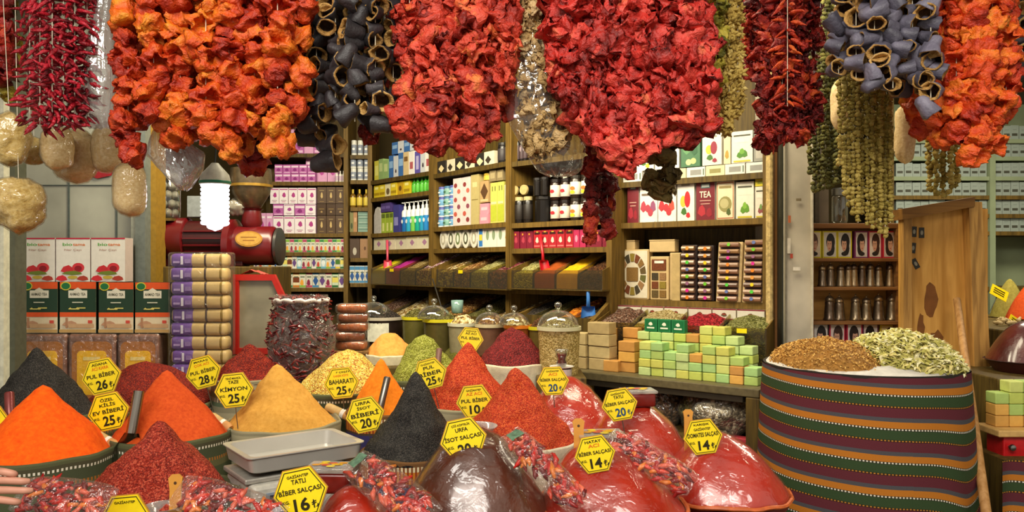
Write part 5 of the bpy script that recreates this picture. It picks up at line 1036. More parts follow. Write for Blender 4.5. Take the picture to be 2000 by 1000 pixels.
# ------------------------------------------------------------------ right hand side: striped basket, rack of mills, wooden door, next stall
KB_ = [(0, '#5c2830'), (.21, '#4c4a4e'), (.33, '#b36e24'), (.52, '#2a2a24'), (.535, '#d8d2c0', '#3a3a30'), (.575, '#26281c'), (.59, '#34462a'), (.86, '#20241a'), (.875, '#b87a2c', '#3a2a1a'), (.91, '#2a1a1a'), (.925, '#5c2830')]
KBM = kilim('striped_kilim', .105, KB_, .010)
bc = Vector((X(1683, 2.75), 2.75, 0)); bz = 1.198; br = .336
bk = thing('striped_basket', 'large round bin wrapped in striped kilim cloth', 'bin', (bc.x, bc.y, 0))
def bfn(a, t):
    th = 2*PI*a-PI/2; z = bz*(1-t); bul = 1+.07*math.sin(min(1, t*1.6)*PI*.6)
    f = math.exp(-((a-.115)/.03)**2)*min(1, t*2.2); r = br*bul*(1-.035*f+.03*math.exp(-((a-.165)/.03)**2)*min(1, t*2))*(1+.008*math.sin(th*7+t*5))
    return Vector((r*math.cos(th), r*math.sin(th), z))
def buv(a, t):
    sag = .08*math.exp(-((a-.115)/.06)**2)*min(1, t*1.8)+.012*math.sin(2*PI*a+1.0)
    return (a*2*PI*br, t*bz+.012+sag*-1.0)
mb = MB(); mb.grid(bfn, 160, 60, KBM, wrap=True, uvfn=buv); part('kilim_cloth', mb.mesh('kilim_cloth', True), bk)
mb = MB(); mb.lathe([(br*.985, bz-.02), (br*1.0, bz+.004), (br*.975, bz+.004), (br*.95, bz-.03), (.02, bz-.05)], M('#2a2620', .7), seg=64); part('rim', mb.mesh('rim', 40), bk)
def litter(name, label, cx, cy, rx, ry, z0, h, base, leafm, n, lf, rot=0, cat='dried flowers'):
    mb = MB(); o = R.uniform(0, 9)
    def hz(x, y):
        q = (x/rx)**2+(y/ry)**2
        return z0+h*max(0, 1-q)**.6+.012*noise.noise(Vector((x*14, y*14, o)))
    mb.grid(lambda a, t: Vector(((1-t)*rx*math.cos(2*PI*a), (1-t)*ry*math.sin(2*PI*a), hz((1-t)*rx*math.cos(2*PI*a), (1-t)*ry*math.sin(2*PI*a))-.004)), 48, 14, base, wrap=True)
    for i in range(n):
        a, r = rv(0, 6.283), math.sqrt(R.random()); x, y = rx*r*math.cos(a), ry*r*math.sin(a); p = Vector((x, y, hz(x, y)+rv(0, .006)))
        L, W = rv(*lf[0]), rv(*lf[1]); T = Matrix.Translation(p) @ Euler((rv(-.9, .9), rv(-.9, .9), rv(0, 6.3))).to_matrix().to_4x4(); k = rv(.1, .5)*L
        mb.add([(-L/2, 0, 0), (-L*.1, -W/2, k*.6), (L/2, 0, -k*.2), (-L*.05, W/2, k*.6), (0, 0, k)], [(0, 1, 4), (1, 2, 4), (2, 3, 4), (3, 0, 4)], leafm[i % len(leafm)], T)
    return top(name, mb.mesh(name, False), label, cat, (cx, cy, 0), rot, kind='stuff')
LEAFY = [M(c, .7, .25, var=.2) for c in ('#c8be72', '#d8d090', '#b0a858', '#e4dcae', '#a09a4c', '#d2c27a')]
LEAFB = [M(c, .75, .2, var=.2) for c in ('#bc8c42', '#cc9e52', '#a4763a', '#d8ae62', '#8e642e')]
litter('linden_flowers', 'heap of pale green dried linden flowers filling the right side of striped bin', bc.x+.118, bc.y-.035, .182, .262, bz-.012, .125, M('#a39a50', .8), LEAFY, 2600, ((.018, .045), (.007, .017)))
litter('brown_blossoms', 'heap of golden brown dried blossoms filling the left side of striped bin', bc.x-.13, bc.y-.0, .185, .268, bz-.012, .10, M('#95682a', .8), LEAFB, 3000, ((.006, .014), (.004, .008)))
ln = MB(); ln.grid(lambda a, t: Vector(((br*(.97-.35*t))*math.cos(2*PI*a), (br*(.97-.35*t))*math.sin(2*PI*a), bz+.004+.02*t+.01*noise.noise(Vector((math.cos(2*PI*a)*4, math.sin(2*PI*a)*4, t*4))))), 64, 6, M('#c9c4ba', .7, .2), wrap=True)
top('liner_cloth', ln.mesh('liner_cloth', True), 'white liner cloth showing at the rim of the striped bin', 'cloth', (bc.x, bc.y, 0))
# wooden door panel and sticks
dd = 3.22
DW = wood('door_wood', '#b07a30', '#dca654', 3, .55); DW2 = wood('door_frame_wood', '#8a6230', '#c89850', 5, .6)
wd_ = thing('wooden_door', 'weathered wooden door panel standing behind the striped bin', 'door', (X(1765, dd), dd, 0))
x1 = X(1938, dd)-X(1765, dd); ht = Z(402, dd)
part('panel', MB().box(.0, x1, .03, .045, 0, ht-.01, DW), wd_)
sb = MB(); sb.add([(x, y, z) for y in (-.02, .05) for x, z in ((x1-.075+.03, 0), (x1+.04, 0), (x1-.055, ht+.015), (x1-.11, ht+.015))], [(0, 1, 2, 3), (7, 6, 5, 4), (0, 4, 5, 1), (1, 5, 6, 2), (2, 6, 7, 3), (3, 7, 4, 0)], DW2)
part('stile', sb, wd_); part('stile', MB().box(0, .035, .0, .03, 0, ht-.03, DW2), wd_)
tr_ = MB(); tr_.add([(x, y, z) for y in (-.03, .05) for x, z in ((-.02, ht-.06), (x1-.09, ht-.005), (x1-.09, ht+.035), (-.02, ht-.015))], [(0, 1, 2, 3), (7, 6, 5, 4), (0, 4, 5, 1), (1, 5, 6, 2), (2, 6, 7, 3), (3, 7, 4, 0)], wood('door_rail_wood', '#5a3a18', '#8a6028', 4, .6, False))
part('top_rail', tr_, wd_)
for k, (u, v, w_, h_) in enumerate(((1826, 585, 26, 62), (1836, 668, 30, 40), (1806, 640, 14, 50))):
    q = random.Random(k); s_ = dd/F; part('dark_stain', MB().flat([(w_*s_*.6*math.cos(j*PI/7)*q.uniform(.6, 1), h_*s_*.6*math.sin(j*PI/7)*q.uniform(.7, 1.1)) for j in range(14)], 0, M('#7a4a1e', .6, .3, var=.2, vsc=20)), wd_, (X(u, dd)-X(1765, dd), .0295, Z(v, dd)), label='dark water stain')
for u, v, a in ((1792, 452, .05), (1807, 454, 0), (1790, 484, .1), (1795, 515, -.5)):
    q = P(u, v, dd); m = MB(); m.box(-.011, .011, -.002, .0, -.022, .022, M('#2a261e', .5)); m.ell(0, 0, .006, .01, -.003, M('#8a8474', .5)); o = top('small_sticker', m, 'small black sticker on wooden door, at %s' % {452: 'top left', 454: 'top, second', 484: 'middle height', 515: 'lowest, tilted'}[v], 'sticker', (q.x, dd+.029, q.z), rot=(0, a, 0), group='black door stickers')
ST = wood('stick_wood', '#9a6a34', '#c0915a', 6, .6)
a, b = P(1869, 585, 3.13), P(1926, 1000, 2.44); d_ = b-a; b2 = a+d_*(a.z/(a.z-b.z)); mb = MB(); mb.tube([a, a+d_*.5, b2], [.014, .0155, .017], ST, 8)
top('wooden_stick', mb.mesh('wooden_stick', True), 'long wooden stick leaning in front of the wooden door', 'stick')
# little shelf of mills
ds = 3.45
def rack():
    x0, x1 = X(1588, ds), X(1760, ds); t = thing('mill_rack', 'small brown wall rack holding pepper mills', 'rack', (x0, ds, 0)); w = x1-x0
    RW = wood('rack_wood', '#6a4424', '#946636', 6, .6, False)
    part('back_board', MB().box(0, w, .1, .115, Z(690, ds), Z(440, ds), wood('rack_back_wood', '#9a6c30', '#c48e44', 4, .6, False)), t)
    zs = [Z(v, ds) for v in (504, 560, 627)]
    for z in zs: part('shelf', MB().rbox(-.03, w+.03, -.01, .099, z-.016, z, .003, RW), t)
    part('shelf', MB().rbox(-.0, w+.01, .0, .099, Z(446, ds), Z(436, ds), .003, RW), t)
    part('shelf', MB().rbox(-.03, w+.03, -.01, .099, Z(688, ds)-.016, Z(688, ds), .003, RW), t)
    part('upright', MB().box(w-.02, w, .001, .099, Z(690, ds), Z(446, ds), RW), t); part('upright', MB().box(0, .012, .02, .099, Z(690, ds), Z(446, ds), RW), t)
    return zs
rz_ = rack()
def mill(h, r, m, m2):
    b = MB(); b.lathe([(r*1.05, 0), (r*1.1, h*.04), (r*.95, h*.1), (r*.9, h*.3), (r*.78, h*.55), (r*.82, h*.66), (r*.7, h*.7)], m, seg=16)
    c = MB(); c.lathe([(r*.7, h*.7), (r*.8, h*.73), (r*.75, h*.82), (r*.35, h*.9), (r*.12, h*.92), (r*.12, h*.96), (r*.2, h*.98), (r*.05, h)], m2, seg=16)
    return b.mesh('pepper_mill', 40), c.mesh('cap', 40)
CU = [M(c, .32, .5, .85, .25, 60) for c in ('#8a7a62', '#9a8a72', '#7a6a58', '#a08a6a', '#6a5a4c')]
CUN = ['pewter', 'pale steel', 'grey brass', 'warm brass', 'dark bronze']
def mills(us, z, hp, r, where):
    n = len(us)
    for i, u in enumerate(us):
        k = R.randrange(5); h = hp*ds/F*rv(.92, 1.05); a, c = mill(h, r, CU[k], CU[(k+1) % 5])
        o = top('pepper_mill', a, '%s engraved pepper mill, %s on %s' % (CUN[k], nth(i, n), where), 'pepper mill', (X(u, ds+.04), ds+.04, z+.0005), group='pepper mills on '+where); part('cap', c, o)
mills([1606, 1622, 1642, 1657, 1668, 1684, 1700, 1716, 1738], rz_[1], 50, .020, 'upper mill shelf')
mills([1620, 1639, 1671, 1692, 1716, 1742], rz_[2], 52, .025, 'lower mill shelf')
def face(bg, frame, hair, flip=1, dress='#2a2420'):
    def f(w, h):
        m = fboxes(w, h, .06, frame, [('r', .5, .5, .84, .9, bg)], frame); y = -.0012; e = m.ell
        e(w*.04*flip, h*.60, w*.30, h*.32, y, M(hair, .5, .4)); e(w*.12*flip, h*.36, w*.2, h*.26, y-.0002, M(hair, .5, .4))
        e(-w*.04*flip, h*.50, w*.17, h*.25, y-.0004, M('#c89a80', .6)); e(-w*.02*flip, h*.72, w*.2, h*.10, y-.0006, M(hair, .5, .4))
        for sx in (-.1, .03): e(w*(sx*flip), h*.53, w*.03, h*.018, y-.0008, M('#3a2620', .6))
        e(-w*.04*flip, h*.36, w*.05, h*.018, y-.0008, M('#a84a44', .6)); e(-w*.02*flip, h*.16, w*.22, h*.08, y-.0003, M(dress, .6))
        return [('dye_carton', m)]
    return f
LK = Line(1500, ds+.015, 1800, ds+.015)
row(LK, 1578, 1668, rz_[0], 53, 3, [face('#d8c8b0', '#d8c81e', '#5a3a28', -1), face('#cfc8bc', '#c8b81e', '#1c1614', 1), face('#d0ccc0', '#d8c81e', '#181414', 1)], ['yellow carton with brown haired portrait', 'yellow edged carton with dark haired portrait', 'yellow carton with black haired portrait'], 'carton', 'top rack shelf', name='dye_carton', order=[0, 1, 2], rj=0)
row(LK, 1672, 1754, rz_[0], 53, 3, [face('#d0c8c0', '#7a3060', '#1a1414', -1), face('#d8ccc0', '#b82a4a', '#3a2420', 1), face('#c8b8b0', '#c02a3a', '#241818', -1)], ['purple edged carton with black haired portrait', 'pink edged carton with brown haired portrait', 'red carton with small portraits'], 'carton', 'top rack shelf, right half', name='dye_carton', order=[0, 1, 2], rj=0)
zq = Z(688, ds)
row(LK, 1590, 1720, zq, 56, 4, [face('#d0c8c0', '#2a2420', '#181212', 1), face('#d8c8c0', '#b01e3a', '#3a2018', 1), face('#d4ccc4', '#b01e3a', '#241614', -1), face('#d0c4bc', '#5a2440', '#181212', -1)], ['black edged carton with portrait', 'red edged carton with brown haired portrait', 'red edged carton with dark haired portrait', 'purple edged carton with portrait'], 'carton', 'bottom rack shelf', name='dye_carton', order=[0, 1, 2, 3], rj=0)
row(LK, 1722, 1762, zq, 52, 1, [face('#d8c890', '#d0b83a', '#5a3a20', 1)], 'yellow carton with auburn haired portrait', 'carton', 'bottom rack shelf', name='dye_carton', rj=0)
jr = thing('glass_jar', 'clear glass jar with metal lid beside the grey column', 'jar', P(1640, 436, 3.62)); part('glass', MB().lathe([(.03, 0), (.036, .01), (.036, .12), (.03, .135)], GLS, seg=20).mesh('glass', True), jr); part('lid', MB().lathe([(.036, .13), (.038, .16), (.03, .165)], steel, seg=20).mesh('lid', 40), jr)
top('rack_bracket', MB().box(X(1618, 3.62), X(1662, 3.62), 3.57, 3.69, Z(436, 3.62)-.015, Z(436, 3.62)-.001, WD), 'little wooden bracket under the clear glass jar', 'bracket')
# neighbouring stall seen beyond the door
LN = Line(1740, 5.4, 2070, 5.4)
SH = M('#8f9a78', .6, .3, var=.1, vsc=6)
zn = unit(LN, 'pale green shelving of the neighbouring stall', (272, 306, 345, 382, 418, 452, 560), 1900, ztop=2.75, depth=.3, wm=SH)
part('upright', MB().box(0, .04, -.015, .29, 0, 2.7, SH), LASTUNIT[0], ((LN.at(1931)-LN.a).length, 0, 0))
GRB = [CB('#98a298', [('r', .5, .35, .7, .18, '#4a4a3e'), ('r', .5, .7, .5, .06, '#8a948a')]), CB('#a0a69c', [('e', .35, .4, .25, .2, '#5a3a34'), ('e', .7, .4, .25, .2, '#3a4a3a')]), CB('#7c8c80', [('r', .5, .4, .7, .3, '#3f4a44')])]
GN = ['pale grey carton with dark band', 'pale carton with two dark dots', 'grey green carton with dark print']
for k, nm in ((0, 'highest row of next stall'), (1, 'second row of next stall'), (2, 'third row of next stall'), (3, 'fourth row of next stall'), (4, 'fifth row of next stall'), (5, 'sixth row of next stall')):
    row(LN, 1752, 1930, zn[k], 27, 11, GRB, GN, 'carton', nm+', left part', hj=.05)
    row(LN, 1944, 2010, zn[k], 28, 4, GRB, GN, 'carton', nm+', right part', hj=.05)
# counter goods of the neighbouring stall at the right edge
def cone(u, vb, hw, d, va, mat, label, cat='spice'):
    s = d/F; h = Z(va, d)-Z(vb, d); m = MB(); m.grid(lambda a, t: Vector(((1-t)*hw*s*math.cos(2*PI*a), (1-t)*hw*s*math.sin(2*PI*a), h*(1-(1-t)**1.6)+.004*noise.noise(Vector((math.cos(2*PI*a)*3, t*6, u*.1))))), 36, 14, mat, wrap=True)
    return top('spice_heap', m.mesh('spice_heap', True), label, cat, P(u, vb, d))
ns = 3.5
nc = MB(); nc.rbox(X(1930, ns), X(2140, ns), ns-.12, ns+.95, 0, Z(640, ns)-.001, .008, WD); top('counter', nc, 'wooden counter of the neighbouring stall at right', 'counter')
cone(1972, 618, 34, 4.2, 545, grain('next_olive_powder', ['#7a6e2a', '#8f8238', '#a09448'], 60, .3, .9, soft=True), 'olive powder heap on the neighbouring stall')
cone(2010, 622, 40, 4.0, 556, REP, 'rust red heap at right picture edge on the neighbouring stall')
top('counter', MB().box(X(1935, 4.2), X(2090, 4.2), 3.9, 4.4, Z(640, ns), Z(618, 4.2)-.001, WD), 'raised wooden tray under the neighbouring heaps', 'counter')
def yt(u, v, d, w, h, rot, label):
    s = d/F; t = thing('price_card', label, 'price card', P(u, v, d), rot=(-.3, rot, 0)); part('card', MB().box(-w*s/2, w*s/2, 0, .003, -h*s/2, h*s/2, TY), t)
    b = MB(); 
    for k in range(3): b.box(-w*s*.35, w*s*.3, -.001, -.0002, h*s*(.2-.2*k), h*s*(.28-.2*k), INK)
    part('printed_lines', b, t); part('wire_stake', MB().tube([(0, .004, 0), (0, .03, -.12)], .0016, steel, 5), t)
yt(1952, 572, 4.02, 36, 22, .5, 'tilted yellow price card on the olive heap'); yt(1984, 630, 3.66, 30, 20, .6, 'tilted yellow price card at right picture edge')
def root(u, v, d, sc, seed):
    q = random.Random(seed); m = MB(); s = d/F*sc
    m.tube([(-1.4*s*10, 0, 0), (-.5*s*10, q.uniform(-3, 3)*s, 2*s), (.5*s*10, 0, 0), (1.4*s*10, q.uniform(-3, 3)*s, 1*s)], [3*s, 5*s, 5.5*s, 3*s], M('#b8a070', .8, .2, var=.2, vsc=30, bump=.4), 8); m.tube([(0, 0, 2*s), (4*s, -4*s, 8*s)], [4*s, 2.5*s], M('#b8a070', .8, .2, var=.2, vsc=30, bump=.4), 8)
    return m.mesh('ginger_root', True)
for i, (u, v) in enumerate(((1950, 596), (1962, 606), (1976, 600), (1955, 616), (1972, 620), (1990, 612))):
    q = P(u, v+14, 3.62); top('ginger_root', root(u, v, 3.62, .8, i), 'knobbly ginger root, %s of six by the yellow cards' % nth(i, 6), 'ginger', (q.x, q.y, Z(640, ns)+.012+.012*(i % 2)), rv(0, 6), 'ginger roots')
zz2 = Z(725, 3.05)
m = MB(); m.grid(lambda a, t: Vector(((1-t)*.15*math.cos(2*PI*a), (1-t)*.15*math.sin(2*PI*a), .155*(1-(1-t)**2.2))), 40, 16, PDR, wrap=True); top('paste_mound', m.mesh('paste_mound', True), 'dark maroon glossy paste dome at the right picture edge', 'paste', (X(2010, 3.05), 3.05, Z(702, 3.05)))
top('paste_tub', MB().lathe([(.12, 0), (.155, Z(702, 3.05)-zz2), (.16, Z(702, 3.05)-zz2-.001), (.15, Z(702, 3.05)-zz2-.004)], M('#3a1210', .4, .5), seg=36).mesh('paste_tub', 40), 'dark tub under maroon paste dome at right edge', 'tub', (X(2010, 3.05), 3.05, zz2))
top('counter', MB().rbox(X(1950, 2.85), X(2160, 2.85), 2.85, 3.36, .0, zz2-.001, .006, WD), 'low counter under the maroon paste and soaps at right', 'counter')
for r in range(4):
    for c in range(3):
        if r == 3 and c == 0: continue
        mt = (SOAPO if r == 0 or (r == 1 and c == 0) else SOAPG)[(r+c) % 3]; h = 22*2.8/F; w = 28*2.8/F
        top('soap_bar', soap(w*.95, .06, h*.97, mt), 'soap bar of the neighbouring stall, %s column, %s layer' % (nth(c, 3), ('bottom', 'second', 'third', 'top')[r]), 'soap', (X(1958+28*c, 2.76), 2.76, Z(834, 2.76)+r*h), 0, 'soap bars at right picture edge')
top('counter', MB().rbox(X(1944, 2.72), X(2140, 2.72), 2.7, 2.845, Z(852, 2.72), Z(834, 2.76)-.0005, .004, M('#c8a060', .5)), 'pale wooden ledge under the edge soaps', 'ledge')
rd = thing('drawer_box', 'bright red drawer box with steel knob at right edge', 'drawer', (X(1960, 2.72), 2.72, Z(897, 2.72))); part('drawer_front', MB().rbox(0, .4, 0, .1, 0, Z(853, 2.72)-Z(897, 2.72)-.001, .005, M('#b81418', .35, .5)), rd); part('knob', MB().lathe([(.004, 0), (.005, .012), (.012, .016), (.01, .024), (.002, .026)], steel, Matrix.Translation((.02, 0, .045)) @ Matrix.Rotation(PI/2, 4, 'X'), 14), rd)
m = MB(); m.grid(lambda a, t: Vector((X(1958, 2.6)+.45*a, 2.6+.015*math.sin(a*18), (Z(900, 2.6))*(1-t))), 30, 24, KBM, uvfn=lambda a, t: (a*.45, t*Z(900, 2.6)+.09)); m2 = top('striped_cloth', m.mesh('striped_cloth', True), 'striped kilim cloth hanging at right edge below red drawer', 'cloth')
top('counter', MB().box(X(1962, 2.66), X(2150, 2.66), 2.635, 2.84, 0, Z(899, 2.66), WD), 'boarded stand behind the hanging striped cloth', 'counter')
# ------------------------------------------------------------------ left side: hanging sponges, boxes, grinder
SPO = grain('sea_sponge', ['#b08a3e', '#d8b870', '#ecd49a'], 70, 1.0, .85, soft=True, dist=.008); LUF = grain('luffa_fibre', ['#cba872', '#e2c490', '#f0dcb0'], 120, .5, .8, soft=True)
SFILM = film('sponge_film', '#fffdf6', .05, .5, 18, .15, .8, .15)
def hang(u, v, d, hw, hh, mat, label, cat, name, seed, lump=.18, cov=True, cyl=False):
    s = d/F; t = thing(name, label, cat, P(u, v-hh, d)); rx, rz = hw*s, hh*s; o = seed*2.7
    def f(a, q, g=1.0):
        th = 2*PI*a; z = -1+2*q
        r = (1-abs(z)**(4 if cyl else 2.2))**.5 if abs(z) < 1 else 0
        v_ = Vector((r*math.cos(th), r*math.sin(th), z)); k = (1+lump*noise.noise(v_*1.6+Vector((o, o, o)))+lump*.45*noise.noise(v_*4.5+Vector((o, 0, o))))*g
        return Vector((v_.x*rx*k, v_.y*rx*.85*k, -rz+v_.z*rz*k))
    m = MB(); m.grid(f, 36, 26, mat, wrap=True); part('fibre_body', m.mesh('fibre_body', True), t)
    if cov: g = MB(); g.grid(lambda a, q: f(a, q, 1.05), 36, 26, SFILM, wrap=True); part('film', g.mesh('film', True), t)
    rl = min(RAILS, key=lambda r: abs(r[0]-d)); lo = t.location
    part('cord', MB().tube([(0, 0, -.01), (0, rl[0]-d, rl[1]-lo.z)], .0012, STR, 5), t)
hang(18, 272, 2.42, 37, 53, SPO, 'yellow sea sponge at left picture edge, upper of two', 'sponge', 'sea_sponge', 1, .2)
hang(66, 296, 2.6, 24, 26, SPO, 'small sea sponge half hidden by the red chilies', 'sponge', 'sea_sponge', 2, .2)
hang(36, 398, 2.4, 48, 53, SPO, 'big pale sea sponge wrapped in film, lowest at left', 'sponge', 'sea_sponge', 3, .2)
hang(112, 290, 2.5, 29, 42, LUF, 'short tan luffa just below the red chilies', 'luffa', 'luffa_roll', 4, .12, True, True)
hang(150, 306, 2.62, 40, 50, LUF, 'wide tan luffa behind the short one', 'luffa', 'luffa_roll', 5, .12, True, True)
hang(216, 288, 2.6, 34, 48, LUF, 'tan luffa left of the orange pepper strings', 'luffa', 'luffa_roll', 6, .1, True, True)
hang(253, 370, 2.5, 31, 52, LUF, 'smooth luffa roll hanging lowest beside the grey panel edge', 'luffa', 'luffa_roll', 7, .06, True, True)
hang(1768, 262, 2.7, 20, 56, LUF, 'tan luffa between violet aubergines and vermilion peppers', 'luffa', 'luffa_roll', 9, .12, False, True)
hang(1640, 205, 2.8, 17, 50, LUF, 'pale luffa behind straw okra strings', 'luffa', 'luffa_roll', 10, .1, False, True)
def sheet(pts, d, label, name='plastic_bag', depth=.05, seed=1, mat=None):
    """a hanging empty bag: outline given as left and right columns per row, ballooning front and back"""
    t = thing(name, label, 'plastic bag', P((pts[0][1]+pts[0][2])/2, pts[0][0], d)); o = t.location.copy(); m = MB(); n = len(pts)
    def f(a, q):
        x = q*(n-1); i = min(n-2, int(x)); k = x-i; v = pts[i][0]*(1-k)+pts[i+1][0]*k; l = pts[i][1]*(1-k)+pts[i+1][1]*k; r = pts[i][2]*(1-k)+pts[i+1][2]*k
        th = 2*PI*a; c, s_ = math.cos(th), math.sin(th); u = (l+r)/2+(r-l)/2*c; p = P(u, v, d)-o
        return p+Vector((0, s_*depth*math.sin(PI*min(.98, max(.06, q)))**.5+.012*noise.noise(Vector((c*5, q*4, seed*3.1))), .008*noise.noise(Vector((c*4, s_*4, q*6+seed)))))
    m.grid(f, 48, 26, mat or film('bag_sheet', '#f4f2f8', .34, .85, 12, .12, 1.0, .5), wrap=True); part('film', m.mesh('film', True), t)
    rl = min(RAILS, key=lambda r: abs(r[0]-d)); part('cord', MB().tube([(0, 0, 0), (0, rl[0]-d, rl[1]-o.z)], .0015, STR, 5), t); return t
sheet([(-40, 195, 225), (60, 180, 222), (150, 165, 228), (225, 143, 225), (250, 175, 215)], 2.32, 'empty clear plastic bag between red chilies and orange peppers', seed=2)
sheet([(250, 300, 330), (300, 285, 400), (330, 310, 395), (362, 345, 372), (372, 355, 364)], 2.36, 'clear plastic bag corner poking out below the orange peppers', seed=5)
tb_ = sheet([(-40, 1022, 1060), (60, 1015, 1065), (120, 992, 1080), (180, 980, 1100), (240, 992, 1125), (290, 1022, 1145), (335, 1050, 1135), (345, 1075, 1100)], 2.3, 'clear bag of tan dried shells hanging between the red clusters', 'hanging_bag', .06, 9, film('tan_bag_film', '#fdf9ee', .10, .7, 12, .1, 1.0, .25))
o = tb_.location.copy()
for i in range(95):
    v = rv(0, 300); c = 1040 if v < 120 else 1040+(v-120)*.22; hwid = 20 if v < 130 else 36+(v-130)*.1
    p = P(c+rv(-hwid, hwid)*.85, v, 2.29+rv(-.04, .03))-o; part('dried_shell', m_tan[i % 4], tb_, p, rot=(rv(0, 6), rv(0, 6), rv(0, 6)), scale=rv(.6, .95))
# spiral lamp
BL = thing('spiral_lamp', 'glowing white spiral energy saving lamp above the red grinder', 'lamp', P(420, 335, 2.75)); s = 2.75/F
b = MB(); b.lathe([(.012, .03), (.02, .02), (26*s, -6*s), (29*s, -18*s), (29*s, -26*s), (5*s, -27*s)], M('#d0d0c4', .4, .5), seg=24); part('ballast', b.mesh('ballast', 40), BL)
b = MB(); b.lathe([(29.6*s, -19*s), (30*s, -20*s), (30*s, -23*s), (29.6*s, -24*s)], M('#1f7a5a', .4, .5), seg=24); part('green_ring', b.mesh('green_ring', True), BL)
for k in range(2): part('glowing_spiral', MB().tube([((23*s if j < 84 else 23*s*(96-j)/12+.001)*math.cos(j*PI/9+k*PI), (23*s if j < 84 else 23*s*(96-j)/12+.001)*math.sin(j*PI/9+k*PI), -27*s-j*86*s/96) for j in range(97)], 3.9*s, glow('lamp_glow', '#f4f2ff', 3.2), 8).mesh('glowing_spiral', True), BL)
part('cable', MB().tube([(0, 0, .028), (0, .1, 2.6-P(420, 335, 2.75).z)], .003, M('#2a2a28'), 6), BL)
# ---- boxes on the ledge before the grey panel
dl = 3.64; zl = Z(792, dl); sl = dl/F
top('ledge', MB().rbox(X(14, dl), X(462, dl), dl-.02, dl+.19, 0, zl-.0005, .005, WD), 'wooden ledge under the wrapped packs and tea boxes at left', 'ledge')
LX = Line(0, dl, 900, dl)
PK = lambda w, h: [('wrapped_pack', MB().rbox(-w/2, w/2, 0, .1, 0, h, .012, M('#7e5c50', .35, .5, var=.4, vsc=25), None, 3).prism(rrect(w*.62, h*.62, .02, 4, 0, h*.46), -.002, .001, M('#f0bc10', .4, .5)).prism(rrect(w*.84, h*.84, .03, 4, 0, h*.48), -.001, .001, M('#a86a2a', .4, .5)).ell(0, h*.48, w*.1, h*.09, -.003, M('#e8e0d0')).ell(0, h*.48, w*.05, h*.045, -.0034, M('#6a3a1e')).flat(rrect(w*.36, h*.05, .004, 2, 0, h*.66), -.0032, M('#f0dc8a')))]
pkn = ['leftmost, behind the black cone', 'middle one', 'rightmost, beside the purple stack']
for i, (u0, u1) in enumerate(((36, 130), (133, 226), (229, 310))):
    w = (u1-u0)*sl; t = thing('wrapped_pack', 'film wrapped brown pack with yellow label, '+pkn[i], 'pack', (X((u0+u1)/2, dl), dl, zl), 0, 'yellow labelled packs'); part('pack', PK(w, 139*sl)[0][1], t)
    f_ = MB().rbox(-w/2-.002, w/2+.002, -.006, .105, .002, 139*sl+.003, .014, film('pack_film', '#fffaf4', .06, .4, 25, .12, 1.0, .1), None, 3); part('film', f_.mesh('film', 40), t)
GT = CB('#d8c8a8', [('r', .5, .91, 1, .18, '#d8521e'), ('r', .5, .63, 1, .47, '#1f3a28'), ('r', .5, .36, 1, .09, '#d8521e'), ('r', .5, .76, .52, .15, '#d8d4c0'), ('d', .5, .84, .24, .1, '#d8d4c0'), ('t', .5, .76, .44, .055, '#5a5a48', 'AHMAD TEA'), ('e', .17, .92, .3, .17, '#c8b83a'), ('e', .17, .92, .24, .13, '#1f6a3a'), ('r', .5, .60, .3, .02, '#c8c8b0'), ('r', .4, .47, .3, .02, '#d8c86a'), ('r', .62, .49, .2, .02, '#d8c86a'), ('d', .5, .48, .1, .05, '#d8c86a'), ('d', .3, .48, .08, .04, '#d8c86a'), ('h', .3, .18, .5, .12, '#b88a6a'), ('r', .2, .2, .06, .2, '#a87a5a'), ('r', .6, .14, .7, .08, '#c09a72'), ('r', .85, .22, .12, .06, '#c84a3a'), ('r', .5, .04, 1, .06, '#b8945a')], .5, '#16291c')
zg = zl+140*sl+.003
row(LX, 36, 186, zg, 100, 2, [GT], 'green and orange tea box of the left pair', 'tea box', 'on the yellow labelled packs', name='tea_box', rj=.01)
row(LX, 188, 331, zg, 99, 2, [GT], 'green and orange tea box of the right pair', 'tea box', 'next to the purple stack', name='tea_box', rj=.01)
NR = CB('#ddd8cc', [('t', .34, .85, .28, .07, '#4a9a2a', 'bio'), ('t', .68, .845, .36, .055, '#d8762a', 'tama'), ('t', .5, .72, .5, .06, '#b89a8a', 'Nar Çayı'), ('r', .5, .985, 1, .03, '#b81e3a'), ('h', .35, .28, .45, .2, '#c02a30'), ('e', .66, .32, .36, .22, '#c8323a'), ('e', .66, .30, .22, .13, '#8a1420'), ('h', .5, .2, .7, .1, '#6a7a2a'), ('h', .18, .08, .4, .14, '#c82a34'), ('h', .8, .08, .4, .12, '#a83a2a'), ('e', .5, .1, .3, .08, '#b8a03a')], .45, '#b8a8a0')
row(LX, 34, 242, zg+100.5*sl, 86, 3, [NR], 'white pomegranate tea box', 'tea box', 'on the green tea boxes', name='tea_box', rj=.02, gap=.97)
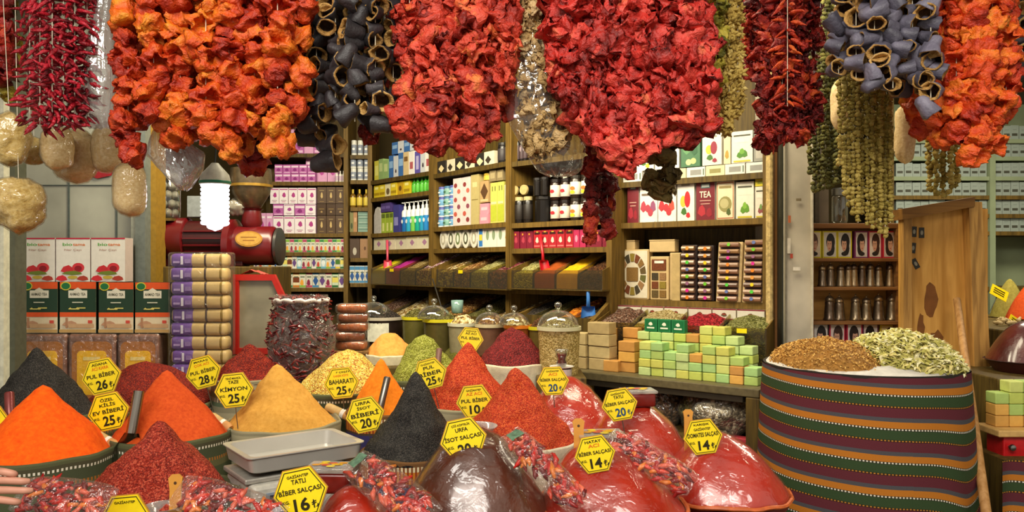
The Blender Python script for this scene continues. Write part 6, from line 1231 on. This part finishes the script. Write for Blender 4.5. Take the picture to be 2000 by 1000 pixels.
# purple labelled stack
for k in range(11):
    w, h = 112*sl, 27*sl; z0_ = zl+k*h; m = MB(); T = None; t = thing('wrapped_bar', 'purple labelled wrapped bar, %s of tall stack beside the tea boxes' % ('bottom' if k == 0 else 'top' if k == 10 else ORD[k]+' from bottom'), 'wrapped bar', (X(386, dl)+rv(-.006, .006), dl+rv(0, .01), z0_), rv(-.03, .03), 'purple labelled bars')
    m.rbox(-w/2, w/2, 0, .08, .001, h-.001, h*.3, M('#c2a66e', .5, .4, var=.2, vsc=14), None, 3); m.rbox(w*.06, w*.2, -.0015, .081, .0005, h-.0005, h*.3, M('#4a3a34', .5), None, 3); m.rbox(w*.32, w*.48, -.001, .081, .0015, h-.0012, h*.3, M('#8a7030', .5), None, 3); part('bar', m.mesh('bar', 40), t)
    m = MB(); m.rbox(-w*.49, -w*.06, -.002, .081, .0, h, h*.3, M('#6a4a90', .4, .4, var=.1), None, 3); m.box(-w*.29, -w*.25, -.0035, -.002, h*.2, h*.8, M('#d8d4e0')); m.box(-w*.42, -w*.31, -.0035, -.002, h*.3, h*.45, M('#a890c0')); m.box(-w*.22, -w*.12, -.0035, -.002, h*.3, h*.6, M('#8a70a8')); part('purple_label', m.mesh('purple_label', 40), t)
top('film_cover', MB().rbox(X(329, dl), X(447, dl), dl-.012, dl+.095, zl, zl+11*27*sl+.006, .012, film('stack_film', '#ffffff', .03, .4, 22, .12, 1.0, .15), None, 3).mesh('film_cover', 40), 'clear shrink film around the tall purple labelled stack', 'plastic film')
# ---- red grinder
dg = 4.05; sg = dg/F; zs0 = Z(520, dg); RD_ = M('#5c0e12', .3, .6, var=.08, vsc=8); RDK = M('#3a0c0c', .4, .5)
top('machine_stand', MB().rbox(X(300, dg), X(548, dg), dg-.13, dg+.2, 0, zs0-.001, .006, WD), 'dark wooden stand under the red grinder', 'stand')
gr = thing('spice_grinder', 'dark red electric spice grinder with steel hopper', 'grinder', (X(430, dg), dg, zs0)); gx = lambda u: X(u, dg)-X(430, dg); gz = lambda v: Z(v, dg)-zs0
AX = Matrix.Rotation(PI/2, 4, 'Y')
def cyl(pr, cu, cv, mat, nm, seg=32): # profile along +x (u in px, r in px)
    m = MB(); m.lathe([(r*sg, gx(u)) for u, r in pr], mat, Matrix.Translation((0, 0, gz(cv))) @ AX, seg); part(nm, m.mesh(nm, 40), gr)
cyl([(309, 34), (312, 40), (368, 42), (371, 38)], 0, 467, RD_, 'motor_cover')
cyl([(371, 36), (448, 36)], 0, 467, RDK, 'motor_body')
for k in range(9): a = PI*(.5+k/8); m = MB(); part('cooling_fin', MB().box(gx(373), gx(446), -.002, .002, 0, .012, RD_), gr, (0, 37*sg*math.cos(a)*1.0, gz(467)+37*sg*math.sin(a+PI)*-1 if False else gz(467)+36*sg*math.cos(PI*k/8)), rot=None) if False else None
for k in range(11):
    a = math.radians(70+k*20); m = MB(); m.box(gx(373), gx(446), -.003, .003, 34*sg, 41*sg, RD_, Matrix.Translation((0, 0, gz(467))) @ Matrix.Rotation(a, 4, 'X')); part('cooling_fin', m, gr)
cyl([(446, 40), (450, 52), (462, 52), (466, 40)], 0, 480, RD_, 'flange')
cyl([(466, 38), (535, 38), (540, 34)], 0, 480, RD_, 'gearbox')
cyl([(539, 30), (543, 37), (548, 37), (550, 28)], 0, 482, M('#4a4844', .35, .5, .6), 'nose_ring')
m = MB(); m.prism([(26*sg*math.cos(2*PI*k/24), 15*sg*math.sin(2*PI*k/24)) for k in range(24)], -.003, .0, M('#c8923a', .3, .6, .4)); m.prism([(23*sg*math.cos(2*PI*k/24), 12.5*sg*math.sin(2*PI*k/24)) for k in range(24)], -.0045, -.003, M('#d8a850', .35, .6, .4)); m.flat([(-15*sg, 2*sg), (15*sg, 2*sg), (15*sg, 4*sg), (-15*sg, 4*sg)], -.0047, M('#8a5a24')); m.flat([(-11*sg, -4*sg), (11*sg, -4*sg), (11*sg, -2*sg), (-11*sg, -2*sg)], -.0047, M('#8a5a24'))
part('name_plate', m, gr, (gx(500), -40.5*sg, gz(468)))
m = MB(); m.lathe([(14*sg, gz(446)), (20*sg, gz(436)), (17*sg, gz(412)), (22*sg, gz(408))], RD_, Matrix.Translation((gx(492), 0, 0)), 24); part('neck', m.mesh('neck', 40), gr)
m = MB(); m.lathe([(10*sg, gz(412)), (20*sg, gz(404)), (36*sg, gz(378)), (40*sg, gz(352)), (38*sg, gz(330)), (36*sg, gz(330)), (37*sg, gz(352))], M('#7a6a52', .3, .6, .8, .2), Matrix.Translation((gx(490), 0, 0)), 28); part('hopper', m.mesh('hopper', 40), gr)
m = MB(); m.lathe([(37*sg, gz(366)), (41.5*sg, gz(366)), (41.5*sg, gz(361)), (37*sg, gz(361))], M('#b08a3a', .3, .6, .7), Matrix.Translation((gx(490), 0, 0)), 28); part('brass_band', m.mesh('brass_band', 40), gr)
for u in (335, 470): part('foot', MB().rbox(gx(u)-.03, gx(u)+.03, -.06, .06, 0, gz(500), .005, RDK), gr)
top('switch_box', MB().rbox(X(371, dg), X(408, dg), dg-.04, dg+.04, Z(425, dg), Z(384, dg), .004, M('#7e8484', .5, .4)), 'grey switch box on top of the red motor', 'box')
nj = thing('nut_jar', 'clear jar of round grey nuts left of the spiral lamp', 'jar', P(322, 428, dg)); m = MB(); m.lathe([(26*sg, 0), (29*sg, .01), (29*sg, 92*sg), (24*sg, 100*sg)], GLS, seg=24); part('glass', m.mesh('glass', True), nj)
bm_ = MB(); bm_.lathe([(.001, -.0), (9.5*sg*.7, -9.5*sg*.7+.02*0), (9.5*sg, 0), (9.5*sg*.7, 9.5*sg*.7), (.001, 9.5*sg)], M('#8f8a80', .5, .5), seg=10); NB = bm_.mesh('round_nut', True)
for r in range(5):
    for k in range(7): a = 2*PI*(k+.5*(r % 2))/7; part('round_nut', NB, nj, (19*sg*math.cos(a), 19*sg*math.sin(a), 11*sg+r*17.5*sg))
top('jar_bracket', MB().box(X(292, dg), X(352, dg), dg-.1, dg+.1, Z(428, dg)-.014, Z(428, dg)-.0005, WD), 'little shelf board under the nut jar', 'shelf board')
blob('crinkled_bag', P(462, 404, dg-.02), .05, .04, .04, M('#9a9488', .3, .5), 'small crinkled clear bag between lamp and hopper', 'bag', 6, .3, None, CL)
# red glazed cabinet
dc = 3.78; sc_ = dc/F; zc0 = Z(692, dc)
cb = thing('red_cabinet', 'red framed box with smoky glass front beside the chili bag', 'cabinet', (X(503, dc), dc, zc0)); FRM = M('#b01e14', .4, .5, var=.08); w = 96*sc_; h = 156*sc_
q = lambda a, b: (a*w/2, b*h)
def fpoly(m, pl, y0, y1, mt): m.prism(pl, y0, y1, mt)
m = MB(); fpoly(m, [(-w/2, 0), (-w/2+.028, 0), (-w/2+.028, h), (-w/2, h)], 0, .03, FRM); fpoly(m, [(-w/2, h-.03), (w*.34, h-.03), (w*.32, h), (-w/2, h)], -.001, .03, FRM); fpoly(m, [(w/2-.02, 0), (w/2, 0), (w/2+.012, h*.72), (w*.34, h), (w*.27, h-.02), (w/2-.012, h*.7)], -.0005, .03, FRM); fpoly(m, [(-w/2, 0), (w/2, 0), (w/2, .03), (-w/2, .03)], -.001, .03, FRM); part('red_frame', m, cb)
part('glass_pane', MB().add([(-w/2+.02, .012, .02), (w/2-.01, .012, .02), (w/2-.005, .012, h*.72), (w*.3, .012, h-.015), (-w/2+.02, .012, h-.015)], [(0, 1, 2, 3, 4)], M('#8a8470', .15, .6, var=.3, vsc=6)), cb, label='smoky glass pane')
part('cabinet_body', MB().box(-w/2, w*.45, .0305, .18, 0, h*.7, RDK), cb)
top('pink_cloth', MB().grid(lambda a, t: Vector((X(470, dc)+a*40*sc_, dc+.0+t*.12, zc0+h+.002+.022*(1-abs(2*a-1))*(1-t*.3)+.006*noise.noise(Vector((a*4, t*4, 2))))), 14, 8, M('#d8584e', .7, .2)).mesh('pink_cloth', True), 'folded coral pink cloth on top of the red framed box', 'cloth')
# chili sack and packs behind the cumin cone
dk_ = 3.72; top('counter', MB().rbox(X(448, dk_), X(690, dk_), dk_-.02, dk_+.3, 0, Z(693, dc)-.001, .006, WD), 'dark counter under the red framed box and packs', 'counter')
top('counter', MB().rbox(-1.02, X(668, 3.6), 3.53, 3.695, 0, Z(745, 3.6), .006, WD), 'dark block under the clear chili sack', 'counter')
cs = thing('chili_sack', 'tall clear sack full of dark red dried chilies', 'sack', (X(588, 3.6), 3.6, Z(745, 3.6))); ss = 3.6/F; H_ = 160*ss
def csf(a, t, g=1.0):
    th = 2*PI*a; z = t; r = (56+12*math.sin(PI*min(1, z*1.15))-4*z)*ss*(.95 if z > .97 else 1); k = g*(1+.05*noise.noise(Vector((math.cos(th)*2, math.sin(th)*2, z*4))))
    return Vector((r*k*math.cos(th), r*k*math.sin(th)*.62, H_*z))
fl = MB(); RC_ = [M(c, .35, .5, var=.2) for c in ('#4a0c12', '#6a1418', '#3a0a0e', '#80241a')]
for i in range(620):
    p = csf(R.random(), rv(.02, 1.0), rv(.86, .94)); d_ = Vector((rv(-1, 1), rv(-.5, .5), rv(-.8, .8))).normalized()*.028; c_ = Vector((rv(-1, 1), rv(-1, 0), rv(-1, 1)))*.008; fl.tube([p-d_, p+c_, p+d_], [.004, .0065, .0015], RC_[i % 4], 5)
for i in range(160):
    a, r = rv(0, 6.28), rv(0, 52)*ss; p = Vector((r*math.cos(a), r*.6*math.sin(a), H_+rv(-.01, .012))); d_ = Vector((rv(-1, 1), rv(-1, 1), rv(-.3, .5))).normalized()*.026; fl.tube([p-d_, p, p+d_], [.004, .0065, .0015], RC_[i % 4], 5)
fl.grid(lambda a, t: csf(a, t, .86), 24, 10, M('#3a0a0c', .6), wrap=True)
part('dried_chilies', fl.mesh('dried_chilies', True), cs, kind='stuff')
g = MB(); g.grid(lambda a, t: csf(a, t*1.06, 1.0 if t < .9 else 1.06), 40, 22, film('sack_film', '#fff6f4', .13, .7, 30, .12, 1.0, .3), wrap=True); part('film', g.mesh('film', True), cs)
part('rolled_rim', MB().tube([csf(k/40, .99, 1.04)+Vector((0, 0, .004*math.sin(k*1.9))) for k in range(41)], [.010+.002*math.sin(k*2.3) for k in range(41)], M('#d8d0cc', .4, .4, var=.15), 8).mesh('rolled_rim', True), cs, label='white rolled rim')
zp = Z(693, dc)
top('wicker_tray', MB().rbox(X(655, 3.8), X(722, 3.8)-.0, 3.76, 3.9, zp, zp+.02, .006, M('#7a5a34', .8, .2, var=.35, vsc=90, bump=.8)), 'small wicker tray under the orange brown packs', 'tray')
for k in range(5):
    m = MB(); w_ = 62*3.82/F; h_ = 18*3.82/F; t = thing('spice_packet', 'orange brown clear packet, %s of five on wicker tray' % ('bottom', 'second from bottom', 'middle', 'fourth from bottom', 'top')[k], 'packet', (X(687+rv(-4, 4), 3.82), 3.82, zp+.021+k*h_), rv(-.15, .15), 'orange brown packets')
    m.rbox(-w_/2*.9, w_/2*.9, -.04, .05, .001, h_-.002, h_*.35, [M('#a8582a', .5, .4, var=.3), M('#8a4420', .5, .4, var=.3)][k % 2], None, 3); part('filling', m.mesh('filling', 40), t)
    m = MB(); m.rbox(-w_/2, w_/2, -.044, .054, 0, h_, h_*.3, CL, None, 3); part('film', m.mesh('film', 40), t)
# ------------------------------------------------------------------ front row odds and ends
top('front_ledge', MB().rbox(-1.75, .62, 1.5, 1.70, 0, .80, .006, WD), 'wooden front ledge below the chili packs', 'ledge')
def pack(u0, v0, u1, v1, wd, d0, d1, label, seed, cols=('#b81e14', '#8a1210', '#c83a1e', '#d87a2a', '#6a0c0e', '#b01a18', '#d8644a'), thick=.022, white=True):
    a, b = P(u0, v0, d0), P(u1, v1, d1); ax = (b-a); L = ax.length; ax.normalize(); up = Vector((0, -.75, .66)); zx = ax.cross(up).normalized(); up = zx.cross(ax).normalized()
    M4 = Matrix((( ax.x, zx.x, up.x, (a.x+b.x)/2), (ax.y, zx.y, up.y, (a.y+b.y)/2), (ax.z, zx.z, up.z, (a.z+b.z)/2), (0, 0, 0, 1)))
    t = thing('chili_packet', label, 'chili packet', (0, 0, 0)); t.matrix_world = M4; W = wd*(d0+d1)/2/F; q = random.Random(seed)
    m = MB(); ms = [M(c, .35, .5, var=.2) for c in cols]
    for i in range(80):
        x, y = q.uniform(-.42, .46)*L, q.uniform(-.4, .4)*W; k = max(0, 1-(x/L*1.9)**2)*max(0, 1-(y/W*2.1)**2); z = q.uniform(-.5, .9)*thick*k
        d_ = Vector((q.uniform(-1, 1), q.uniform(-.6, .6), q.uniform(-.15, .15))).normalized()*q.uniform(.014, .024); p = Vector((x, y, z)); m.tube([p-d_, p+Vector((0, q.uniform(-.006, .006), .003)), p+d_*.4, p+d_], [.004, .0075, .006, .0015], ms[i % len(ms)], 6)
    part('dried_chilies', m.mesh('dried_chilies', True), t, kind='stuff')
    g = MB()
    def f(s_):
        return lambda x, y: Vector(((x-.5)*L*1.08, (y-.5)*W*1.04*(1-.25*abs(2*x-1)**3), s_*(thick*1.15*max(0, 1-(2*x-1)**4)*max(0, 1-(2*y-1)**4)**.7+.001)+.004*noise.noise(Vector((x*9+seed, y*6, s_)))))
    fm = film('packet_film', '#fff8f6', .05, .5, 38, .1, 1.0, .1)
    g.grid(f(1), 30, 16, fm); g.grid(f(-1), 30, 16, fm); part('film', g.mesh('film', True), t)
    gm = MB(); gm.grid(lambda x, y: f(1)(.03+.12*x, .2+.5*y)+Vector((0, 0, .002)), 8, 8, M('#5a7a60', .4, .4, var=.4, vsc=80)); part('green_label', gm.mesh('green_label', True), t, label='green printed corner') if white else None
pack(692, 902, 836, 1010, 78, 1.98, 1.78, 'clear packet of red chilies leaning before the scale', 3)
pack(998, 850, 1130, 985, 62, 2.02, 1.83, 'clear packet of red chilies lying beside brown paste mound', 4)
pack(1192, 858, 1348, 945, 66, 2.14, 2.02, 'clear packet of red chilies between the two front red mounds', 5, white=False)
pack(352, 958, 540, 1018, 84, 1.86, 1.76, 'clear packet of red chilies at bottom edge below coarse red cone', 6, white=False)
pack(40, 965, 210, 985, 84, 1.92, 1.86, 'clear packet of red chilies at bottom left below orange cone', 7, white=False)
# steel tray on the scale
tr = thing('steel_tray', 'shallow steel weighing tray in front of the cumin cone', 'tray', (-.684, 2.41, .948), math.radians(37)); ST_ = M('#d0ccc2', .34, .5, .5, .06, 8)
m = MB(); w, dp, h = .365, .255, .046
o_ = [(x, y) for x, y in rrect(w, dp, .025, 5)]; i_ = [(x, y) for x, y in rrect(w-.03, dp-.03, .02, 5)]; n = len(o_)
rings = [[(x*.9, y*.9, .0) for x, y in o_], [(x*.94, y*.94, .004) for x, y in o_], [(x*.985, y*.985, h) for x, y in o_], [(x*1.02, y*1.02, h+.001) for x, y in o_], [(x*1.02, y*1.02, h+.004) for x, y in o_], [(x, y, h+.003) for x, y in i_], [(x*.96, y*.96, .006) for x, y in i_]]
m.add([p for r in rings for p in r], [(a*n+k, a*n+(k+1) % n, (a+1)*n+(k+1) % n, (a+1)*n+k) for a in range(len(rings)-1) for k in range(n)]+[tuple(range(n))[::-1], tuple((len(rings)-1)*n+k for k in range(n))], ST_); part('tray_body', m.mesh('tray_body', 40), tr)
sc2 = thing('weighing_scale', 'white electronic shop scale under the steel tray', 'scale', (-.70, 2.385, .80), math.radians(37))
part('scale_body', MB().rbox(-.15, .15, -.13, .11, 0, .118, .012, M('#b8b4a8', .4, .5)), sc2); part('platform', MB().rbox(-.16, .16, -.10, .11, .1185, .134, .004, M('#b4b0a6', .35, .5, .5)), sc2); part('tray_support', MB().box(-.1, .1, -.06, .06, .1345, .1475, M('#4a4844', .4)), sc2)
part('display_panel', MB().box(-.11, .06, -.134, -.1295, .03, .095, M('#8a94a0', .3, .5)).box(-.1, .0, -.136, -.134, .06, .088, M('#3a3a4a', .2)).box(-.1, .05, -.136, -.134, .036, .05, M('#d8d8dc')), sc2)
top('scale_stand', MB().rbox(-.80, -.56, 2.28, 2.455, .341, .799, .006, WD), 'wooden stand under the white shop scale', 'stand', (0, 0, 0))
# lidded tubs
def ltub(u, v, d, hw, hh, label, rz=0.0, body='#6e1a12'):
    s = d/F; w = hw*s; h = hh*s; t = thing('lidded_tub', label, 'tub', P(u, v, d), rz); m = MB(); m.rbox(-w*.9, w*.9, -w*.62, w*.62, 0, h*.8, w*.16, M(body, .25, .5), None, 3); part('tub_body', m.mesh('tub_body', 40), t)
    m = MB(); m.rbox(-w, w, -w*.72, w*.72, h*.81, h, h*.09, film('lid_plastic', '#f4f4f6', .25, .7, 10, .1, .4, .5), None, 2); part('lid', m.mesh('lid', 40), t)
    m = MB(); 
    for k in range(9): a = 2*PI*k/9; cx, cy = w*.62*math.cos(a)*(1 if k % 2 else .55), w*.42*math.sin(a)*(1 if k % 2 else .5); m.add([(cx+w*.2*math.cos(b*PI/4), cy+w*.15*math.sin(b*PI/4), h+.001+.0004*k) for b in range(8)], [tuple(range(8))], M(['#e0b01e', '#d8921e', '#c8503a', '#e0c83a'][k % 4], .4, .5))
    part('printed_label', m, t, label='yellow and orange fruit print')
ltub(646, 958, 2.06, 46, 50, 'small clear lidded tub with yellow print before the steel tray', -.05)
ltub(1246, 792, 2.58, 34, 32, 'small lidded tub with yellow print on the middle paste mound', .1)
ltub(1172, 872, 2.2, 46, 28, 'flat lidded tub with yellow print behind the HATAY tag', .1)
ltub(1076, 752, 2.93, 22, 18, 'little lidded tub peeking out behind rear mound tag', 0)
def bowl(u, v, d, hw, label, tint='#f0ecee'):
    s = d/F; r = hw*s; m = MB(); m.lathe([(r*.55, 0), (r*.6, .003), (r*.95, r*.62), (r*1.04, r*.64), (r*1.04, r*.68), (r*.95, r*.66), (r*.58, .008)], film('bowl_plastic', tint, .3, .8, 6, .12, .3, .5), seg=32)
    top('plastic_bowl', m.mesh('plastic_bowl', 50), label, 'bowl', P(u, v, d))
bowl(930, 858, 2.3, 40, 'clear plastic bowl behind the İSOT SALÇASI tag')
bowl(318, 1012, 2.0, 36, 'clear plastic bowl at bottom edge beside wooden spatula')
PW = M('#d09038', .55, .35, var=.15, vsc=15)
def spat(u, v0, v1, d, hw, tilt, label):
    s = d/F; h = (v1-v0)*s; t = thing('wooden_spatula', label, 'spatula', P(u, v1, d), rot=(-.15, tilt, 0)); w = hw*s
    m = MB(); m.prism([(-w, -.12), (w*.9, -.12), (w*.8, h*.5), (w, h-w*.5), (w*.5, h), (-w*.5, h), (-w, h-w*.5), (-w*.8, h*.5)], 0, .006, PW); part('blade', m, t)
    m = MB(); m.ell(0, h-w*1.2, w*.22, w*.22, -.0005, M('#4a2c12')); part('hole', m, t)
spat(342, 928, 990, 2.0, 14, -.06, 'orange wooden spatula standing before the coarse red cone')
spat(1131, 818, 862, 2.16, 12, -.02, 'wooden spatula tip left of the HATAY tag')
spat(1345, 800, 830, 2.28, 10, .0, 'wooden spatula tip above the DOMATES SALÇASI tag')
# scoop and rods stuck in the heaps
SM_ = M('#9a948c', .22, .5, 1.0, .08, 12)
q = P(258, 842, 2.5); t = thing('steel_scoop', 'steel scoop standing between red ochre and coarse red cones', 'scoop', q, rot=(-.2, .12, .2)); s = 2.5/F
m = MB(); m.tube([(0, 0, -4*s), (0, 0, 78*s)], [11*s, 10*s], SM_, 14); part('handle', m.mesh('handle', 40), t)
m = MB(); m.grid(lambda a, k: Vector(((26*s)*(.5+.5*min(1, k*2.2))*math.cos(PI+PI*a)*(1-.25*max(0, k-.6)), 22*s*(.5+.5*min(1, k*2))*-math.sin(PI*a)*-1, -4*s-62*s*k)), 18, 12, SM_); part('scoop_bowl', m.mesh('scoop_bowl', True), t)
def rod(u0, v0, u1, v1, d, r, c, label, name='steel_scoop', metal=.9):
    s = d/F; mb = MB(); mb.tube([P(u0, v0, d), P(u0, v0, d).lerp(P(u1, v1, d+.03), .96), P(u1, v1, d+.03)], [r*s, r*s, r*s*.8], M(c, .3, .5, metal, .1), 14); top(name, mb.mesh(name, 40), label, 'handle')
rod(20, 830, 18, 766, 2.55, 9, '#7a3430', 'dark red scoop handle standing in the black heap at left edge', 'metal_scoop', .3)
rod(742, 800, 757, 736, 2.82, 7, '#7a746c', 'grey steel handle stuck in the amber cone')
rod(855, 712, 858, 681, 3.46, 6, '#8a6a60', 'short handle standing in the green oregano heap', 'metal_scoop', .4)
def spoon(u0, v0, u1, v1, d, r, label):
    s = d/F; a, b = P(u0, v0, d), P(u1, v1, d-.03); t = thing('wooden_spoon', label, 'spoon', a); e = b-a; m = MB(); m.tube([(0, 0, 0), e*.1, e*.55], [r*s*.8, r*s, r*s], M('#b89a62', .6, .3, var=.15), 12); part('handle', m.mesh('handle', 40), t)
    m = MB(); m.tube([e*.552, e*.68], [r*s*1.06, r*s*1.06], M('#e0d8c8', .5), 12); part('white_band', m.mesh('white_band', 40), t); m = MB(); m.tube([e*.682, e*.85, e], [r*s, r*s*1.1, r*s*.8], M('#c08a50', .6, .3, var=.15), 12); part('spoon_end', m.mesh('spoon_end', 40), t)
spoon(186, 846, 228, 872, 2.56, 9, 'round banded handle lying right of the orange cone')
spoon(412, 812, 450, 838, 2.76, 9, 'round banded handle left of the cumin cone sack')
spoon(638, 794, 690, 818, 3.02, 9, 'round banded handle left of the BİBERİ 20 tag')
# ---- hand reaching in at the left edge
SKIN = M('#c98f78', .5, .4, var=.08, vsc=30)
def hand():
    vs_, es, rd = [], [], []
    def add(p, r, par=None):
        vs_.append(p); rd.append(r); i = len(vs_)-1
        if par is not None: es.append((par, i))
        return i
    y = 1.74; W_ = lambda u, v, dy=0: tuple(P(u, v, y+dy))
    el = add((-1.72, 1.55, .98), (.045, .045)); m1 = add((-1.52, 1.63, 1.01), (.04, .038), el); wr = add(W_(-150, 962), (.024, .030), m1); pa = add(W_(-95, 953), (.022, .042), wr); pb = add(W_(-62, 950), (.020, .044), pa)
    for (kv, mu, mv, tu, tv) in ((918, 6, 922, 34, 928), (938, 16, 940, 60, 940), (957, 20, 959, 66, 958), (975, 8, 978, 42, 982)):
        k = add(W_(-34, kv), (.0105, .0105), pb); a = add(W_(mu-8, mv-2, -.012), (.0092, .0092), k); b_ = add(W_((mu+tu)/2+6, (mv+tv)/2, -.01), (.0085, .0085), a); add(W_(tu, tv, .002), (.0068, .0068), b_)
    k = add(W_(-70, 915, -.02), (.013, .013), pa); a = add(W_(-40, 897, -.035), (.0105, .0105), k); add(W_(-12, 896, -.04), (.0085, .0085), a)
    me = bpy.data.meshes.new('hand'); me.from_pydata(vs_, es, []); o = bpy.data.objects.new('hand', me); COL.objects.link(o)
    sk = o.modifiers.new('s', 'SKIN'); sb = o.modifiers.new('d', 'SUBSURF'); sb.levels = sb.render_levels = 2; sk.use_smooth_shade = True
    for i, r in enumerate(rd): me.skin_vertices[0].data[i].radius = r; me.skin_vertices[0].data[i].use_root = (i == 4)
    bpy.context.view_layer.update(); m2 = bpy.data.meshes.new_from_object(o.evaluated_get(bpy.context.evaluated_depsgraph_get())); bpy.data.objects.remove(o)
    m2.materials.clear(); m2.materials.append(SKIN); m2.polygons.foreach_set('use_smooth', [True]*len(m2.polygons)); m2.name = 'person'
    t = top('person', m2, 'hand of a person reaching in with spread fingers below the orange cone', 'person')
    sl_ = MB(); sl_.tube([(-1.80, 1.52, .97), (-1.62, 1.59, .995), (-1.47, 1.65, 1.015)], [.062, .058, .052], M('#3a3c48', .85, .15, bump=.3), 20); part('sleeve', sl_.mesh('sleeve', True), t)
hand()

# small things between the mounds and on the panel
for i, (u, v, d) in enumerate(((1308, 938, 2.16), (1322, 948, 2.14), (1334, 934, 2.17), (1316, 958, 2.12))):
    top('ginger_root', root(u, v, d, .62, 30+i), 'knobbly pale ginger root, %s of four between the front red mounds' % nth(i, 4), 'ginger', P(u, v, d), rv(0, 6), 'ginger roots between red mounds')
top('red_paper', MB().prism([(-.06, -.02), (-.02, -.035), (.05, -.02), (.065, .02), (0, .03), (-.055, .015)], 0, .003, M('#8a1a22', .6, .3)), 'crumpled dark red paper stuck on the grey panel behind luffas', 'paper', (X(198, 3.84), 3.838, Z(335, 3.84)))
